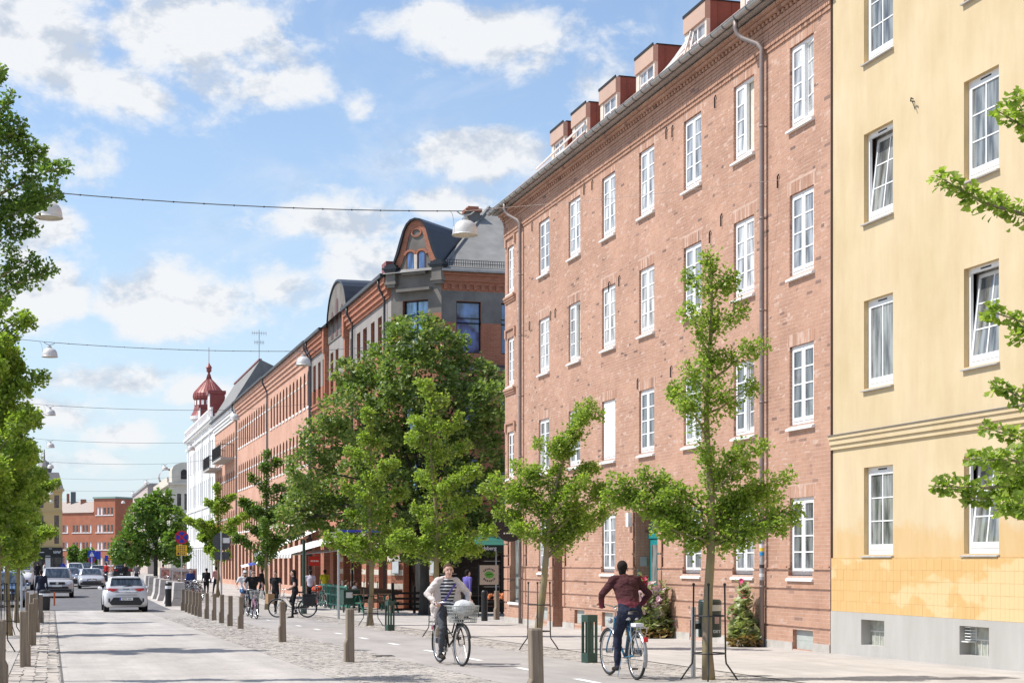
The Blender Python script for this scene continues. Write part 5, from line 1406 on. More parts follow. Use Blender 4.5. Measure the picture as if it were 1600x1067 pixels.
def ginkgo(x, y, tips, base, pxm, label, lean=0, seed=1, dens=260, size=.066, m=None, tr=.055, hgt=None, group=None, extra=0, spread=.15, fol0=2.0, depth=.55, single=0, thin=1.0, lmax=9, name='ginkgo_tree'):
    """tips: picture measurements of branch ends turned into metres (lateral, height) round the trunk foot"""
    rng = np.random.default_rng(seed); m = m or M_GINK
    root = empty(name, (x, y, gz(y)), 0, label, 'tree', group)
    T = [((px - base[0]) / pxm, (base[1] - py) / pxm) for px, py in tips]
    H = hgt or max(t[1] for t in T)
    tl = [t for t in T if t[1] == max(q[1] for q in T)][0]
    def axis(z):
        k = max(0, z / H); return CR * (tl[0] * lean * k ** 2) + Vector((.03 * sin(z * 2.1 + seed), .03 * cos(z * 1.7), z))
    zs = [H * i / 14 for i in range(15)]
    mb = MB(); mb.tube([axis(z) for z in zs], [tr * (1.25 if i == 0 else 1) * (1 - .88 * i / 14) + .004 for i in range(15)], 10)
    trk = mb.build('trunk', M_BARK, root, smooth=True)
    P = []; D = []
    br = MB()
    def along(pts, r0, r1, n):
        L = sum((b - a).length for a, b in zip(pts, pts[1:]))
        for k in range(int(n * L)):
            t = rng.uniform(.04, 1.0) ** .9; f = t * (len(pts) - 1); i = min(int(f), len(pts) - 2); q = pts[i].lerp(pts[i + 1], f - i)
            tg = (pts[i + 1] - pts[i]).normalized()
            o = Vector(rng.normal(0, 1, 3)); o -= tg * o.dot(tg); o.normalize()
            # spur clusters: quantise position a little so that tufts read
            rr = thin * (r0 * (1 - t) + r1 * t) * abs(rng.normal(.68, .46)) * (0.75 + .5 * abs(sin(t * L * 7 + seed)))
            P.append(q + o * rr); D.append(o * .8 + Vector((0, 0, -.15)) + tg * .35)
    zstart = fol0
    along([axis(z) for z in np.linspace(zstart, H, 12)], .14, .07, dens * .75)
    full = [(l, h, rng.normal(0, depth) * (.35 + .4 * abs(l))) for l, h in T]
    for k in range(extra):
        h = rng.uniform(fol0 + .2, H * .95); l = min(rng.normal(-.15, 1) * spread * (1.5 + (H - h) * .75), lmax * rng.uniform(.4, .9))
        full.append((l, h, rng.normal(0, 1) * spread * (1.5 + (H - h) * .75)))
    for (l, h, d) in full:
        reach = sqrt(l * l + d * d)
        z0 = max(fol0 - .15, min(h - .62 * reach, H * .96))
        a = axis(z0); e = axis(0) * 0 + CR * l + CF * d + Vector((0, 0, h))
        if (e - a).length < .08: continue
        mid = a.lerp(e, .5) + Vector((0, 0, .10 * reach)) + Vector(rng.normal(0, .05, 3))
        pts = [a, a.lerp(mid, .55) + Vector(rng.normal(0, .03, 3)), mid, mid.lerp(e, .55) + Vector(rng.normal(0, .04, 3)), e]
        rb = .012 + .012 * reach
        br.tube(pts, [rb, rb * .8, rb * .6, rb * .4, .004], 5)
        along(pts, .17 + .03 * reach, .085, dens)
        for k in range(int((1 + reach * 2.6) * thin)):              # side shoots
            f = rng.uniform(.3, .9) * 4; i = min(int(f), 3); q = pts[i].lerp(pts[i + 1], f - i)
            sh = Vector(rng.normal(0, 1, 3)); sh.z = abs(sh.z) * .7 - .1; sh.normalize(); e2 = q + sh * rng.uniform(.18, .42) * (.6 + .4 * min(reach, 1.4))
            br.tube([q, e2], [.007, .003], 4); along([q, e2], .11, .075, dens)
    br.build('branches', M_BARK, root)
    P = np.array([tuple(v) for v in P]); D = np.array([tuple(v) for v in D])
    if single:                                               # nearest leaves, large in the picture, one by one
        wpos = P + np.array([x, y, gz(y)])
        sx = wpos[:, 0] * cos(YAW) - wpos[:, 1] * sin(YAW); sz = wpos[:, 0] * sin(YAW) + wpos[:, 1] * cos(YAW)
        inside = np.where(np.abs(sx / sz) < .3125)[0]; take = set(inside[:single].tolist())
        keep = np.array([i not in take for i in range(len(P))])
        lm = []
        for k in range(5):
            s = size * (.75 + .12 * k); mb = MB(); mb.add([(0, 0, 0), (s * .85, -s * .58, s * .1), (s, 0, -s * .1), (s * .85, s * .58, s * .1)], [(0, 1, 2), (0, 2, 3)]); lm.append(mesh_of(mb, 'leaf', m))
        for i in sorted(take):
            o = obj('leaf', lm[i % 5], root, tuple(P[i])); v = Vector(D[i]) + Vector(rng.normal(0, .45, 3))
            o.rotation_euler = (Matrix.Rotation(rng.uniform(-.5, .5), 4, v.normalized()) @ v.to_track_quat('X', 'Z').to_matrix().to_4x4()).to_euler()
        P, D = P[keep], D[keep]
    leaf_mesh('crown', P, D, size, m, root, rng=rng)
    return root
GA = 'young ginkgo trees planted in a row along the cycle path'
T1 = [(1108, 408), (1070, 437), (1146, 443), (1062, 487), (1163, 490), (1064, 575), (1193, 541), (1045, 616), (1178, 602), (1055, 640), (1207, 688), (1000, 742), (968, 757), (945, 772), (1008, 800), (1030, 832), (1246, 741),
      (1248, 795), (1222, 828), (1190, 765), (1060, 762), (1150, 806), (1085, 700), (1130, 730), (1120, 560), (1090, 530), (1125, 620), (1170, 725), (1035, 775), (1215, 760), (1232, 770), (985, 785), (1075, 850), (1175, 850)]
ginkgo(8.97, 21.58, T1, (1108, 1062), 110, 'slender young ginkgo in the ring guard beside the litter bin on a post', seed=3, dens=400, size=.05, thin=.9, tr=.075, fol0=2.05, group=GA)
T2 = [(922, 632), (905, 672), (880, 690), (832, 692), (800, 722), (764, 745), (748, 760), (772, 800), (800, 822), (865, 832), (900, 822), (950, 800), (980, 778), (958, 768), (928, 722), (860, 730), (880, 762), (822, 770), (790, 772), (905, 790), (840, 800), (870, 700), (815, 742), (915, 750)]
ginkgo(9.45, 31.59, T2, (842, 1015), 77.6, 'bushy young ginkgo whose leader leans right, in front of the brick corner bay', lean=.8, seed=5, dens=430, size=.058, thin=.95, tr=.085, fol0=1.95, group=GA)
T3 = [(664, 592), (702, 622), (642, 650), (634, 682), (736, 690), (650, 740), (752, 735), (642, 792), (745, 782), (622, 838), (776, 828), (752, 856), (605, 846), (690, 660), (722, 662), (680, 700), (700, 760), (660, 820), (715, 820), (690, 850), (730, 845)]
ginkgo(9.13, 39.19, T3, (684, 995), 63.7, 'tall young ginkgo behind the woman cyclist, before the dark maple', lean=.9, seed=8, dens=400, size=.064, tr=.08, fol0=2.0, group=GA)
T4 = [(575, 640), (560, 682), (600, 690), (537, 702), (618, 722), (533, 765), (638, 770), (550, 800), (620, 822), (522, 836), (507, 846), (648, 840), (600, 862), (570, 742), (590, 760), (560, 840), (610, 800)]
ginkgo(9.39, 49.32, T4, (579, 977), 51, 'young ginkgo beside the slatted green bollard and restaurant tables', seed=11, dens=370, size=.074, tr=.08, fol0=2.05, group=GA)
T5 = [(412, 715), (390, 760), (440, 770), (372, 790), (452, 800), (380, 830), (440, 850), (400, 880), (360, 850), (470, 840), (425, 820)]
ginkgo(9.2, 73, T5, (412, 962), 35.2, 'darker young ginkgo behind the cyclist in white and cyclist in black', seed=13, dens=230, size=.105, m=M_GINKD, tr=.08, fol0=2.0, group=GA, extra=10, spread=.3)
T6 = [(330, 775), (310, 800), (350, 805), (300, 830), (360, 840), (310, 870), (350, 880), (330, 850)]
ginkgo(9.2, 95, T6, (330, 948), 27.2, 'small ginkgo farthest along the row, near the no-stopping sign', seed=17, dens=220, size=.13, tr=.08, fol0=2.0, group=GA, extra=10, spread=.28)
GL = 'young ginkgo trees along the left pavement'
TL0 = [(15, 112), (40, 160), (58, 212), (78, 228), (45, 190), (92, 290), (75, 278), (52, 345), (84, 408), (60, 400), (18, 250), (15, 330), (-20, 170), (-60, 220), (-40, 300), (-90, 380), (30, 300), (-110, 480), (5, 200), (-110, 560), (-130, 600)]
ginkgo(-1.0, 24.5, TL0, (-36, 1058), 110, 'nearest ginkgo at the left edge, branches overhanging the first street lamp', seed=21, dens=330, size=.058, m=M_GINKD, tr=.085, fol0=2.3, group=GL, thin=.72)
TL1 = [(-10, 470), (40, 492), (25, 522), (52, 580), (40, 602), (52, 650), (20, 560), (50, 700), (35, 752), (52, 792), (30, 820), (-60, 600), (-70, 700), (-90, 780), (-40, 540), (10, 620), (15, 700), (0, 780), (-50, 850), (40, 850)]
ginkgo(-1.05, 34.2, TL1, (-12, 1013), 78, 'second ginkgo from the left edge, its trunk hidden by the picture edge', seed=23, dens=360, size=.075, m=M_GINK, tr=.08, fol0=2.0, group=GL, extra=18, spread=.26, lmax=.45)
TL2 = [(13, 600), (55, 690), (75, 742), (68, 772), (58, 802), (52, 840), (45, 868), (38, 722), (30, 650), (-20, 660), (-30, 720), (-40, 780), (-40, 850), (10, 700), (20, 800)]
ginkgo(-1.06, 43.8, TL2, (13, 993), 61, 'dense ginkgo with the nearer bare trunk behind the left wooden bollards', seed=27, dens=420, size=.072, tr=.075, fol0=2.0, group=GL, extra=34, spread=.24, lmax=.75)
TL3 = [(27, 690), (60, 730), (80, 752), (72, 775), (68, 820), (58, 850), (45, 720), (-5, 740), (-15, 800), (-10, 850), (30, 780), (40, 840)]
ginkgo(-1.07, 56.3, TL3, (27, 974), 47.3, 'dense ginkgo with the farther thin trunk, beside the parked blue car', seed=29, dens=420, size=.085, tr=.075, fol0=2.0, group=GL, extra=34, spread=.24, lmax=.8)
# the near tree whose branch ends come in from the right edge
TR = [(1465, 270), (1552, 176), (1566, 466), (1560, 592), (1480, 748), (1494, 714), (1552, 655), (1545, 790), (1530, 768), (1830, -40), (1900, 300), (1950, 500), (2000, 650), (1560, 730), (1950, 100)]
ginkgo(9.2, 12.0, TR, (1828, 1156), 182, 'ginkgo outside the right edge, only its leafy branch ends in front of the yellow house', seed=33, dens=250, size=.060, tr=.08, fol0=2.0, depth=.2, group=GA, single=300, thin=.46)

def clump_tree(name, label, x, y, clumps, pxm, base, m, bark, size, nleaf, seed, trunk_r, trunk_h, depth=1.0, group=None, shell=.55, wid=1.0):
    rng = np.random.default_rng(seed)
    root = empty(name, (x, y, gz(y)), 0, label, 'tree', group)
    C = []
    for (px, py, r) in clumps:
        l, h, rr = (px - base[0]) / pxm, (base[1] - py) / pxm, r / pxm
        C.append((CR * l + CF * rng.normal(0, depth) + Vector((0, 0, h)), rr))
    mb = MB(); top = Vector((0, 0, trunk_h))
    mb.tube([(0, 0, -.1), (.0, 0, .3), (.02, .02, trunk_h * .5), top, top + Vector((.1, .1, trunk_h * .8))], [trunk_r * 1.35, trunk_r, trunk_r * .9, trunk_r * .8, trunk_r * .4], 12)
    mb.build('trunk', bark, root, smooth=True)
    lb = MB()
    for (c, r) in C:
        a = top + Vector((0, 0, min(max(c.z - trunk_h, 0) * .3, trunk_h * .8))); mid = a.lerp(c, .5) + Vector((0, 0, .12 * (c - a).length))
        lb.tube([a, mid, c], [trunk_r * .35, trunk_r * .2, .02], 6)
        for k in range(3):
            d = Vector(rng.normal(0, 1, 3)).normalized(); lb.tube([mid.lerp(c, .6), c + d * r * .8], [.03, .008], 4)
    lb.build('limbs', bark, root, smooth=True)
    P = []; D = []
    tot = sum(r * r for _, r in C)
    for (c, r) in C:
        n = int(nleaf * r * r / tot)
        u = rng.normal(0, 1, (n, 3)); u /= np.linalg.norm(u, axis=1)[:, None]
        rad = r * (1 - np.abs(rng.normal(0, .20, n)))
        sq = np.array([1, 1, .82])
        # sub-clumps: pull leaves towards a few twig ends so that tufts and gaps appear
        k = max(8, int(26 * r)); tw = rng.normal(0, 1, (k, 3)); tw /= np.linalg.norm(tw, axis=1)[:, None]; tw *= rng.uniform(.62, 1.12, (k, 1))
        tw *= r
        near = tw[np.argmax(u @ (tw / np.linalg.norm(tw, axis=1)[:, None]).T + rng.normal(0, .08, (n, k)), axis=1)]
        q = u * rad[:, None]; q = q + (near - q) * rng.uniform(.30, .80, (n, 1)) + rng.normal(0, .07 + .05 * r, (n, 3))
        P.append(q * sq + np.array(tuple(c))); D.append(u * .7 + np.array([0, 0, -.25]))
    leaf_mesh('crown', np.concatenate(P), np.concatenate(D), size, m, root, wid=wid, rng=rng, up=1.25)
    return root
MC = [(655, 540, 42), (700, 548, 42), (610, 572, 46), (738, 590, 44), (660, 598, 58), (575, 612, 42), (640, 655, 62), (720, 655, 58), (768, 640, 42), (560, 655, 48), (522, 690, 42), (600, 705, 58), (680, 725, 60), (748, 715, 54), (490, 735, 38), (540, 758, 52),
      (482, 790, 42), (620, 785, 58), (700, 795, 58), (765, 785, 46), (462, 812, 30), (520, 802, 42), (580, 838, 46), (640, 846, 40), (548, 580, 28), (775, 598, 28), (700, 850, 36), (755, 840, 36), (470, 760, 30), (632, 520, 24), (685, 515, 22)]
clump_tree('maple_tree', 'large dark green spreading maple in front of the gabled corner house', 14.0, 62.4, MC, 40.0, (668, 962), M_MAPLE, M_BARKD, .155, 43000, 41, .21, 2.6, depth=1.2)
LC = [(245, 795, 26), (225, 822, 28), (266, 816, 28), (208, 850, 24), (284, 848, 22), (245, 845, 34), (190, 862, 16), (255, 780, 16), (232, 800, 22), (275, 865, 22), (215, 870, 20)]
clump_tree('lime_tree', 'full round lime tree past the concrete barriers, left of the white house', 9.0, 150, LC, 17.4, (246, 910), M_LIME, M_BARKD, .30, 9000, 43, .2, 2.4, depth=1.0)
for i, (cx, y, pm, lab, cl) in enumerate(((176, 215, 12.0, 'small green tree left of the round lime tree', [(178, 858, 12), (170, 868, 10), (186, 866, 12)]),
        (131, 262, 10, 'small street tree before the red brick block, right of the pair', [(131, 862, 10), (126, 870, 9), (138, 870, 9)]), (111, 268, 9.8, 'small street tree before the red brick block, left of the pair', [(111, 858, 8), (109, 868, 8), (115, 874, 7)]))):
    x = (cx - 80) / 2560.0 * y / cos(YAW) ** 2 * 1.0
    clump_tree('street_tree', lab, x, y, cl, pm, (cx, 893), M_LIME, M_BARKD, .34, 1500, 50 + i, .12, 1.8, depth=.5, group='small trees far down the street')

# ------------------------------------------------------------------ steel tree guards
M_GUARD = mat('guard_iron', (.035, .036, .038), .55, .4, var=.2)
def guard(x, y, label, h=1.32, r=.22):
    g_ = empty('tree_guard', (x, y, gz(y)), 0, label, 'tree guard', 'round steel guards about the young trees')
    for k in range(4):
        a = pi / 4 + k * pi / 2 + .35; ca, sa = cos(a), sin(a)
        mb = MB(); mb.tube([(ca * r * 1.75, sa * r * 1.75, 0), (ca * r * 1.5, sa * r * 1.5, .09), (ca * r * 1.04, sa * r * 1.04, .24), (ca * r, sa * r, .34), (ca * r * .95, sa * r * .95, h)], .0125, 7)
        mb.ball((ca * r * .95, sa * r * .95, h + .012), .024, n=8, k=6); mb.build('rod', M_GUARD, g_, smooth=True)
    for z in (.38, h * .68):
        mb = MB(); mb.ring((0, 0, z), r * .98, .011, 'Z', 28, 6); mb.build('ring', M_GUARD, g_, smooth=True)
    return g_
guard(8.97, 21.58, 'black ring guard round the slender ginkgo next to the litter bin', 1.34, .23)
guard(9.45, 31.59, 'black ring guard round the leaning ginkgo before the brick corner bay', 1.34, .23)
guard(9.13, 39.19, 'black ring guard round the ginkgo behind the woman cyclist')
guard(9.39, 49.32, 'black ring guard round the ginkgo at the restaurant tables')
guard(-1.05, 34.2, 'black tree guard at the left picture edge', 1.34, .23)
guard(-1.06, 43.8, 'black tree guard on the left pavement round the nearer bare trunk')
# ================================================================== STREET FURNITURE
def wood_mat(name, a, b_):
    m, nt, b = new_mat(name)
    n1 = noise(nt, 9, 6, .65, mscale=(3, 3, .18)); n2 = noise(nt, 1.7, 4, .6)
    c = mixc_(nt, .45, ramp(nt, n1, [(.28, tuple(v * .55 for v in a)), (.5, a), (.75, b_)]), ramp(nt, n2, [(.3, (.40, .39, .38)), (.7, (.6, .59, .58))]), 'OVERLAY')
    oi = nd(nt, 'ShaderNodeObjectInfo')
    c = mixc_(nt, .35, c, ramp(nt, oi.outputs['Random'], [(0, (.40, .39, .38)), (1, (.60, .59, .57))]), 'OVERLAY')
    lk(nt, c, b.inputs['Base Color']); b.inputs['Roughness'].default_value = .85
    bump(nt, b, n1, .6, .01); MATS[name] = m
    return m
M_POST = wood_mat('weathered_oak', (.225, .18, .135), (.32, .265, .205))
def bollard(x, y, label, h=.93, rz=0, w=.165, group='weathered wooden bollards along the road'):
    mb = MB(); hw = w / 2; c = .014; ch = .018
    def sec(z, x0): return [(x0 + c, -hw, z), (hw - c, -hw, z), (hw, -hw + c, z), (hw, hw - c, z), (hw - c, hw, z), (x0 + c, hw, z), (x0, hw - c, z), (x0, -hw + c, z)]
    S_ = [sec(-.06, -hw), sec(h * .36, -hw), sec(h * .44, -hw + .035), sec(h - ch, -hw + .035)]
    cap = [(px * .88, py * .88, h) for px, py, _ in sec(0, -hw + .035)]
    S_.append(cap); vs = [p for s_ in S_ for p in s_]; fs = []
    for i in range(len(S_) - 1):
        for j in range(8): fs.append((i * 8 + j, i * 8 + (j + 1) % 8, (i + 1) * 8 + (j + 1) % 8, (i + 1) * 8 + j))
    fs.append(tuple(range((len(S_) - 1) * 8, len(S_) * 8)))
    mb.add(vs, fs)
    o = mb.build('wooden_bollard', M_POST, None, (x, y, gz(y)), (RNG.normal(0, .009), RNG.normal(0, .009), rz + RNG.normal(0, .05)))
    return tag(o, label, 'bollard', group)
RB = [(4.87, 16.41, 'nearest wooden bollard, cut by the bottom edge before the ring-guarded leaning ginkgo'), (4.97, 28.1, 'wooden bollard standing alone, left of the woman cyclist'), (5.06, 37.27, 'wooden bollard standing before the grey bicycle with black panniers'),
      (5.25, 47.55, 'wooden bollard at the near end of the close row, before the cyclist in black'), (5.22, 50.19, 'second wooden bollard of the close right-hand row, before the cyclist in white'), (5.33, 53.85, 'third wooden bollard of the close right-hand row, near the round sign back'),
      (5.40, 57.14, 'fourth wooden bollard of the close right-hand row'), (5.37, 59.6, 'fifth wooden bollard of the close right-hand row'), (5.42, 62.99, 'sixth wooden bollard of the close right-hand row'), (5.45, 64.8, 'seventh wooden bollard of the close right-hand row'),
      (5.47, 66.6, 'eighth wooden bollard of the close right-hand row'), (5.48, 68.4, 'ninth wooden bollard of the close right-hand row'), (5.5, 70.2, 'tenth wooden bollard of the close right-hand row'), (5.5, 72.4, 'farthest wooden bollard of the close right-hand row, before the concrete barriers')]
for x, y, l in RB: bollard(x, y, l)
for x, y, l in [(-.62, 22.21, 'wooden bollard at the left picture edge, mostly cut off'), (-.41, 28.19, 'largest wooden bollard in full view on the left setts'), (-.40, 37.33, 'second wooden bollard on the left setts, behind the largest one'), (-.38, 46.13, 'third wooden bollard on the left setts'),
                (-.32, 56.0, 'fourth wooden bollard on the left setts, nearest the black bin'), (-.62, 58.5, 'wooden bollard set back beside the farther thin trunk'), (-.55, 63.5, 'wooden bollard behind, left of the man in navy'), (-.9, 66.5, 'wooden bollard farthest left, before the parked blue car')]:
    bollard(x, y, l, rz=pi)
# slatted green bollards
M_GREEN = mat('bottle_green_paint', (.022, .058, .042), .45, var=.18, nscale=6)
def slat_bollard(x, y, label, rz=0):
    h = .82; w = .20; e = empty('slatted_bollard', (x, y, gz(y)), rz, label, 'bollard', 'slatted green bollards')
    mb = MB(); mb.box(-w / 2, w / 2, -w / 2, w / 2, 0, .17); mb.build('base', M_GREEN, e)
    mb = MB(); mb.box(-w / 2, w / 2, -w / 2, w / 2, h - .12, h); mb.build('cap', M_GREEN, e)
    for i in (-1, 0, 1):
        for s in (-1, 1):
            mb = MB(); mb.box(i * (w / 2 - .022) - .022, i * (w / 2 - .022) + .022, s * (w / 2 - .012) - .012, s * (w / 2 - .012) + .012, .17, h - .12); mb.build('slat', M_GREEN, e)
    return e
slat_bollard(8.85, 26.58, 'slatted green bollard beside the man cycling away', .25); slat_bollard(8.98, 44.37, 'slatted green bollard before the restaurant tables', .25)
# black bollard with a white band
mb = MB(); mb.lathe([(.15, 0), (.15, .86)], n=20); b_ = mb.build('banded_bollard', M_BLACKF, None, (5.35, 79.2, gz(79.2)), smooth=False); tag(b_, 'black round bollard with a white band before the concrete barriers', 'bollard')
mb = MB(); mb.lathe([(.155, .84), (.155, .98)], n=20); mb.build('reflective_band', M_WHITE, b_); mb = MB(); mb.lathe([(.15, .98), (.16, 1.08), (.10, 1.14), (0, 1.15)], n=20); mb.build('cap', M_BLACKF, b_)
# concrete barriers
M_BARR = mat('barrier_concrete', (.50, .465, .43), .92, var=.12, nscale=2.5, bmp=.3, bscale=25)
ord_ = ['nearest', 'second', 'third', 'fourth', 'fifth', 'farthest']
for i, (x, y) in enumerate(((5.95, 81.0), (5.85, 84.2), (5.85, 89.6), (5.8, 93.4), (5.85, 99.8), (5.85, 104.2))):
    e = empty('concrete_barrier', (x, y, gz(y)), RNG.normal(0, .05), f'{ord_[i]} pale concrete barrier in the row along the parked bicycles', 'barrier', 'concrete barriers along the road')
    for j, (z0, z1, w0, w1) in enumerate(((0, .36, .42, .30), (.37, .74, .30, .27), (.75, 1.12, .27, .24))):
        mb = MB(); mb.add([(-w0, -1.0, z0), (w0, -1.0, z0), (w0, 1.0, z0), (-w0, 1.0, z0), (-w1, -1.0, z1), (w1, -1.0, z1), (w1, 1.0, z1), (-w1, 1.0, z1)], [(0, 3, 2, 1), (4, 5, 6, 7), (0, 1, 5, 4), (1, 2, 6, 5), (2, 3, 7, 6), (3, 0, 4, 7)])
        mb.build('block', M_BARR, e)
# posts and signs
M_GALV = mat('galvanised', (.42, .43, .44), .4, .6, var=.12, nscale=5)
M_SBLUE = mat('sign_blue', (.01, .04, .38), .35, var=.03); M_SRED = mat('sign_red', (.55, .012, .02), .35, var=.03); M_SYEL = mat('sign_yellow', (.85, .50, .01), .4, var=.03)
M_SBACK = mat('sign_back_grey', (.065, .07, .075), .6, var=.1); M_SWHITE = mat('sign_white', (.8, .8, .8), .4, var=.02)
def disc(mb, c, r, n=28, d=.012, m=0, y0=0): mb.prism([(r * cos(2 * pi * k / n) + c[0], r * sin(2 * pi * k / n) + c[1]) for k in range(n)], lambda a, b, t: (a, t, b), y0 - d, y0, m)
def pole(par, h, r=.035): mb = MB(); mb.tube([(0, 0, 0), (0, 0, h)], r, 10); return mb.build('pole', M_GALV, par, smooth=False)
e = empty('no_stopping_sign', (6.33, 84, gz(84)), 0, 'round blue and red no-stopping sign with a yellow plate on a grey pole', 'road sign'); g0 = -gz(84)
pole(e, 3.6)
mb = MB(); disc(mb, (0, 2.97 + g0), .345, y0=-.05); mb.build('red_rim', M_SRED, e)
mb = MB(); disc(mb, (0, 2.97 + g0), .275, y0=-.063); mb.build('blue_field', M_SBLUE, e)
for s in (-1, 1):
    mb = MB(); mb.obox(Matrix.Translation((0, -.079 - .002 * s, 2.97 + g0)) @ Matrix.Rotation(s * pi / 4, 4, 'Y'), .56, .006, .075); mb.build('red_bar', M_SRED, e)
for i, (z0, z1) in enumerate(((2.29, 2.58), (2.06, 2.27))):
    mb = MB(); mb.box(-.27, .27, -.06, -.05, z0 + g0, z1 + g0, 0)
    p_ = mb.build('yellow_plate', M_SYEL, e)
    mb = MB()
    for k in range(3 - i): 
        for q in range(4): mb.box(-.2 + q * .1, -.2 + q * .1 + .07, -.063, -.061, z1 + g0 - .09 - k * .085, z1 + g0 - .05 - k * .085)
    if i: disc(mb, (-.17, z0 + g0 + .10), .055, 14, .002, y0=-.062)
    mb.build('plate_print', mat('print_dark', (.06, .02, .05), .5), p_)
e = empty('round_sign_back', (6.30, 63.7, gz(63.7)), 0, 'grey back of a round road sign with white sticker on a tall post', 'road sign'); g0 = -gz(63.7)
pole(e, 3.25 + .0)
mb = MB(); disc(mb, (0.02, 2.51 + g0), .345, y0=.05); mb.build('sign_disc', M_SBACK, e)
mb = MB(); mb.box(-.25, .30, .04, .05, 1.82 + g0, 2.12 + g0); mb.build('lower_plate', M_SBACK, e)
mb = MB(); mb.box(.06, .32, .030, .038, 2.46 + g0, 2.66 + g0); mb.build('sticker', M_SWHITE, e)
for z in (1.95, 2.35, 2.65, 2.2): mb = MB(); mb.cyl((0, 0, z + g0), .042, .04, 10); mb.build('clamp', M_GALV, e)
e = empty('name_sign_post', (9.76, 57.3, gz(57.3)), 0, 'slim grey post with a small black arrow sign beside the green barriers', 'sign post'); g0 = -gz(57.3)
pole(e, 3.2, .045)
mb = MB(); mb.box(-.40, .0, -.07, -.055, 2.47 + g0, 2.77 + g0, 1); mb.box(-.37, -.03, -.074, -.071, 2.50 + g0, 2.74 + g0, 0); sg_ = mb.build('arrow_plate', [M_BLACKF, M_SWHITE], e)
mb = MB(); mb.prism([(-.32, 2.62), (-.20, 2.70), (-.20, 2.645), (-.07, 2.645), (-.07, 2.595), (-.20, 2.595), (-.20, 2.54)], lambda a, b, t: (a, t, b + g0), -.079, -.075); mb.build('arrow', M_SWHITE, sg_)
mb = MB(); mb.box(.03, 1.5, -.02, .0, 2.78 + g0, 2.86 + g0); mb.build('name_plate', M_SBLUE, e)
e = empty('lamp_column', (9.9, 66.5, gz(66.5)), 0, 'dark green column between the green barriers and the tables', 'column'); mb = MB(); mb.tube([(0, 0, 0), (0, 0, 3.0)], [.075, .06], 10); mb.build('shaft', M_GREEN, e); mb = MB(); mb.lathe([(.13, 0), (.13, .35), (.08, .42)], n=10); mb.build('foot', M_GREEN, e)
e = empty('left_sign_post', (-1.2, 71.5, gz(71.5)), 0, 'grey post with blue pedestrian-crossing sign seen edge-on, beside the white van', 'sign post'); pole(e, 4.6, .05)
mb = MB(); mb.obox(Matrix.Translation((.16, 0, 2.75)) @ Matrix.Rotation(1.0, 4, 'Z'), .6, .02, .6); mb.build('blue_plate', M_SBLUE, e)
# far traffic signs
def far_sign(name, label, px, py, y, kind, size):
    x = (px - 80) / 2560.0 * y / cos(YAW) ** 2
    z_ = x * sin(YAW) + y * cos(YAW); k = (px - 800) / 2560.0
    x = y * (sin(YAW) + k * cos(YAW)) / (cos(YAW) - k * sin(YAW)); z_ = x * sin(YAW) + y * cos(YAW)
    zc = 1.72 + (878 - py) * z_ / 2560.0 - gz(y)
    e = empty(name, (x, y, gz(y)), 0, label, 'road sign'); pole(e, zc + size * .6, .05)
    mb = MB(); s = size / 2
    if kind == 'cross':
        mb.box(-s, s, -.08, -.06, zc - s, zc + s); mb.build('blue_plate', M_SBLUE, e)
        mb = MB(); mb.prism([(-s * .7, zc - s * .7), (s * .7, zc - s * .7), (0, zc + s * .75)], lambda a, b, t: (a, t, b), -.086, -.082); w_ = mb.build('white_triangle', M_SWHITE, e)
        mb = MB(); mb.bar((0, -.09, zc + .05), (-.10, -.09, zc - s * .6), .01, .06, up=(0, 1, 0)); mb.bar((0, -.09, zc + .05), (.10, -.09, zc - s * .6), .01, .06, up=(0, 1, 0)); disc(mb, (0, zc + s * .3), .055, 10, .01, y0=-.09); mb.build('walker', M_BLACKF, w_)
    elif kind == 'bump':
        mb.prism([(-s, zc - s * .8), (s, zc - s * .8), (0, zc + s)], lambda a, b, t: (a, t, b), -.08, -.06); mb.build('red_triangle', M_SRED, e)
        mb = MB(); mb.prism([(-s * .74, zc - s * .65), (s * .74, zc - s * .65), (0, zc + s * .68)], lambda a, b, t: (a, t, b), -.086, -.082); y_ = mb.build('yellow_field', M_SYEL, e)
        mb = MB(); mb.prism([(-s * .5, zc - s * .5), (s * .5, zc - s * .5), (s * .5, zc - s * .38), (s * .22, zc - s * .15), (-s * .22, zc - s * .15), (-s * .5, zc - s * .38)], lambda a, b, t: (a, t, b), -.09, -.088); mb.build('hump', M_BLACKF, y_)
    elif kind == 'park':
        mb.box(-s * .6, s * .6, -.08, -.06, zc - s, zc + s); mb.build('blue_plate', M_SBLUE, e)
    elif kind == 'round':
        disc(mb, (0, zc), s, 20, .02, y0=-.06); mb.build('blue_disc', M_SBLUE, e)
        mb = MB(); mb.bar((-s * .4, -.085, zc + s * .4), (s * .4, -.085, zc - s * .4), .01, .12, up=(0, 1, 0)); mb.build('white_arrow', M_SWHITE, e)
    elif kind == 'purple':
        disc(mb, (0, zc), s, 20, .02, y0=-.06); mb.build('disc', M_SRED, e); mb = MB(); disc(mb, (0, zc), s * .8, 20, .01, y0=-.085); mb.build('blue_field', M_SBLUE, e)
    return e
far_sign('crossing_sign', 'blue square pedestrian-crossing sign far down the street', 143.5, 865, 190, 'cross', .75)
far_sign('round_blue_sign', 'dark blue round sign below the pedestrian-crossing sign', 143, 874.5, 191, 'purple', .75)
far_sign('parking_sign', 'upright blue sign right of the pedestrian-crossing sign', 153.5, 867, 192, 'park', .9)
far_sign('bump_sign', 'red and yellow triangular road-hump sign left of the lime tree', 173.5, 870, 170, 'bump', .78)
far_sign('direction_sign', 'round blue sign with a white arrow beside the black shop', 98.5, 884, 200, 'round', .62)
far_sign('blue_sign', 'small blue sign behind the triangular road-hump sign', 166.5, 872, 178, 'park', .6)

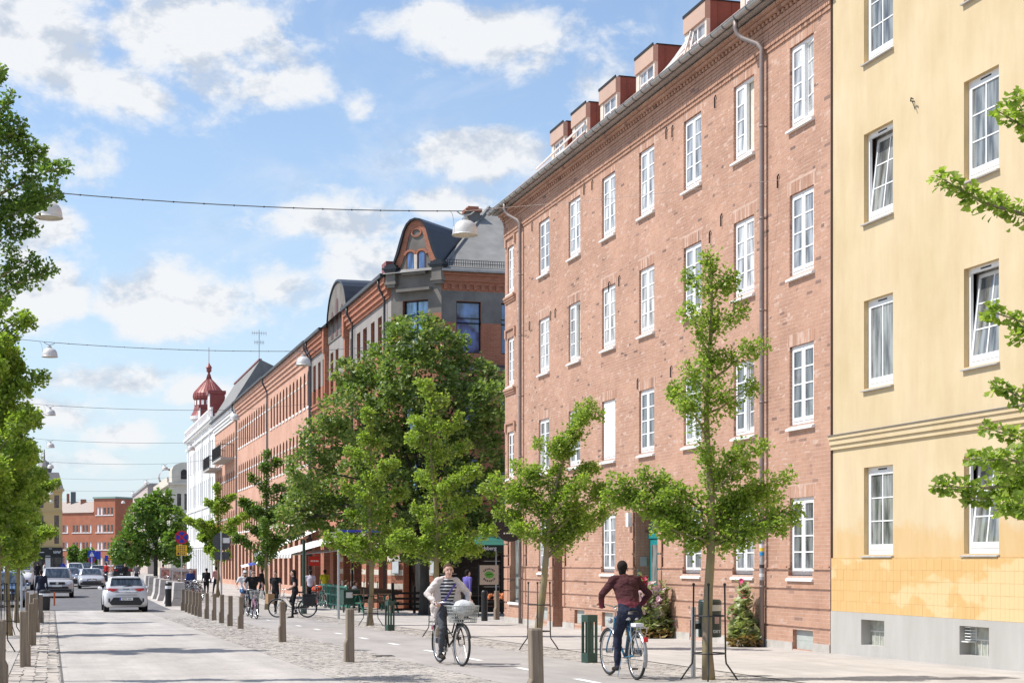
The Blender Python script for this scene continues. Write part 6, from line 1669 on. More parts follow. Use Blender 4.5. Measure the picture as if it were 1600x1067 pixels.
# catenary street lamps
M_SHADE = mat('lamp_shade_enamel', (.62, .60, .565), .45, .1, var=.14, nscale=3)
M_DIFF = mat('lamp_bowl', (.42, .38, .28), .4, var=.2, nscale=8)
M_WIRE = mat('steel_wire', (.12, .12, .12), .5, .5)
ROWY = [34, 60, 88, 115, 142, 170, 198, 226]
rn = ['first', 'second', 'third', 'fourth', 'fifth', 'sixth', 'seventh', 'eighth']
def lamp_proto(x, y, zb, label):
    e = empty('street_lamp', (x, y, zb), 0, label, 'street lamp', 'bell-shaped lamps hung on wires over the street')
    mb = MB(); mb.lathe([(.275, 0), (.27, .03), (.265, .10), (.245, .19), (.20, .26), (.13, .305), (.075, .32)], n=28); mb.build('shade', M_SHADE, e, smooth=False).data.shade_smooth()
    mb = MB(); mb.lathe([(.278, 0), (.286, .012), (.275, .028)], n=28); mb.build('rim', M_SHADE, e)
    mb = MB(); mb.lathe([(.0, .05), (.14, .045), (.26, .02)], n=24); mb.build('bowl', M_DIFF, e)
    mb = MB(); mb.lathe([(.075, .32), (.075, .36), (.05, .37), (.05, .39)], n=12); mb.build('collar', M_GALV, e)
    mb = MB(); mb.tube([(-.20, 0, .52), (-.12, 0, .46), (0, 0, .42), (.12, 0, .46), (.20, 0, .52)], .014, 6); mb.tube([(0, 0, .38), (0, 0, .44)], .02, 6); mb.tube([(-.34, 0, .52), (-.28, 0, .44), (-.25, 0, .30), (-.25, 0, .18)], .006, 5); mb.build('hanger', M_GALV, e)
    return e
lp = None
for i, y in enumerate(ROWY):
    zl = [8.58, 8.94, 9.3, 9.45, 9.55, 9.6, 9.6, 9.6][i]; xr = [8.52, 8.92, 9.4, 9.3, 9.3, 9.3, 9.3, 9.3][i]
    for side, x in ((0, 0.0 - .05), (1, xr)):
        lab = f'{"left" if side == 0 else "right"}-hand bell lamp on the {rn[i]} wire from the camera'
        if lp is None: lp = lamp_proto(x, y, zl, lab)
        else: c = copy_tree(lp); c.location = (x, y, zl + .12 * side * (i == 0)); c['label'] = lab
    w_ = empty('lamp_wire', (0, y, zl + .52), 0, f'{rn[i]} thin steel wire across the street carrying two bell lamps', 'wire', 'wires across the street')
    dz = .12 * (i == 0)
    # the wire sags between its anchors and kinks at each lamp
    def sag(x0, z0, x1, z1, s, n=10): return [(x0 + (x1 - x0) * k / n, 0, z0 + (z1 - z0) * k / n - s * 4 * (k / n) * (1 - k / n)) for k in range(n + 1)]
    mb = MB(); mb.tube(sag(-.05, 0, xr, dz, .10), .011, 5); mb.tube([(-13, 0, .9), (-.05, 0, 0)], .009, 5); 
    if i: mb.tube(sag(xr, dz, XF, dz + .55, .03), .009, 5)
    mb.build('cable', M_WIRE, w_)
    if i == 0: mb = MB(); mb.tube([(xr, 0, dz), (11.2, -1.6, .20), (XF - .04, -3.5, .36)], .0045, 5); mb.build('stay', mat('pale_wire', (.40, .30, .26), .6), w_)
    if i < 2:
        mb = MB()
        for k in range(1, 14): p = sag(-.05, 0, xr, dz, .10, 14)[k]; mb.ball((p[0], 0, p[2]), .022, .018, .018, 6, 4)
        mb.build('clips', M_IRON, w_)

# litter bin on its post
e = empty('litter_bin', (9.2, 22.35, gz(22.35)), 0, 'dark green litter bin on a grey post behind the ring guard', 'litter bin')
mb = MB(); mb.tube([(-.16, 0, 0), (-.16, 0, 1.02)], .035, 12); mb.build('post', M_GALV, e)
bx = .10
mb = MB(); mb.lathe([(.0, .58), (.165, .58), (.17, .60), (.17, .96)], (bx, 0, 0), 24); mb.lathe([(.17, 1.06), (.172, 1.10), (.15, 1.13), (0, 1.14)], (bx, 0, 0), 24)
mb.lathe([(.17, .96), (.17, 1.06)], (bx, 0, 0), 16, a0=radians(-35), a1=radians(245)); mb.build('drum', mat('bin_green', (.018, .032, .027), .4, var=.2), e)
mb = MB(); mb.lathe([(.17, .965), (.17, 1.055)], (bx, 0, 0), 8, a0=radians(250), a1=radians(322)); mb.build('slot', mat('bin_slot', (.55, .50, .44), .7), e)
mb = MB(); mb.box(-.16, bx - .1, -.03, .03, .7, .78); mb.build('bracket', M_IRON, e)
mb = MB(); mb.lathe([(.1715, .78), (.1715, .88)], (bx, 0, 0), 6, a0=radians(272), a1=radians(300)); mb.build('sticker', mat('sticker_pink', (.45, .28, .25), .5), e)
text_obj('lettering', 'DET', .06, M_SWHITE, e, face_matrix((bx + .04, -.173, .665), (1, 0, 0), (0, 0, 1)), .002)
# black bin on the left with the white band
e = empty('black_bin', (-.27, 74.4, gz(74.4)), 0, 'black round bin with white band before the man in navy', 'litter bin')
mb = MB(); mb.lathe([(0, 0), (.21, 0), (.24, .62)], n=18); mb.build('drum', M_BLACKF, e); mb = MB(); mb.lathe([(.243, .62), (.246, .74)], n=18); mb.build('band', M_SWHITE, e); mb = MB(); mb.lathe([(.24, .74), (.24, .84), (.15, .9), (0, .9)], n=18); mb.build('lid', M_BLACKF, e)
mb = MB(); mb.box(.26, .33, -.04, .04, .25, .85); tag(mb.build('marker_post', mat('orange_plastic', (.7, .13, .03), .5), None, (-.16, 74.6, gz(74.6) - .05)), 'short orange marker post beside the black bin', 'marker post')

# hollyhocks against the brick front
M_HOLLY = leaf_mat('hollyhock_leaf', [(0, (.18, .23, .09)), (.4, (.29, .34, .15)), (.8, (.44, .46, .26)), (1, (.56, .52, .34))], .4)
M_DRYL = leaf_mat('dry_leaf', [(0, (.26, .17, .07)), (1, (.42, .31, .15))], .2)
def hollyhock(x, y, label, spikes, mound, n, fc, seed):
    rng = np.random.default_rng(seed); e = empty('hollyhock', (x, y, gz(y)), 0, label, 'flowering plant')
    st = MB(); P = []; D = []; FP = []; FD = []
    for (dx, dy, h, fr) in spikes:
        b = Vector((dx * .3, dy * .4, 0)); t = Vector((dx, dy, h)); st.tube([b, b.lerp(t, .5) + Vector((0, 0, .05)), t], [.016, .012, .005], 5)
        for k in range(int(60 * h)):
            f = rng.uniform(.08, .95); q = b.lerp(t, f); o = rng.normal(0, 1, 3); o /= np.linalg.norm(o); P.append(np.array(q) + o * rng.uniform(.03, .19) * (1.15 - .5 * f)); D.append(o)
        for k in range(fr):
            f = rng.uniform(.5, 1.02) if len(fc) > 1 else rng.uniform(.62, 1.0); q = b.lerp(t, f); o = rng.normal(0, 1, 3); o[0] -= .6; o[1] -= .3; o /= np.linalg.norm(o); FP.append(np.array(q) + o * .06); FD.append(o)
    for k in range(n):
        o = rng.normal(0, 1, 3); o /= np.linalg.norm(o); o[2] = abs(o[2]); r = rng.uniform(.35, 1) ** .5
        P.append(np.array([o[0] * mound[0] * r - .05, o[1] * mound[1] * r, o[2] * mound[2] * r + .05])); D.append(o)
    st.build('stems', mat('plant_stem', (.12, .16, .06), .7), e)
    P = np.array(P); D = np.array(D); dry = P[:, 2] < .22
    leaf_mesh('foliage', P[~dry], D[~dry], .12, M_HOLLY, e, wid=1.25, rng=rng)
    if dry.sum(): leaf_mesh('dry_leaves', P[dry], D[dry], .12, M_DRYL, e, wid=1.1, rng=rng)
    fm = MB()
    for k in range(7):
        a = 2 * pi * k / 7; fm.add([(0, 0, 0), (.055 * cos(a - .5), .055 * sin(a - .5), .022), (.062 * cos(a), .062 * sin(a), .03), (.055 * cos(a + .5), .055 * sin(a + .5), .018)], [(0, 1, 2), (0, 2, 3)])
    fmeshes = [mesh_of(fm, 'flower', c) for c in fc]
    for p, d in zip(FP, FD):
        o = obj('flower', fmeshes[int(rng.integers(len(fmeshes)))], e, tuple(p)); o.rotation_euler = Vector(d).to_track_quat('Z', 'Y').to_euler(); s_ = rng.uniform(.8, 1.4); o.scale = (s_, s_, s_)
    return e
M_FP = mat('pale_pink_petal', (.66, .44, .47), .7, var=.15, nscale=20); M_FW = mat('blush_petal', (.72, .60, .56), .7, var=.12, nscale=20); M_FR = mat('crimson_petal', (.36, .02, .06), .6, var=.2, nscale=20); M_FM = mat('magenta_petal', (.62, .05, .17), .6, var=.15, nscale=20)
sp = [(RNG.uniform(-.5, .1), RNG.uniform(-.75, .75), RNG.uniform(.85, 1.32), 24) for _ in range(28)]
hollyhock(13.95, 37.0, 'wide bush of pale pink hollyhocks in front of the teal door', sp, (.55, .75, .75), 1500, [M_FP, M_FP, M_FW], 5)
hollyhock(14.0, 37.75, 'single tall hollyhock stalk with crimson flowers before the teal door', [(0, .05, 1.5, 9), (-.03, -.08, 1.3, 5)], (.15, .15, .4), 60, [M_FR], 6)
hollyhock(13.95, 31.55, 'magenta hollyhock with dry leaves at the foot of the near downpipe', [(-.05, .05, 1.42, 4), (.0, .2, 1.3, 4), (-.1, -.1, 1.1, 1), (-.15, .3, .85, 4), (0, 0, .9, 0), (-.1, .15, 1.0, 0)], (.28, .40, .62), 520, [M_FM], 7)

# ================================================================== RESTAURANT CORNER
M_TGREEN = mat('terrace_green', (.02, .14, .10), .5, var=.12)
gname = 'green barrier panels round the restaurant terrace'
for i, (x, y) in enumerate(((12.35, 76.4), (12.25, 74.3), (12.15, 72.2), (12.1, 70.1))):
    e = empty('terrace_barrier', (x, y, gz(y)), pi / 2 + .05, f'{["farthest","third","second","nearest"][i]} green railing panel of the restaurant terrace', 'railing', gname)
    mb = MB(); 
    for xx in (-.95, .95): mb.box(xx - .04, xx + .04, -.03, .03, 0, 1.12)
    mb.build('posts', M_TGREEN, e)
    mb = MB()
    for z in (.18, .62, 1.0): mb.box(-.91, .91, -.02, .02, z, z + .07)
    mb.build('rails', M_TGREEN, e)
    for k in range(8): mb = MB(); mb.box(-.82 + k * .23, -.78 + k * .23, -.012, .012, .25, 1.0); mb.build('baluster', M_TGREEN, e)
M_TABLE = wood_mat('dark_bench_wood', (.12, .07, .045), (.19, .12, .075))
def bench_table(x, y, rz, label):
    e = empty('terrace_table', (x, y, gz(y)), rz, label, 'table', 'bench tables on the restaurant terrace')
    for k in range(4): mb = MB(); mb.box(-.9, .9, -.36 + k * .185, -.20 + k * .185, .74, .775); mb.build('plank', M_TABLE, e)
    for s in (-1, 1):
        for k in range(2): mb = MB(); mb.box(-.9, .9, s * .62 + k * .14 - .14, s * .62 + k * .14 - .02, .44, .47); mb.build('seat_plank', M_TABLE, e)
        mb = MB(); mb.box(-.9, .9, s * .78 - .02, s * .78 + .02, .82, .94); mb.build('back_rail', M_TABLE, e)
    for xx in (-.75, .75):
        mb = MB(); mb.bar((xx, -.75, 0), (xx, -.2, .74), .06, .06); mb.bar((xx, .75, 0), (xx, .2, .74), .06, .06); mb.box(xx - .03, xx + .03, -.76, .76, .38, .44); mb.build('trestle', M_TGREEN, e)
    return e
bench_table(12.9, 66.8, .15, 'nearest dark bench table behind the thin ginkgo trunk'); bench_table(13.2, 69.3, .15, 'second bench table of the terrace, against the striped pillars'); bench_table(13.25, 72.2, .15, 'bench table behind the second green railing panel'); bench_table(13.3, 74.8, .15, 'farthest bench table on the restaurant terrace')
e = empty('planter_box', (12.0, 67.3, gz(67.3)), .1, 'dark green planter box with a white notice at the terrace corner', 'planter'); mb = MB(); mb.box(-.4, .4, -.25, .25, .35, .95); mb.build('box', M_GREEN, e); mb = MB(); mb.box(-.3, -.02, -.26, -.251, .62, .85); mb.build('notice', M_SWHITE, e)
for xx in (-.33, .33): mb = MB(); mb.box(xx - .03, xx + .03, -.03, .03, 0, .35); mb.build('leg', M_GREEN, e)
# black slatted screen with tables in the shade of the maple
e = empty('slatted_screen', (14.3, 65.6, gz(65.6)), 0, 'low black slatted screen beside the maple trunk', 'screen')
for xx in (-.9, 0, .9): mb = MB(); mb.box(xx - .05, xx + .05, -.05, .05, 0, 1.25 if xx < 0 else 1.1); mb.build('post', M_BLACKF, e)
for z in (.12, .34, .56, .78): mb = MB(); mb.box(-.85, .85, -.02, .02, z, z + .09); mb.build('slat', M_BLACKF, e)
# side-street terrace: added dark-boarded maple-shade pavilion, green parasol, bollards
M_BOARD = wood_mat('shade_and_post_wood', (.035, .026, .02), (.06, .045, .034))  # near-black: maple shade put into the backdrop boards' colour; one bollard shares it
e = empty('shade_backdrop', (17.2, 64.2, gz(64)), 0, 'added dark boards standing for maple shade in the side street below the green parasol', 'backdrop')
for k in range(11): mb = MB(); mb.box(-2.2, 3.2, -.03, .0, .05 + k * .26, .05 + k * .26 + .24); mb.build('board', M_BOARD, e)
mb = MB(); mb.box(-2.4, 3.4, -1.6, .4, 2.92, 3.05); mb.build('roof', M_BLACKF, e)
for xx in (-2.25, .4, 3.2): mb = MB(); mb.box(xx - .06, xx + .06, -.14, -.04, 0, 2.92); mb.build('post', M_BLACKF, e)
mb = MB(); mb.box(-2.0, 1.0, -.5, -.12, .70, .76); mb.build('counter', M_TABLE, e)
e = empty('leaf_banner', (15.6, 58.6, gz(58.6)), 0, 'square beige banner with a green lime emblem hung on the dark terrace', 'banner'); g0 = -gz(58.6); b0 = 1.25 + g0
for xx in (-.40, .40): mb = MB(); mb.tube([(xx, .02, 0), (xx, .02, b0 + .42)], .015, 6); mb.build('stake', M_BLACKF, e)
mb = MB(); mb.box(-.36, .36, -.008, .0, b0 - .36, b0 + .36); mb.build('cloth', mat('beige_canvas', (.50, .40, .30), .9, var=.08), e)
mb = MB(); mb.prism([(-.19, b0 + .02), (-.12, b0 + .11), (0, b0 + .14), (.11, b0 + .10), (.20, b0), (.12, b0 - .10), (0, b0 - .12), (-.11, b0 - .09)], lambda a, b, t: (a, t, b), -.016, -.010); mb.build('lime_emblem', mat('lime_green', (.10, .33, .04), .6), e)
mb = MB(); mb.prism([(-.12, b0 + .015), (.1, b0 + .045), (.12, b0 + .02), (-.1, b0 - .01)], lambda a, b, t: (a, t, b), -.021, -.018); mb.build('emblem_vein', M_BLACKF, e)
mb = MB()
for k in range(7):
    a = radians(40 + k * 17); mb.obox(Matrix.Translation((.25 * cos(a), -.013, b0 + .25 * sin(a) * .9)) @ Matrix.Rotation(-(a - pi / 2), 4, 'Y'), .05 if k % 2 else .035, .006, .06)
    a = radians(220 + k * 17); mb.obox(Matrix.Translation((.25 * cos(a), -.013, b0 + .25 * sin(a) * .9)) @ Matrix.Rotation(-(a + pi / 2), 4, 'Y'), .05 if k % 2 == 0 else .035, .006, .06)
mb.build('emblem_letters', mat('faded_black', (.06, .05, .04), .8), e)
M_PARA = mat('parasol_green', (.016, .12, .085), .8, var=.1)
e = empty('parasol', (16.3, 60.2, gz(60.2)), 0, 'green square parasol with white script on its valance, in the side street', 'parasol'); g0 = -gz(60.2)
zr, za = 2.36 + g0, 2.95 + g0; r = 1.75
mb = MB()
for s in range(4):
    a, b = [(-r, -r), (r, -r), (r, r), (-r, r)][s], [(r, -r), (r, r), (-r, r), (-r, -r)][s]
    mb.add([(a[0], a[1], zr), (b[0], b[1], zr), (0, 0, za)], [(0, 1, 2)]); mb.add([(a[0], a[1], zr), (b[0], b[1], zr), (b[0], b[1], zr - .24), (a[0], a[1], zr - .24)], [(0, 1, 2, 3)], 1)
mb.build('canopy', [M_PARA, mat('valance_black_green', (.008, .018, .014), .8)], e, recalc=False)
mb = MB(); mb.tube([(0, 0, 0), (0, 0, za)], .03, 8); mb.build('mast', M_GALV, e)
for s in range(4): mb = MB(); mb.tube([(0, 0, za - .05), ((-1) ** s * r, (-1) ** (s // 2) * r, zr - .02)], .012, 5); mb.build('rib', M_TABLE, e)
text_obj('valance_script', 'Carlsberg', .20, M_SWHITE, e, face_matrix((-.85, -r - .006, zr - .125), (1, 0, 0), (0, 0, 1)), .003)
for (x, y, l, m_) in ((13.95, 53.0, 'black round bollard at the side-street mouth', M_BLACKF), (12.9, 52.2, 'dark wooden bollard at the side-street mouth, right behind the woman cyclist', M_BOARD)):
    mb = MB(); mb.lathe([(.11, 0), (.11, .98), (.08, 1.03), (0, 1.04)], n=14); tag(mb.build('round_bollard', m_, None, (x, y, gz(y)), smooth=False), l, 'bollard')
bollard(14.75, 54.4, 'sunlit wooden bollard at the side-street mouth beside the brick corner', 1.0, .2, group=None)
e = empty('terrace_planter', (15.5, 57.2, gz(57.2)), 0, 'small terrace table with orange flowers before the dark boards', 'planter'); mb = MB(); mb.box(-.35, .35, -.2, .2, .55, .6); mb.tube([(0, 0, 0), (0, 0, .55)], .04, 8); mb.build('stand', M_BLACKF, e)
fl = MB(); [fl.ball((RNG.uniform(-.32, .32), RNG.uniform(-.15, .15), .68 + RNG.uniform(0, .18)), .055, n=6, k=4) for _ in range(26)]; tag(fl.build('blossoms', mat('orange_petal', (.62, .20, .07), .7), e), kind='stuff')
# white awning over the street front of the corner house
M_AWN = mat('awning_canvas', (.74, .73, .70), .85, var=.05, nscale=2); M_AWNS = mat('awning_underside', (.52, .47, .40), .9, var=.06)
e = empty('shop_awning', (XF, 82, 0), 0, 'long white awning stretched out over the restaurant front', 'awning')
mb = MB(); z0, z1, d = 3.05, 2.12, 3.3
mb.quad((0, -4.5, z0), (0, 5.5, z0), (-d, 5.5, z1), (-d, -4.5, z1)); mb.build('canvas', M_AWN, e, recalc=False)
mb = MB(); mb.quad((0, -4.5, z0 - .02), (-d, -4.5, z1 - .02), (-d, 5.5, z1 - .02), (0, 5.5, z0 - .02)); mb.build('lining', M_AWNS, e, recalc=False)
mb = MB()
for k in range(20):
    y = -4.5 + k * .5; mb.quad((-d - .01, y, z1), (-d - .01, y + .5, z1), (-d - .03, y + .5, z1 - .2), (-d - .03, y, z1 - .2), k % 2)
mb.build('valance', [M_AWN, mat('awning_grey', (.34, .33, .31), .85)], e, recalc=False)
for y in (-4.3, 0.5, 5.3): mb = MB(); mb.tube([(0, y, 2.4), (-d * .5, y, 2.2), (-d + .05, y, z1 - .05)], .03, 6); mb.build('arm', M_GALV, e)
e = empty('striped_awning', (XF, 93, 0), 0, 'sloping white and grey striped awning drooping over the pavement beyond the long awning', 'awning')
mb = MB()
for k in range(14):
    a, b = -3.0 + k * .43, -3.0 + (k + 1) * .43
    mb.quad((0, a, 3.5), (0, b, 3.5), (-2.9, b, 2.25), (-2.9, a, 2.25), 0); mb.quad((-2.9, a, 2.25), (-2.9, b, 2.25), (-2.75, b, 1.55), (-2.75, a, 1.55), k % 2)
mb.build('canvas', [M_AWN, MATS['awning_grey']], e, recalc=False)
for y in (-2.9, 2.9): mb = MB(); mb.tube([(0, y, 2.6), (-2.85, y, 2.22)], .03, 6); mb.build('arm', M_GALV, e)
e = empty('hanging_sign', (12.2, 78.5, 0), 0, 'bright red sign hanging under the white awning', 'sign'); mb = MB(); mb.box(-.28, .28, -.03, .03, 1.55, 2.0); mb.build('panel', mat('sign_scarlet', (.55, .03, .02), .5), e); mb = MB(); mb.bar((-.3, 0, 2.2), (.25, 0, 2.05), .05, .14, up=(0, 1, 0)); mb.build('flap', MATS['sign_scarlet'], e)
mb = MB(); [mb.obox(Matrix.Translation((-.16 + k * .08, -.035, 1.78)), .05, .006, .08) for k in range(5)]; mb.build('lettering', M_SWHITE, e); mb = MB(); mb.tube([(-.4, 0, 2.05), (-.4, 0, 2.5)], .01, 5); mb.tube([(.4, 0, 2.05), (.4, 0, 2.5)], .01, 5); mb.build('wires', M_IRON, e)
e = empty('globe_string', (13.4, 72, 0), 0, 'string of white globe lamps along the restaurant front', 'string lights')
for k in range(7): mb = MB(); mb.ball((0, -3.5 + k * 1.35, 2.15), .10, n=12, k=8); mb.build('globe', mat('opal_glass', (.75, .74, .70), .3), e, smooth=True)
mb = MB(); mb.tube([(0, -3.8, 2.32), (0, 0, 2.27), (0, 5, 2.32)], .008, 4); mb.build('flex', M_IRON, e)
# menu boxes and spot lamps on the canted corner
for (u, lab) in ((.2, 'white menu box on the left pier of the corner entrance'), (1.58, 'white menu box on the right pier of the corner entrance')):
    p = PCh(.05, u, 0); e = empty('menu_box', (p[0], p[1], 0), -pi / 4, lab, 'menu box', 'menu boxes at the corner entrance')
    mb = MB(); mb.box(-.16, .16, -.06, .0, 1.25, 1.75); mb.build('case', mat('menu_white', (.68, .72, .74), .3), e); mb = MB(); mb.box(-.18, .18, -.05, .0, 1.22, 1.25); mb.box(-.18, .18, -.05, 0, 1.75, 1.78); mb.build('frame', M_GALV, e)
    mb = MB(); mb.tube([(0, 0, 2.3), (0, -.3, 2.35)], .015, 5); mb.ball((-.12, -.32, 2.32), .06, n=8, k=6); mb.ball((.12, -.32, 2.32), .06, n=8, k=6); mb.build('spot_lamps', M_BLACKF, e)
# round black shop sign on the brick corner bay
e = empty('round_shop_sign', (XF - .45, 49.3, 0), 0, 'black round shop sign jutting from the brick corner bay', 'sign')
mb = MB(); mb.prism([(.50 * cos(2 * pi * k / 28), 2.86 + .50 * sin(2 * pi * k / 28)) for k in range(28)], lambda a, b, t: (a, t, b), -.06, .06); mb.build('disc', M_BLACKF, e)
mb = MB(); disc(mb, (-.2, 2.62), .028, 10, .004, y0=-.061); [mb.box(-.14 + k * .075, -.09 + k * .075, -.066, -.062, 2.605, 2.645 - .01 * (k % 2)) for k in range(6)]; mb.build('lettering', M_SWHITE, e); mb = MB(); mb.bar((.4, 0, 3.2), (0, 0, 3.2), .03, .03); mb.build('bracket', M_IRON, e)
# ================================================================== BICYCLES
M_RUB = mat('tyre_rubber', (.018, .018, .018), .8); M_CHROME = mat('polished_steel', (.58, .58, .59), .25, .9, var=.05); M_BLK = mat('black_plastic', (.02, .02, .021), .5)
M_SADDLE = mat('saddle_leather', (.035, .028, .024), .5)
def bicycle(name, label, x, y, heading, frame, lean=0, steer=0, basket=False, rack=True, panniers=False, guards=None, crank=-90, step=True, light=True, group=None, box=None):
    e = empty(name, (x, y, gz(y) + .012), 0, label, 'bicycle', group)
    e.rotation_euler = (lean, 0, heading)
    RA, FA, BB = Vector((-.50, 0, .345)), Vector((.60, 0, .345)), Vector((-.04, 0, .29))
    ST, HT, HB = Vector((-.21, 0, .82)), Vector((.37, 0, .86)), Vector((.42, 0, .68))
    M_F = frame
    Ms = Matrix.Translation(HB) @ Matrix.Rotation(steer, 4, 'Z') @ Matrix.Translation(-HB)
    for nm, c, T in (('rear_wheel', RA, None), ('front_wheel', FA, Ms)):
        w = empty_child(nm, e)
        if T: w.matrix_local = T
        mb = MB(); mb.ring(c, .325, .021, 'Y', 40, 7); mb.build('tyre', M_RUB, w, smooth=True)
        mb = MB(); mb.ring(c, .300, .011, 'Y', 40, 6, sy=1.2); mb.build('rim', M_CHROME, w, smooth=True)
        mb = MB(); mb.tube([c + Vector((0, -.05, 0)), c + Vector((0, .05, 0))], .02, 8)
        for k in range(16):
            a = 2 * pi * k / 16; s_ = (-1) ** k; mb.tube([c + Vector((.015 * cos(a + 1.2), .028 * s_, .015 * sin(a + 1.2))), c + Vector((.297 * cos(a), 0, .297 * sin(a)))], .0016, 3, caps=False)
        mb.build('spokes', M_CHROME, w)
        g_ = MB(); n = 14; a0, a1 = (radians(-5), radians(205)) if nm == 'rear_wheel' else (radians(20), radians(175))
        vs = []
        for k in range(n + 1):
            a = a0 + (a1 - a0) * k / n
            for (dr, yy) in ((.352, -.028), (.364, -.012), (.364, .012), (.352, .028)): vs.append((c.x + dr * cos(a), yy, c.z + dr * sin(a)))
        g_.add(vs, [(k * 4 + j, k * 4 + j + 1, k * 4 + j + 5, k * 4 + j + 4) for k in range(n) for j in range(3)]); g_.build('mudguard', guards or M_BLK, w, recalc=False)
    mb = MB(); T = lambda a, b, r=.015: mb.tube([a, b], r, 8)
    T(BB, ST, .016); T(HT, HB, .019)
    if step: mb.tube([HB + Vector((-.01, 0, .03)), HB.lerp(BB, .45) + Vector((0, 0, -.08)), BB], .017, 8); mb.tube([HT, HT.lerp(BB, .5) + Vector((-.02, 0, -.04)), BB.lerp(ST, .42)], .014, 8)
    else: T(HB, BB, .017); T(HT, ST, .015)
    for s in (-1, 1):
        o = Vector((0, s * .055, 0)); T(RA + o, BB + o * .5, .009); T(RA + o, ST + o * .4, .008)
    mb.build('frame', M_F, e, smooth=True)
    fk = MB(); 
    for s in (-1, 1): fk.tube([HB + Vector((.01, s * .035, -.02)), HB.lerp(FA, .6) + Vector((.02, s * .05, 0)), FA + Vector((0, s * .05, 0))], [.013, .012, .009], 7)
    fo = fk.build('fork', M_F, e, smooth=True); fo.matrix_local = Ms
    mb = MB(); h = HT + Vector((-.02, 0, .12)); mb.tube([HT, h, h + Vector((.06, 0, .02))], .013, 7)
    mb.tube([(.10 + .02, .29, 1.02), (.26, .29, 1.035), (.40, .16, 1.05), (.42, 0, 1.01), (.40, -.16, 1.05), (.26, -.29, 1.035), (.12, -.29, 1.02)], .0115, 8); hb = mb.build('handlebar', M_CHROME, e, smooth=True); hb.matrix_local = Ms
    mb = MB(); [mb.tube([(.09, s * .29, 1.018), (.22, s * .29, 1.031)], .017, 8) for s in (-1, 1)]; [mb.tube([(.28, s * .27, 1.05), (.16, s * .31, 1.0)], .006, 5) for s in (-1, 1)]; gp = mb.build('grips', M_BLK, e); gp.matrix_local = Ms
    mb = MB(); mb.tube([ST, ST + Vector((-.02, 0, .09))], .013, 7); mb.build('seat_post', M_CHROME, e)
    mb = MB(); sx = -.24; top = [(-.13, .085), (-.06, .105), (.02, .075), (.10, .028), (.15, .018)]
    vs = []
    for (dx, hw) in top:
        for (yy, zz) in ((-hw, .90), (-hw * .8, .945), (0, .955), (hw * .8, .945), (hw, .90)): vs.append((sx + dx, yy, zz + (.02 if dx < -.1 else 0)))
    mb.add(vs, [(i * 5 + j, i * 5 + j + 1, i * 5 + j + 6, i * 5 + j + 5) for i in range(4) for j in range(4)] + [(0, 1, 2, 3, 4), (24, 23, 22, 21, 20)]); mb.build('saddle', M_SADDLE, e, smooth=True)
    for s in (-1, 1): mb = MB(); mb.lathe([(.035, 0), (.035, .05)], (sx - .08, s * .06, .84), 8); mb.build('saddle_spring', M_CHROME, e)
    ca = radians(crank)
    mb = MB(); mb.ring(BB + Vector((0, -.045, 0)), .085, .008, 'Y', 22, 5)
    for s in (-1, 1):
        p = BB + Vector((.165 * cos(ca) * s, -.075 * s, .165 * sin(ca) * s)); mb.tube([BB + Vector((0, -.065 * s, 0)), p], .010, 6)
    mb.build('crank', M_CHROME, e)
    for s in (-1, 1):
        p = BB + Vector((.165 * cos(ca) * s, -.13 * s, .165 * sin(ca) * s)); m_ = MB(); m_.box(p.x - .045, p.x + .045, p.y - .045, p.y + .045, p.z - .012, p.z + .012); m_.build('pedal', M_BLK, e)
    mb = MB(); mb.bar(BB + Vector((.08, -.055, .07)), RA + Vector((-.03, -.06, .035)), .012, .09); mb.build('chain_guard', M_BLK, e)
    if rack:
        mb = MB(); 
        for yy in (-.07, 0, .07): mb.tube([(-.30, yy, .745), (-.78, yy, .745)], .006, 5)
        mb.tube([(-.78, -.07, .745), (-.78, .07, .745)], .006, 5)
        for yy in (-.075, .075): mb.tube([(-.70, yy, .745), (-.52, yy, .36)], .006, 5); mb.tube([(-.45, yy, .745), (-.50, yy, .36)], .006, 5)
        mb.build('carrier', M_CHROME if not panniers else M_BLK, e)
        mb = MB(); mb.box(-.86, -.82, -.03, .03, .55, .62); mb.build('rear_reflector', M_SRED, e)
    if panniers:
        for s in (-1, 1): mb = MB(); mb.box(-.78, -.36, s * .15 - .07, s * .15 + .07, .42, .75); mb.build('pannier', mat('pannier_black', (.015, .015, .016), .7, var=.3, nscale=12), e)
        mb = MB(); mb.box(-.84, -.34, -.10, .10, .76, .86); mb.build('carrier_bag', MATS['pannier_black'], e)
    if light: mb = MB(); mb.lathe([(.0, 0), (.03, .01), (.042, .05), (.042, .06), (0, .065)], (0, 0, 0), 12, M=Matrix.Translation((.50, 0, .80)) @ Matrix.Rotation(pi / 2, 4, 'Y')); lo = mb.build('headlamp', M_CHROME, e); lo.matrix_local = Ms
    mb = MB(); mb.tube([(-.12, .09, .27), (-.16, .16, .02)], .008, 5); mb.build('kickstand', M_CHROME, e)
    if basket:
        mb = MB(); X0, X1, Yw, Z0, Z1 = .50, .76, .19, .72, .99
        def rim(z, k): return [(X0 - k * .3, -Yw - k, z), (X1 + k, -Yw - k, z), (X1 + k, Yw + k, z), (X0 - k * .3, Yw + k, z)]
        for i in range(6):
            z = Z0 + (Z1 - Z0) * i / 5; k = .035 * i / 5; q = rim(z, k)
            for a, b in zip(q, q[1:] + q[:1]): mb.tube([a, b], .0045 if i < 5 else .008, 4)
        lo_, hi_ = rim(Z0, 0), rim(Z1, .035)
        for s in range(4):
            for j in range(10): t = j / 10; mb.tube([Vector(lo_[s]).lerp(Vector(lo_[(s + 1) % 4]), t), Vector(hi_[s]).lerp(Vector(hi_[(s + 1) % 4]), t)], .0035, 3, caps=False)
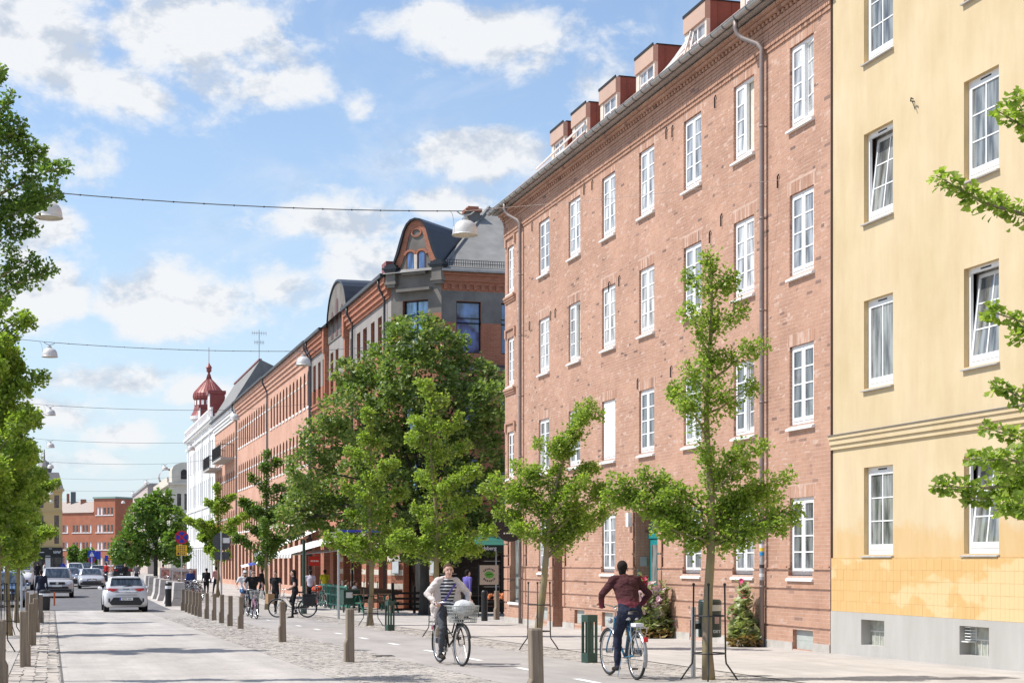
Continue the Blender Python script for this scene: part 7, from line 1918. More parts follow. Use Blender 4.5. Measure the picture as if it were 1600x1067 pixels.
        for j in range(8): yy = -Yw + 2 * Yw * j / 7; mb.tube([(X0, yy, Z0), (X1, yy, Z0)], .0035, 3, caps=False)
        bo = mb.build('basket', mat('basket_grey', (.34, .36, .35), .5, .2), e); bo.matrix_local = Ms
    if box: mb = MB(); mb.box(*box[0]); mb.build('front_box', box[1], e)
    return e
def empty_child(name, par):
    o = bpy.data.objects.new(name, None); COL.objects.link(o); o.parent = par; o.empty_display_size = .1; return o

# ================================================================== PEOPLE
def ik(a, b, l1, l2, pole):
    a, b = Vector(a), Vector(b); d = b - a; L = min(d.length, (l1 + l2) * .999); u = d.normalized()
    k = (l1 * l1 - l2 * l2 + L * L) / (2 * L); hgt = sqrt(max(l1 * l1 - k * k, 0)); p = Vector(pole); p -= u * p.dot(u); p.normalize()
    return a + u * k + p * hgt
def solid(prims, voxel, smooth=6):
    """closed tapered limbs fused into one continuous skin by voxel remeshing"""
    mb = MB()
    for q in prims:
        a, b, ra, rb = Vector(q[0]), Vector(q[1]), q[2], q[3]; fl = q[5] if len(q) > 5 else 1.0
        d = b - a; L = max(d.length, 1e-4); u = d / L if d.length > 1e-4 else Vector((0, 0, 1))
        side = Vector(q[6]) if len(q) > 6 else Vector((1, 0, 0)); side = side - u * side.dot(u)
        if side.length < 1e-3: side = u.orthogonal()
        side.normalize(); up = u.cross(side)
        prof = [(ra * sin(t), -ra * cos(t)) for t in [pi / 2 * k / 4 for k in range(5)]] + [(rb * cos(t), L + rb * sin(t)) for t in [pi / 2 * k / 4 for k in range(5)]]
        n = 14; vs = []
        for (r, z) in prof:
            for j in range(n): an = 2 * pi * j / n; vs.append(a + u * z + side * (max(r, 1e-4) * cos(an) * fl) + up * (max(r, 1e-4) * sin(an)))
        mb.add(vs, [(i * n + j, i * n + (j + 1) % n, (i + 1) * n + (j + 1) % n, (i + 1) * n + j) for i in range(len(prof) - 1) for j in range(n)])
    me = bpy.data.meshes.new('tmp'); me.from_pydata(mb.v, [], mb.f); o = bpy.data.objects.new('tmp', me); COL.objects.link(o)
    r = o.modifiers.new('r', 'REMESH'); r.mode = 'VOXEL'; r.voxel_size = voxel
    s_ = o.modifiers.new('s', 'SMOOTH'); s_.iterations = smooth; s_.factor = .5
    dg = bpy.context.evaluated_depsgraph_get(); out_ = bpy.data.meshes.new_from_object(o.evaluated_get(dg)); bpy.data.objects.remove(o); out_.shade_smooth()
    return out_
def assign(me, prims, mats_, cut=None):
    n = len(me.polygons); c = np.zeros(n * 3); me.polygons.foreach_get('center', c); c = c.reshape(-1, 3); best = np.full(n, 1e9); mi = np.zeros(n, int)
    for q in prims:
        a, b = np.array(q[0], float), np.array(q[1], float); ab = b - a; t = np.clip(((c - a) @ ab) / max(ab @ ab, 1e-9), 0, 1)
        d = np.linalg.norm(c - (a + t[:, None] * ab), axis=1) - (q[2] + (q[3] - q[2]) * t); k = d < best; best[k] = d[k]; mi[k] = q[4]
    if cut: mi = cut(c, mi)
    for m in mats_: me.materials.append(m)
    me.polygons.foreach_set('material_index', mi.astype(np.int32))
from mathutils import noise as mn
def crease(me, which, amp, sc=(7, 9, 16)):
    """cloth folds: push the vertices of the given materials in and out along their normals"""
    vs = {v for f in me.polygons if f.material_index in which for v in f.vertices}
    nr = [v.normal.copy() for v in me.vertices]
    for i in vs:
        v = me.vertices[i]; c = v.co
        k = mn.noise(Vector((c.x * sc[0], c.y * sc[1], c.z * sc[2]))) + .5 * mn.noise(Vector((c.x * 19, c.y * 23, c.z * 31)))
        v.co = c + nr[i] * amp * (k - .35 * abs(k))
def skin_mat(name, c):
    return mat(name, c, .5, var=.1, nscale=14, spec=.35)
SK = skin_mat('fair_skin', (.56, .34, .26)); SK2 = skin_mat('tan_skin', (.44, .25, .17))
def cloth(name, c, rough=.9): return mat(name, c, rough, var=.14, nscale=9, spec=.2, bmp=.25, bscale=220)
def stripe_mat():
    m, nt, b = new_mat('striped_jersey'); tcn = nd(nt, 'ShaderNodeTexCoord'); sp_ = nd(nt, 'ShaderNodeSeparateXYZ'); lk(nt, tcn.outputs['Object'], sp_.inputs[0])
    w = nd(nt, 'ShaderNodeTexNoise'); w.inputs['Scale'].default_value = 7; lk(nt, tcn.outputs['Object'], w.inputs['Vector'])
    a = nd(nt, 'ShaderNodeMath', operation='MULTIPLY_ADD'); lk(nt, w.outputs['Fac'], a.inputs[0]); a.inputs[1].default_value = .016; lk(nt, sp_.outputs[2], a.inputs[2])
    f = nd(nt, 'ShaderNodeMath', operation='MULTIPLY'); lk(nt, a.outputs[0], f.inputs[0]); f.inputs[1].default_value = 1 / .056; g = nd(nt, 'ShaderNodeMath', operation='FRACT'); lk(nt, f.outputs[0], g.inputs[0])
    lk(nt, ramp(nt, g.outputs[0], [(0, (.035, .04, .06)), (.52, (.035, .04, .06)), (.58, (.62, .61, .60)), (.95, (.62, .61, .60)), (1, (.035, .04, .06))]), b.inputs['Base Color']); b.inputs['Roughness'].default_value = .9
    return m
def knit_mat(name, lo, hi, z0, z1):
    """knit whose colour runs into a second tone towards the hem"""
    m, nt, b = new_mat(name); tcn = nd(nt, 'ShaderNodeTexCoord'); sp_ = nd(nt, 'ShaderNodeSeparateXYZ'); lk(nt, tcn.outputs['Object'], sp_.inputs[0])
    mr_ = nd(nt, 'ShaderNodeMapRange'); lk(nt, sp_.outputs[2], mr_.inputs[0]); mr_.inputs[1].default_value = z0; mr_.inputs[2].default_value = z1
    c = ramp(nt, mr_.outputs[0], [(0, lo), (1, hi)]); c = mixc_(nt, .35, c, ramp(nt, noise(nt, 22, 4, .6), [(.3, (.36, .36, .36)), (.7, (.64, .64, .64))]), 'OVERLAY')
    lk(nt, c, b.inputs['Base Color']); b.inputs['Roughness'].default_value = .95; b.inputs['Specular IOR Level'].default_value = .15; bump(nt, b, noise(nt, 150, 3, .6), .4, .004)
    return m
def hand(P, w, tipdir, side, m, fine=True):
    """palm plus five bent fingers closing round a grip; side = direction the thumb leaves"""
    w = Vector(w); u = Vector(tipdir).normalized(); t = Vector(side).normalized(); n = u.cross(t)
    k = w + u * .085
    P.append((w, k, .026, .033, m, .62, n))
    if fine:
        for i, (o, L) in enumerate(((.030, .072), (.010, .080), (-.011, .074), (-.030, .058))):
            a = k + t * o; b = a + u * L * .55 - n * L * .30; c = b - u * L * .10 - n * L * .50
            P.append((a, b, .0098, .009, m)); P.append((b, c, .009, .0078, m))
        a = w + u * .03 + t * .028; b = a + u * .03 + t * .025 - n * .015; c = b + u * .012 - n * .035; P.append((a, b, .012, .011, m)); P.append((b, c, .011, .009, m))
def person(name, label, loc, rz, pose, mats_, voxel=.018, hair=None, female=False, scale=1.0, group=None, look=0.0, tilt=0.0, extras=None, short=False, glasses=False, cap=None, beard=None, hairlong=False, armcol=1, lean=0, fine=None, bulk=1.08):
    """pose: hip, neck, shoulders, hands, feet in metres (facing +X, Z up). materials: 0 skin 1 top 2 trousers 3 hair 4 shoes"""
    e = empty(name, loc, rz, label, 'person', group); e.scale = (scale,) * 3
    if lean: e.rotation_euler = (lean, 0, rz)
    fine = voxel < .012 if fine is None else fine
    hip, nk = Vector(pose['hip']), Vector(pose['neck']); ax = (nk - hip).normalized(); fw = Vector((ax.z, 0, -ax.x)); sw = .165 if female else .185; hw = .09
    P = []; up = ax
    ch = hip.lerp(nk, .72); wa = hip.lerp(nk, .36); Yv = Vector((0, 1, 0))
    P.append((hip + Vector((0, -.055, -.02)), hip + Vector((0, .055, -.02)), .115 if female else .11, .115 if female else .11, 2, 1.0))
    P.append((hip.lerp(nk, .10), wa, .112, .105, 1, 1.28, Yv)); P.append((wa, ch, .105, .118, 1, 1.36, Yv)); P.append((ch, hip.lerp(nk, .90), .112, .078, 1, 1.55, Yv))
    if female:
        for s in (-1, 1): P.append((ch + fw * .07 + Yv * s * .065 - ax * .02, ch + fw * .08 + Yv * s * .06 - ax * .03, .06, .058, 1))
    hd = Vector(pose.get('head', nk + ax * .13 + fw * .03)); R = Matrix.Rotation(look, 3, 'Z') @ Matrix.Rotation(tilt, 3, 'Y'); F = R @ Vector((1, 0, 0)); U = R @ Vector((0, 0, 1)); Sd = R @ Vector((0, 1, 0))
    P.append((nk - ax * .03, hd - U * .06 - F * .02, .054, .05, 0)); 
    P.append((hd + U * .035 - F * .015, hd + U * .045 - F * .02, .086, .084, 0, .90, Sd)); P.append((hd - U * .03 + F * .015, hd - U * .085 + F * .032, .066, .042, 0, .92, Sd))
    P.append((hd + F * .075 + U * .015, hd + F * .098 - U * .022, .010, .015, 0))
    for s in (-1, 1): P.append((hd + Sd * s * .080 + U * .02 - F * .01, hd + Sd * s * .082 - U * .018 - F * .008, .016, .013, 0, .55, Sd))
    for s, key in ((1, 'l'), (-1, 'r')):
        sh = hip.lerp(nk, .90) + Yv * s * sw; hnd = Vector(pose['hand_' + key]); el = ik(sh, hnd, .29, .265, pose.get('elbow_' + key, (-.5, s * .8, -.5)))
        ac = 0 if short else armcol
        P.append((hip.lerp(nk, .91) + Yv * s * .10, sh, .058, .060, 1)); P.append((sh, sh.lerp(el, .55), .057, .049, 1)); P.append((sh.lerp(el, .55), el, .047, .041, ac)); P.append((el, hnd, .041, .029 if ac == 0 else .033, ac))
        hand(P, hnd, pose.get('hdir_' + key, (hnd - el)), pose.get('thumb_' + key, (0, -s, .2)), 0, fine)
        hj = hip + Yv * s * hw; ft = Vector(pose['foot_' + key]); kn = ik(hj, ft, .43, .43, pose.get('knee_' + key, (1, s * .12, .1)))
        P.append((hj, kn, .085, .058, 2)); P.append((kn, ft + Vector((0, 0, .0)), .056, .04, pose.get('shin', 2)))
        toe = Vector(pose.get('toe_' + key, (1, 0, -.05))).normalized()
        P.append((ft - toe * .03 + Vector((0, 0, -.055)), ft + toe * .15 + Vector((0, 0, -.065)), .042, .036, 4, .95)); P.append((ft, ft + Vector((0, 0, -.05)), .043, .043, 4))
    P = [(q[0], q[1], q[2] * bulk, q[3] * bulk) + tuple(q[4:]) if q[4] in (1, 2) or (q[2] > .035 and q[4] == ac and q[2] < .05 and len(q) == 5 and not short) else q for q in P]
    me = solid(P, voxel); assign(me, P, mats_, None)
    if fine: crease(me, (1, 2), .012)
    obj('body', me, e)
    hcol = mats_[3]
    if hair is not None:
        H = [(hd + U * .055 - F * .03, hd + U * .05 - F * .045, .090, .088, 0, .92, Sd), (hd + U * .02 - F * .05, hd - U * .035 - F * .055, .075, .06, 0, .95, Sd)]
        if hairlong: H += [(hd - U * .02 - F * .08, hd - U * .20 - F * .09, .055, .04, 0)]
        hm = solid(H, max(voxel, .010), 3)
        bm = bmesh.new(); bm.from_mesh(hm)      # hairline: clear the face
        kill = [f for f in bm.faces if (f.calc_center_median() - hd).dot(F) > (.052 if (f.calc_center_median() - hd).dot(U) > .085 else .015 + .35 * max(0, (f.calc_center_median() - hd).dot(U) - .04)) - (0 if (f.calc_center_median() - hd).dot(U) > .04 else .03)]
        bmesh.ops.delete(bm, geom=kill, context='FACES'); bm.to_mesh(hm); bm.free(); hm.materials.append(hcol); obj('hair', hm, e)
    if cap is not None:
        hm = solid([(hd + U * .06 - F * .02, hd + U * .05 - F * .03, .096, .094, 0, .93, Sd), (hd + U * .06 + F * .06, hd + U * .05 + F * .15, .055, .04, 0, 1.3, Sd)], .012, 3); bm = bmesh.new(); bm.from_mesh(hm); bmesh.ops.delete(bm, geom=[f for f in bm.faces if (f.calc_center_median() - hd).dot(U) < .035], context='FACES'); bm.to_mesh(hm); bm.free(); hm.materials.append(cap); obj('cap', hm, e)
    if voxel < .02:
        em = MB()
        for s in (-1, 1): q = hd + F * .078 + Sd * s * .031 + U * .016; em.ball(q, .012, .014, .007, 8, 5)
        em.build('eyes', mat('eye_dark', (.03, .022, .018), .3), e)
        bmk = MB()
        for s in (-1, 1): bmk.bar(hd + F * .086 + Sd * s * .014 + U * .034, hd + F * .080 + Sd * s * .048 + U * .036, .006, .007)
        bmk.build('eyebrows', hcol, e)
        lm = MB(); lm.ball(hd + F * .083 - U * .052, .010, .024, .007, 10, 5); lm.build('mouth', mat('lip', (.42, .17, .15), .5), e)
        if glasses:
            gm = MB()
            for s in (-1, 1): q = hd + F * .093 + Sd * s * .034 + U * .014; gm.ball(q, .008, .029, .021, 10, 6); gm.bar(q + Sd * s * .03, hd + Sd * s * .088 + U * .02, .005, .006)
            gm.bar(hd + F * .096 + Sd * .01 + U * .02, hd + F * .096 - Sd * .01 + U * .02, .005, .006); gm.build('sunglasses', M_BLK, e)
        if beard: bm_ = solid([(hd - U * .075 + F * .03, hd - U * .095 + F * .045, .05, .036, 0, 1.1, Sd)], .012, 2); bm_.materials.append(beard); obj('beard', bm_, e)
    return e, hd, P

RIDE = dict(hip=(-.22, 0, .985), neck=(-.08, 0, 1.50), hand_l=(.13, .29, 1.05), hand_r=(.13, -.29, 1.05), hdir_l=(1, 0, -.15), hdir_r=(1, 0, -.15), foot_l=(-.08, .13, .215), foot_r=(.02, -.13, .53), elbow_l=(-.4, .7, -.6), elbow_r=(-.4, -.7, -.6))
HB_ = cloth('brown_hair', (.085, .05, .03)); HD_ = cloth('dark_hair', (.022, .017, .014)); HG_ = cloth('grey_hair', (.30, .28, .26))
JEAN_G = cloth('grey_jeans', (.075, .078, .088)); NAVY = cloth('navy_trousers', (.022, .026, .046)); BLACKC = cloth('black_cloth', (.018, .018, .02)); WHITEC = cloth('white_tshirt', (.66, .66, .68)); BLUEJ = cloth('blue_jeans', (.06, .13, .27))
SHOE = cloth('dark_shoes', (.03, .024, .022)); STR = stripe_mat(); CARD = cloth('oatmeal_cardigan', (.60, .535, .50))
# --- woman cycling towards us
head_w = -pi / 2 + .10
wx, wy = 6.42, 26.7
bicycle('bicycle', 'black city bicycle with a grey front basket, ridden by the woman in the oatmeal cardigan', wx, wy, head_w, mat('gloss_black', (.015, .015, .016), .25), steer=.05, basket=True, crank=-100, guards=M_BLK)
pw = dict(RIDE); pw.update(foot_r=(-.06, -.13, .20), foot_l=(-.02, .13, .52), knee_r=(1, -.15, .1), knee_l=(1, .25, .1), elbow_l=(-.3, .9, -.5), elbow_r=(-.3, -.9, -.5), hip=(-.22, 0, .96), neck=(-.10, 0, 1.445))
wo, hd, PW = person('person', 'woman in oatmeal cardigan and striped top riding towards the camera', (wx, wy, gz(wy)), head_w, pw, [SK, STR, JEAN_G, HB_, SHOE], voxel=.0075, hair=True, female=True, look=-.12, bulk=1.12)
hipw, nkw = Vector(pw['hip']), Vector(pw['neck'])
C_ = []
for s, key in ((1, 'l'), (-1, 'r')):
    sh = hipw.lerp(nkw, .90) + Vector((0, s * .165, 0)); hnd = Vector(pw['hand_' + key]); el = ik(sh, hnd, .29, .265, pw['elbow_' + key])
    C_ += [(hipw.lerp(nkw, .92) + Vector((0, s * .09, .0)), sh, .064, .070, 0), (sh, el, .070, .056, 0), (el, el.lerp(hnd, .93), .056, .040, 0), (hipw.lerp(nkw, .86) + Vector((.0, s * .145, 0)), hipw + Vector((.03, s * .175, -.02)), .085, .105, 0, .75, (1, 0, 0)), (hipw + Vector((.03, s * .175, -.02)), hipw + Vector((.0, s * .185, -.16)), .10, .09, 0, .7, (0, 1, 0))]
C_ += [(hipw.lerp(nkw, .88) + Vector((-.05, 0, 0)), hipw + Vector((-.08, 0, -.05)), .11, .12, 0, 1.5, (0, 1, 0)), (nkw + Vector((-.05, -.06, -.02)), nkw + Vector((-.05, .06, -.02)), .035, .035, 0)]
cm = solid(C_, .010, 4); cm.materials.append(CARD); crease(cm, (0,), .014); obj('cardigan', cm, wo)
mb = MB(); mb.ball((.64, .03, .96), .15, .19, .13, 18, 12)
for i, v in enumerate(mb.v): k = 1 + .10 * sin(v[0] * 47 + v[2] * 31) * cos(v[1] * 39); mb.v[i] = (.64 + (v[0] - .64) * k, .03 + (v[1] - .03) * k, .96 + (v[2] - .96) * k)
bag = mb.build('carrier_bag', mat('white_plastic_bag', (.55, .56, .56), .35, var=.2, nscale=14), None, (wx, wy, gz(wy) + .012), (0, 0, head_w), smooth=True); tag(bag, 'crumpled pale plastic bag lying in the front basket of the black bicycle', 'bag')
st_ = MB(); st_.bar((-.02, .12, 1.36), (.06, -.14, 1.02), .008, .035); st_.build('bag_strap', cloth('violet_strap', (.10, .08, .28)), wo)
# --- man cycling away
mx, my = 7.97, 22.35
head_m = pi / 2 + .02
bicycle('bicycle', 'blue bicycle with chrome carrier and grey mudguards, ridden by the man in maroon', mx, my, head_m, mat('frame_blue', (.03, .16, .27), .35), steer=.04, crank=-97, guards=mat('guard_grey', (.30, .31, .32), .35, .5), step=False)
pm_ = dict(RIDE); pm_.update(hip=(-.25, 0, 1.01), neck=(.0, 0, 1.52), foot_l=(-.06, .13, .215), foot_r=(.02, -.12, .50), elbow_l=(-.3, .7, -.5), elbow_r=(-.6, -.9, -.35), hand_l=(.14, .31, 1.08), hand_r=(.12, -.30, 1.08), knee_l=(1, .05, 0))
person('person', 'man in a maroon sweater and navy trousers cycling away from the camera', (mx, my, gz(my)), head_m, pm_, [SK2, knit_mat('maroon_knit', (.26, .05, .075), (.075, .028, .03), .98, 1.22), NAVY, HD_, SHOE], voxel=.0075, hair=True, look=-.35, scale=.965, bulk=1.24)
mb = MB(); mb.box(-.62, -.42, -.06, .06, .755, .80); mb.build('rag', WHITEC, [o for o in bpy.data.objects if o.name.startswith('bicycle')][1])
# --- two cyclists abreast behind the close bollards
bk = mat('dark_frame', (.03, .03, .035), .35)
bicycle('bicycle', 'dark bicycle ridden by the man in the white T-shirt', 7.15, 63.2, -pi / 2 + .05, bk, crank=-70)
person('person', 'bearded man in white T-shirt, cap and blue shorts cycling towards us', (7.15, 63.2, gz(63)), -pi / 2 + .05, dict(RIDE, shin=0), [SK, WHITEC, BLUEJ, HB_, SHOE], voxel=.014, cap=cloth('grey_cap', (.42, .41, .40)), glasses=True, beard=cloth('beard', (.12, .065, .035)), short=True)
bicycle('bicycle', 'bicycle with a dark front basket ridden by the person in black', 6.95, 58.8, -pi / 2 + .02, mat('pink_frame', (.32, .12, .22), .4), crank=-60, basket=True, steer=.1)
person('person', 'person in black T-shirt and sunglasses cycling towards us beside the man in white', (6.95, 58.8, gz(58)), -pi / 2 + .02, dict(RIDE), [SK, BLACKC, BLACKC, HB_, SHOE], voxel=.014, hair=True, glasses=True, short=True)
def stand(s=0.12, arm=.1): return dict(hip=(0, 0, .93), neck=(.02, 0, 1.47), hand_l=(arm, .27, .84), hand_r=(-arm * .3, -.27, .84), hdir_l=(.1, 0, -1), hdir_r=(.1, 0, -1), foot_l=(s * 1.6, .09, .085), foot_r=(-s * 1.6, -.09, .10), elbow_l=(-1, .3, 0), elbow_r=(-1, -.3, 0))
person('person', 'person in black walking with a brown paper bag behind the cyclists', (8.75, 66.5, gz(66)), -pi / 2 - .5, stand(.17, .2), [SK, BLACKC, BLACKC, HD_, WHITEC], voxel=.016, hair=True, short=True)
mb = MB(); mb.box(-.16, .16, -.09, .09, 0, .40); mb.tube([(-.1, 0, .4), (-.08, 0, .5), (.08, 0, .5), (.1, 0, .4)], .008, 5); tag(mb.build('paper_bag', mat('kraft_paper', (.40, .25, .14), .85), None, (8.50, 66.3, gz(66) + .42), (0, 0, .5)), 'brown paper carrier bag held by the walking person in black', 'bag')
bicycle('bicycle', 'grey bicycle with black panniers seen side-on, held by the woman in black', 8.55, 59.9, pi + .0 - .27, mat('grey_frame', (.40, .41, .42), .35, .3), panniers=True, crank=-20)
person('person', 'woman in black with long dark hair standing astride the grey bicycle', (8.55, 59.9, gz(60)), pi - .27, dict(hip=(-.05, 0, .97), neck=(.0, 0, 1.50), hand_l=(.16, .28, 1.06), hand_r=(.16, -.28, 1.06), hdir_l=(1, 0, -.2), hdir_r=(1, 0, -.2), foot_l=(.03, .17, .10), foot_r=(-.08, -.14, .22), elbow_l=(-.6, .5, -.5), elbow_r=(-.6, -.5, -.5)), [SK, BLACKC, BLACKC, HD_, SHOE], voxel=.014, hair=True, hairlong=True, female=True, short=True)
bicycle('bicycle', 'bicycle loaded with a red bag beside the man in the pale shirt', 11.9, 74.9, -pi / 2 + .25, bk, lean=.05)
mb = MB(); mb.ball((-.55, 0, .86), .24, .17, .14, 10, 7); mb.ball((-.3, .1, .9), .16, .12, .12, 8, 6); tag(mb.build('red_bag', cloth('red_bag_cloth', (.50, .07, .03)), None, (11.9, 74.9, gz(75)), (0, 0, -pi / 2 + .25), smooth=True), 'red bag strapped on the bicycle at the terrace barrier', 'bag')
person('person', 'man in pale lilac shirt and wide black hat seen from behind at the terrace', (11.65, 76.2, gz(76)), pi / 2 - .2, stand(.08, .25), [SK, cloth('lilac_shirt', (.50, .47, .56)), BLACKC, HD_, SHOE], voxel=.018, hair=True, short=True, cap=BLACKC)
person('person', 'person in a yellow-green top standing under the awning', (13.05, 80.6, gz(80)), pi / 2, stand(.04, .1), [SK2, cloth('lime_top', (.50, .50, .04)), cloth('grey_trousers', (.22, .23, .25)), HD_, SHOE], voxel=.018, hair=True, short=True)
person('person', 'man in navy walking away on the left, behind the black bin', (-.42, 75.5, gz(75)), pi / 2 + .1, stand(.10, .12), [SK2, cloth('navy_top', (.022, .026, .045)), NAVY, HD_, SHOE], voxel=.016, hair=True, scale=1.02)
person('person', 'person with a violet backpack in the side street behind the woman cyclist', (14.0, 55.6, gz(55)), .4, stand(.06, .2), [SK, cloth('violet_jacket', (.13, .11, .36)), NAVY, HD_, SHOE], voxel=.018, hair=True)
# --- more people far along the pavement
cols_ = dict(blue=cloth('blue_shirt', (.03, .06, .20)), red=cloth('red_jacket', (.46, .03, .03)), grey=cloth('grey_coat', (.14, .14, .15)), pale=cloth('pale_top', (.58, .54, .50)), black=BLACKC, rose=cloth('rose_top', (.55, .30, .30)))
fp = [(7.4, 92, 'blue', 'person in a blue shirt right of the no-stopping sign', -1.2), (8.5, 94.5, 'black', 'person in black behind the person in the blue shirt', 1.4), (9.3, 97, 'rose', 'person in a rose top among parked bicycles', 2.2), (7.6, 118, 'red', 'person in a red jacket above the concrete barriers', 1.2), (6.5, 133, 'grey', 'person in a grey coat beyond the white hatchback roof', 1.6),
      (5.9, 140, 'black', 'dark-clad person left of the grey coat', -1.5), (4.7, 150, 'red', 'person in red beyond the white hatchback', 1.0), (9.9, 88, 'pale', 'person in a pale top beside the round sign back', -.6), (11.1, 90, 'black', 'dark figure in front of the arched windows', 2.6), (8.2, 107, 'pale', 'pale figure between the barriers and the lime tree', -1.4),
      (-.6, 150, 'pale', 'pale figure left of the silver off-roader', 0), (-1.1, 148, 'black', 'dark figure beside the white van', 2), (11.8, 101, 'grey', 'grey figure under the farthest young ginkgo', 0.6)]
for x, y, c, lab, rz in fp:
    person('person', lab, (x, y, gz(y)), rz, stand(.12, .15), [SK, cols_[c], NAVY if c != 'black' else BLACKC, HD_, SHOE], voxel=.03, hair=True, group=None, scale=RNG.uniform(.96, 1.04))
SIT = dict(hip=(0, 0, .52), neck=(.04, 0, 1.03), hand_l=(.34, .16, .80), hand_r=(.34, -.16, .80), hdir_l=(1, 0, 0), hdir_r=(1, 0, 0), foot_l=(.42, .1, .09), foot_r=(.38, -.1, .09), elbow_l=(-.4, .5, -.6), elbow_r=(-.4, -.5, -.6))
for x, y, rz, c, lab in ((12.85, 73.6, .1, 'pale', 'diner in a pale top seated behind the green railing'), (12.85, 75.6, 0, 'rose', 'diner in a rose top seated behind the green railing'), (13.9, 72.8, pi, 'black', 'diner in black seated facing the street'), (12.75, 70.9, .2, 'grey', 'diner in grey at the second bench table')):
    person('person', lab, (x, y, gz(y)), rz, SIT, [SK, cols_[c], BLACKC, HB_, SHOE], voxel=.025, hair=True, short=True)
# parked bicycles along the barriers
pb = bicycle('bicycle', 'nearest bicycle of the crowded row parked behind the concrete barriers', 7.0, 86, 1.9, bk, lean=.1, group='bicycles parked in the row behind the concrete barriers')
for i in range(13):
    c = copy_tree(pb); y = 87.2 + i * 1.6; c['label'] = '%s bicycle from the near end of the crowded row behind the concrete barriers' % ['second', 'third', 'fourth', 'fifth', 'sixth', 'seventh', 'eighth', 'ninth', 'tenth', 'eleventh', 'twelfth', 'thirteenth', 'fourteenth'][i]; c.location = (7.1 + RNG.normal(0, .25), y, gz(y) + .01); c.rotation_euler = (RNG.normal(0, .08), 0, 1.9 + RNG.normal(0, .25) + pi * (i % 2))
# poster boards and blue-white stall cloth in the crowd
for i, (x, y, w, lab) in enumerate(((7.6, 109, 1.6, 'poster board with reddish print, left of the pair beyond the barriers'), (7.9, 103.5, 1.7, 'poster board with dark red print, right of the pair beyond the barriers'), (7.3, 96.5, 1.2, 'poster board with a portrait print nearest the no-stopping sign'))):
    e = empty('poster_board', (x, y, gz(y)), 0, lab, 'poster'); mb = MB(); mb.box(-w / 2, w / 2, -.04, 0, .35, 1.55); mb.build('frame', mat('poster_frame', (.55, .5, .47), .7), e)
    mb = MB(); mb.box(-w / 2 + .1, w / 2 - .1, -.05, -.041, .5, 1.45); mb.build('print', mat('poster_print_%s' % 'abc'[i], [(.36, .16, .13), (.28, .06, .06), (.40, .27, .22)][i], .6, var=.9, nscale=5), e)
    for xx in (-w / 2 + .1, w / 2 - .1): mb = MB(); mb.box(xx - .03, xx + .03, -.03, .0, 0, .35); mb.build('leg', M_BLACKF, e)
e = empty('stall_awning', (10.8, 92, gz(92)), 0, 'small blue and white slanting market parasol behind the round sign back', 'parasol')
mb = MB()
for k in range(6): mb.quad((-.6 + k * .2, -.4, 1.72 + k * .05), (-.4 + k * .2, -.4, 1.77 + k * .05), (-.4 + k * .2, .4, 1.9 + k * .05), (-.6 + k * .2, .4, 1.85 + k * .05), k // 2 % 2)
mb.build('canopy', [cloth('stall_white', (.7, .7, .72)), cloth('stall_blue', (.05, .08, .35))], e, recalc=False); mb = MB(); mb.tube([(0, 0, 0), (0, 0, 2.1)], .03, 6); mb.build('mast', M_GALV, e)
# ================================================================== CARS
def paint(name, c, met=.35): return mat(name, c, .28, met, var=.03, nscale=2, spec=.6)
M_CGLASS = glass_mat('car_glass', (.02, .025, .03), .04, .8); M_TRIM = mat('car_trim_black', (.02, .02, .021), .55); M_HEADL = mat('headlamp_glass', (.62, .64, .66), .12, .3); M_TAIL = mat('tail_lamp', (.50, .012, .016), .2); M_RIM = mat('alloy_rim', (.45, .46, .47), .3, .8); M_PLATE = mat('number_plate', (.78, .78, .76), .4)
def loft(mb, secs, m=0, caps=True):
    n = len(secs[0]); vs = [p for s in secs for p in s]
    fs = [(i * n + j, i * n + (j + 1) % n, (i + 1) * n + (j + 1) % n, (i + 1) * n + j) for i in range(len(secs) - 1) for j in range(n)]
    if caps: fs += [tuple(range(n - 1, -1, -1)), tuple((len(secs) - 1) * n + j for j in range(n))]
    mb.add(vs, fs, m)
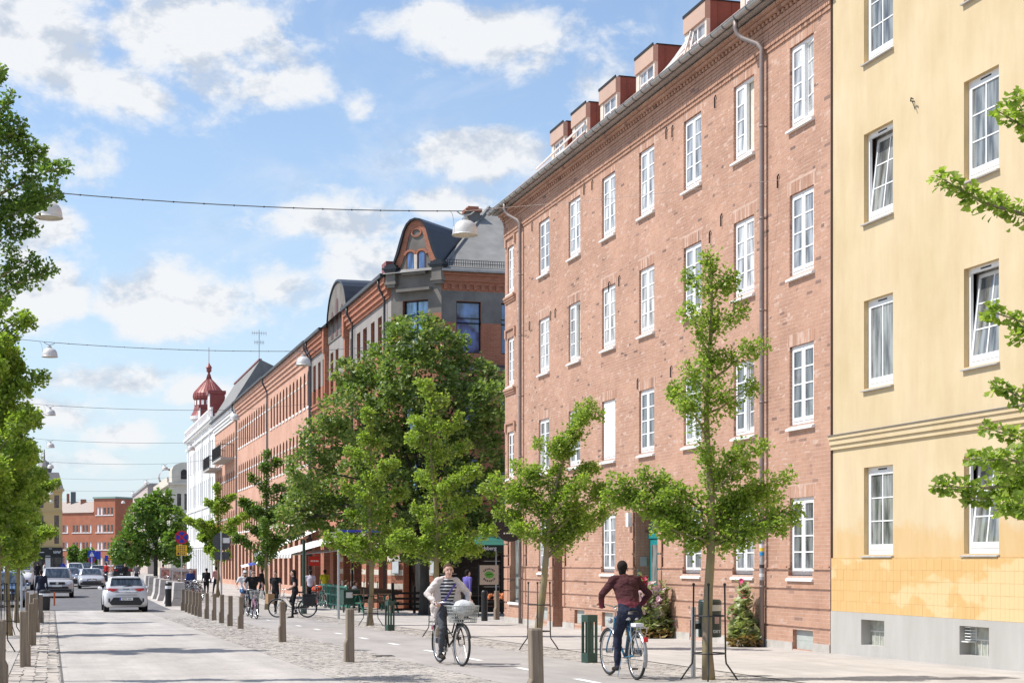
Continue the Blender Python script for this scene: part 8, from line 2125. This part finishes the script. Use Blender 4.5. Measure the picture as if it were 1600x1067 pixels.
def car(name, label, x, y, rz, body, L, W, st, cab, wheels, H_lamp, kind, plate=None, group=None, grille='bar'):
    """st: (x, z_bottom, z_top, half width); cab: (x, z_belt, z_roof, half width belt, half width roof); nose towards +x"""
    e = empty(name, (x, y, gz(y)), rz, label, 'car' if kind != 'van' else 'van', group)
    def sec(s):
        X, zb, zt, w = s; zm = zb + (zt - zb) * .55
        r = [(w * .86, zb), (w * .985, zb + .07), (w, zm), (w * .97, zt - .10), (w * .90, zt - .03), (w * .72, zt)]
        return [(X, a, b) for a, b in r] + [(X, -a, b) for a, b in r[::-1]]
    mb = MB(); loft(mb, [sec(s) for s in st]); mb.build('body', body, e, smooth=True)
    def csec(s, o=0):
        X, zb, zr, wb, wr = s; h = zr - zb
        r = [(wb + o, zb), (wb * .45 + wr * .55 + .02 + o, zb + h * .55), (wr + o, zr - h * .10), (wr * .80, zr - .004), (wr * .4, zr + .018)]
        return [(X, a, b) for a, b in r] + [(X, -a, b) for a, b in r[::-1]]
    mb = MB(); loft(mb, [csec(s) for s in cab]); mb.build('cabin', body, e, smooth=True)
    # glass: rear, windscreen and side lights just proud of the shell
    def glass(a, b, nm, lo=.10, hi=.88, ins=.86):
        m_ = MB(); pts = []
        for (s, f) in ((a, lo), (b, hi)):
            pass
        A, B = a, b
        p = lambda f, sgn: ((A[0] + (B[0] - A[0]) * f), sgn * ins * (A[4] + (B[4] - A[4]) * f), A[2] + .012 + (B[2] - A[2]) * f)
        d = Vector((B[0] - A[0], 0, B[2] - A[2])); nrm = Vector((d.z, 0, -d.x)).normalized()
        if nrm.x * (1 if A[0] > 0 else -1) < 0: nrm = -nrm
        q = [Vector(p(lo, 1)), Vector(p(lo, -1)), Vector(p(hi, -1)), Vector(p(hi, 1))]
        m_.add([v + nrm * .03 for v in q] + [v - nrm * .02 for v in q], [(0, 1, 2, 3), (4, 7, 6, 5), (0, 4, 5, 1), (1, 5, 6, 2), (2, 6, 7, 3), (3, 7, 4, 0)]); m_.build(nm, M_CGLASS, e)
    glass(cab[0], cab[1], 'rear_window', .16, .90); glass(cab[-1], cab[-2], 'windscreen', .06, .92)
    for s in (-1, 1):
        m_ = MB(); mid = cab[1:-1]; a, b = mid[0], mid[-1]; n = 3
        xs = [a[0] + .12 + (b[0] - .25 - a[0]) * k / n for k in range(n + 1)]
        for k in range(n):
            x0, x1 = xs[k] + .03, xs[k + 1] - .03; q = []
            for (X, f) in ((x0, .10), (x1, .10), (x1 - (.12 if k == n - 1 else 0), .84), (x0 + (.08 if k == 0 else 0), .84)): q.append((X, s * (a[3] + (a[4] - a[3]) * f + .022), a[1] + (a[2] - a[1]) * f))
            m_.add(q, [(0, 1, 2, 3)])
        m_.build('side_window', M_CGLASS, e, recalc=False)
    R = wheels[2]
    for wx_ in wheels[:2]:
        for s in (-1, 1):
            w_ = empty_child('wheel', e); Mx = Matrix.Translation((wx_, s * (W / 2 - .12), R)) @ Matrix.Rotation(pi / 2, 4, 'X')
            m_ = MB(); m_.lathe([(R * .62, -.10), (R * .93, -.105), (R, -.07), (R, .07), (R * .93, .105), (R * .62, .10)], (0, 0, 0), 22, M=Mx); m_.build('tyre', M_RUB, w_, smooth=False)
            m_ = MB(); m_.lathe([(0, .09 * -s), (R * .2, .095 * -s), (R * .56, .075 * -s), (R * .64, .10 * -s)], (0, 0, 0), 22, M=Mx); m_.build('rim', M_RIM, w_)
            m_ = MB(); m_.ring((wx_, s * (W / 2 - .012), R + .0), R * 1.10, .035, 'Y', 24, 5, sy=.5); 
            m_.build('wheel_arch', M_TRIM, e)
    xr, xf = st[0][0], st[-1][0]
    for s in (-1, 1):
        m_ = MB(); X = cab[-1][0] - .25; m_.ball((X, s * (W / 2 + .09), cab[-1][1] + .06), .09, .10, .075, 8, 6); m_.build('mirror', body if kind != 'van' else M_TRIM, e, smooth=True)
        m_ = MB(); m_.box(-.35, -.18, s * (W / 2 - .004) - .015, s * (W / 2 - .004) + .015, st[3][2] - .28, st[3][2] - .24); m_.build('door_handle', body, e)
        m_ = MB(); zl = H_lamp; m_.add([(xf - .02, s * W * .25, zl - .05), (xf - .10, s * W * .46, zl - .02), (xf - .16, s * W * .475, zl + .10), (xf - .07, s * W * .28, zl + .05), (xf - .3, s * W * .25, zl - .05), (xf - .3, s * W * .46, zl - .02), (xf - .3, s * W * .46, zl + .10), (xf - .3, s * W * .28, zl + .05)], [(0, 1, 2, 3), (7, 6, 5, 4), (0, 4, 5, 1), (1, 5, 6, 2), (2, 6, 7, 3), (3, 7, 4, 0)]); m_.build('headlight', M_HEADL, e)
    m_ = MB(); zt = st[0][1]
    if kind == 'hatch':
        for s in (-1, 1):
            m_ = MB(); pts = [(.36, .965), (.60, .985), (.82, 1.03), (.835, .93), (.80, .86), (.52, .875)]
            vs = [(xr - .030 + (.16 if a > .7 else 0), s * a, b) for a, b in pts] + [(xr + .30, s * a, b) for a, b in pts]; n = 6
            m_.add(vs, [tuple(range(n)), tuple(range(2 * n - 1, n - 1, -1))] + [(i, (i + 1) % n, n + (i + 1) % n, n + i) for i in range(n)]); m_.build('tail_light', M_TAIL, e)
            m_ = MB(); m_.box(xr - .028, xr + .1, s * .70 - .03, s * .70 + .03, .42, .58); m_.build('reflector_slot', M_TRIM, e)
        m_ = MB(); m_.prism([(-.60, .30), (.60, .30), (.68, .40), (.52, .62), (-.52, .62), (-.68, .40)], lambda a, b, t: (t, a, b), xr - .045, xr + .12); m_.build('bumper_insert', M_TRIM, e)
        m_ = MB(); m_.box(xr - .062, xr - .046, -.27, .27, .505, .615); pl = m_.build('number_plate', M_PLATE, e); m_ = MB(); m_.box(xr - .066, xr - .063, .22, .268, .508, .612); m_.build('country_strip', M_SBLUE, pl)
        text_obj('plate_text', 'RJW 636', .105, M_BLACKF, pl, face_matrix((xr - .066, -.02, .56), (0, -1, 0), (0, 0, 1)), .001)
        m_ = MB(); m_.tube([(xr - .032, -.12, .985), (xr - .034, -.05, .955), (xr - .034, .05, .955), (xr - .032, .12, .985)], .014, 6); m_.build('badge', M_TRIM, e)
        m_ = MB(); m_.box(xr - .026, xr, -.45, .45, .72, .728); m_.box(xr - .026, xr + .02, -.46, .46, .845, .852); m_.build('tailgate_seam', M_TRIM, e)
        m_ = MB(); m_.box(cab[1][0] - .14, cab[1][0] + .12, -.56, .56, cab[1][2] - .025, cab[1][2] + .02); m_.build('spoiler', body, e)
        m_ = MB(); m_.bar((cab[0][0] + .02, -.25, cab[0][1] + .16), (cab[0][0] + .02, .15, cab[0][1] + .10), .02, .03); m_.build('wiper', M_TRIM, e)
    else:
        zf = st[-1][1]
        m_ = MB(); m_.box(xf - .05, xf + .02, -W * .43, W * .43, zf - .02, zf + .12); m_.build('front_bumper', M_TRIM, e)
        m_ = MB()
        if grille == 'twin':
            for s in (-1, 1): m_.prism([(s * .02, H_lamp - .11), (s * .32, H_lamp - .10), (s * .30, H_lamp + .02), (s * .05, H_lamp + .04)], lambda a, b, t: (t, a, b), xf - .1, xf + .022)
            m_.box(xf - .05, xf + .024, -W * .36, W * .36, zf + .14, zf + .24)
        elif grille == 'bar':
            for k in range(2): m_.box(xf - .1, xf + .022, -.42, .42, H_lamp - .10 + k * .085, H_lamp - .04 + k * .085)
            m_.box(xf - .05, xf + .024, -W * .34, W * .34, zf + .14, zf + .27)
        m_.build('grille', M_TRIM, e)
        if grille == 'bar': m_ = MB(); m_.lathe([(.075, 0), (.075, .02), (0, .022)], (0, 0, 0), 16, M=Matrix.Translation((xf + .02, 0, H_lamp - .025)) @ Matrix.Rotation(pi / 2, 4, 'Y')); m_.build('badge', M_CHROME, e)
        m_ = MB(); m_.box(xf + .024, xf + .032, -.26, .26, zf + .26, zf + .37); m_.build('number_plate', M_PLATE, e)
        m_ = MB(); m_.box(-.05, .02, -.3, .3, 0, .01)
    return e
def hatch_spec(L=4.2, W=1.76, hb=.93, H=1.46):
    h = L / 2
    st = [(-h, .36, .86, W * .44), (-h + .10, .24, .99, W * .485), (-h + .5, .20, hb + .06, W * .5), (0, .20, hb + .03, W * .5), (h - 1.1, .20, hb, W * .5), (h - .45, .20, hb - .07, W * .49), (h - .1, .24, hb - .16, W * .44), (h, .36, hb - .26, W * .36)]
    cab = [(-h + .06, hb + .02, hb + .10, W * .45, W * .43), (-h + .46, hb, H - .03, W * .475, W * .375), (-h + 1.5, hb, H, W * .48, W * .375), (h - 1.95, hb, H - .04, W * .48, W * .37), (h - 1.0, hb - .03, hb + .02, W * .45, W * .43)]
    return st, cab
def suv_spec(L=4.45, W=1.81, hb=1.03, H=1.68):
    h = L / 2
    st = [(-h, .40, .95, W * .45), (-h + .12, .28, hb, W * .49), (-h + .6, .26, hb + .03, W * .5), (0, .26, hb + .02, W * .5), (h - 1.15, .26, hb, W * .5), (h - .45, .26, hb - .05, W * .49), (h - .08, .28, hb - .16, W * .455), (h, .36, hb - .28, W * .42)]
    cab = [(-h + .1, hb, hb + .1, W * .45, W * .43), (-h + .45, hb, H - .05, W * .48, W * .38), (-h + 1.5, hb, H, W * .485, W * .39), (h - 1.95, hb, H - .03, W * .485, W * .385), (h - 1.05, hb - .02, hb + .03, W * .46, W * .44)]
    return st, cab
def sedan_spec(L=4.6, W=1.82, hb=.93, H=1.43):
    h = L / 2
    st = [(-h, .36, .85, W * .43), (-h + .12, .26, hb, W * .48), (-h + .6, .20, hb + .02, W * .5), (0, .20, hb, W * .5), (h - 1.3, .20, hb - .01, W * .5), (h - .5, .20, hb - .08, W * .49), (h - .1, .22, hb - .18, W * .46), (h, .30, hb - .27, W * .42)]
    cab = [(-h + .55, hb, hb + .03, W * .44, W * .42), (-h + 1.4, hb, H - .04, W * .47, W * .36), (-h + 2.0, hb, H, W * .475, W * .37), (h - 2.1, hb, H - .03, W * .475, W * .365), (h - 1.25, hb - .02, hb + .02, W * .46, W * .44)]
    return st, cab
SILV = paint('silver_paint', (.52, .53, .55)); WHP = paint('pearl_white_paint', (.70, .70, .71), .1); BLUP = paint('steel_blue_paint', (.12, .19, .30)); GRBL = paint('slate_blue_paint', (.24, .29, .36)); BLKP = paint('black_paint', (.015, .016, .018)); CHAMP = paint('champagne_paint', (.50, .49, .49))
NYd, PYu = -pi / 2, pi / 2
s_, c_ = hatch_spec(4.2, 1.80, .94, 1.48); car('parked_car', 'white hatchback driving away with red tail lights in mid-street', 3.03, 72.6 , PYu, WHP, 4.2, 1.80, s_, c_, (-1.3, 1.3, .315), .68, 'hatch').name = 'hatchback'
s_, c_ = suv_spec(); car('off_roader', 'silver off-roader coming towards us beside the man in navy', .32, 97.5, NYd, CHAMP, 4.45, 1.81, s_, c_, (-1.3, 1.35, .36), .84, 'front')
s_, c_ = sedan_spec(); car('saloon_car', 'silver saloon with twin black grilles coming towards us in the middle', 2.75, 121, NYd, SILV, 4.6, 1.82, s_, c_, (-1.35, 1.4, .325), .68, 'front', grille='twin')
car('saloon_car', 'slate blue saloon partly hidden behind the silver off-roader', 1.35, 130, NYd, GRBL, 4.6, 1.82, s_, c_, (-1.35, 1.4, .325), .68, 'front')
s_, c_ = suv_spec(4.5, 1.83, 1.0, 1.62); car('estate_car', 'steel blue car parked at the left edge behind the thin trunks', -2.05, 81.5, NYd, BLUP, 4.5, 1.83, s_, c_, (-1.3, 1.35, .34), .80, 'front')
s_, c_ = hatch_spec(); car('hatchback', 'small silver hatchback far behind the silver saloon', 4.4, 165, PYu, SILV, 4.2, 1.76, s_, c_, (-1.3, 1.3, .31), .68, 'hatch')
car('hatchback', 'dark hatchback parked far off beside the red-clad pedestrian', 6.9, 172, PYu, BLKP, 4.2, 1.76, s_, c_, (-1.3, 1.3, .31), .68, 'hatch')
s_, c_ = suv_spec(); car('off_roader', 'white off-roader far off between the two saloons', 2.35, 172, NYd, WHP, 4.45, 1.81, s_, c_, (-1.3, 1.35, .36), .84, 'front')
car('off_roader', 'black car far off, right of the silver saloon roof', 4.2, 196, NYd, BLKP, 4.45, 1.81, s_, c_, (-1.3, 1.35, .36), .84, 'front')
# white van
L, W = 5.4, 2.0; h = L / 2
s_ = [(-h, .4, 1.35, .92), (-h + .1, .35, 1.4, .98), (-h + .6, .34, 1.4, 1.0), (0, .34, 1.38, 1.0), (h - 1.2, .34, 1.3, 1.0), (h - .6, .34, 1.18, .98), (h - .1, .36, .95, .92), (h, .42, .78, .80)]
c_ = [(-h + .02, 1.35, 2.35, .97, .84), (-h + .2, 1.35, 2.5, .98, .86), (-h + 1.5, 1.35, 2.52, .985, .87), (h - 1.75, 1.3, 2.46, .985, .86), (h - .75, 1.22, 1.3, .93, .9)]
car('delivery_van', 'white high-roofed van at the left behind the blue car', -2.15, 117, NYd, WHP, L, W, s_, c_, (-1.7, 1.65, .34), .84, 'van')
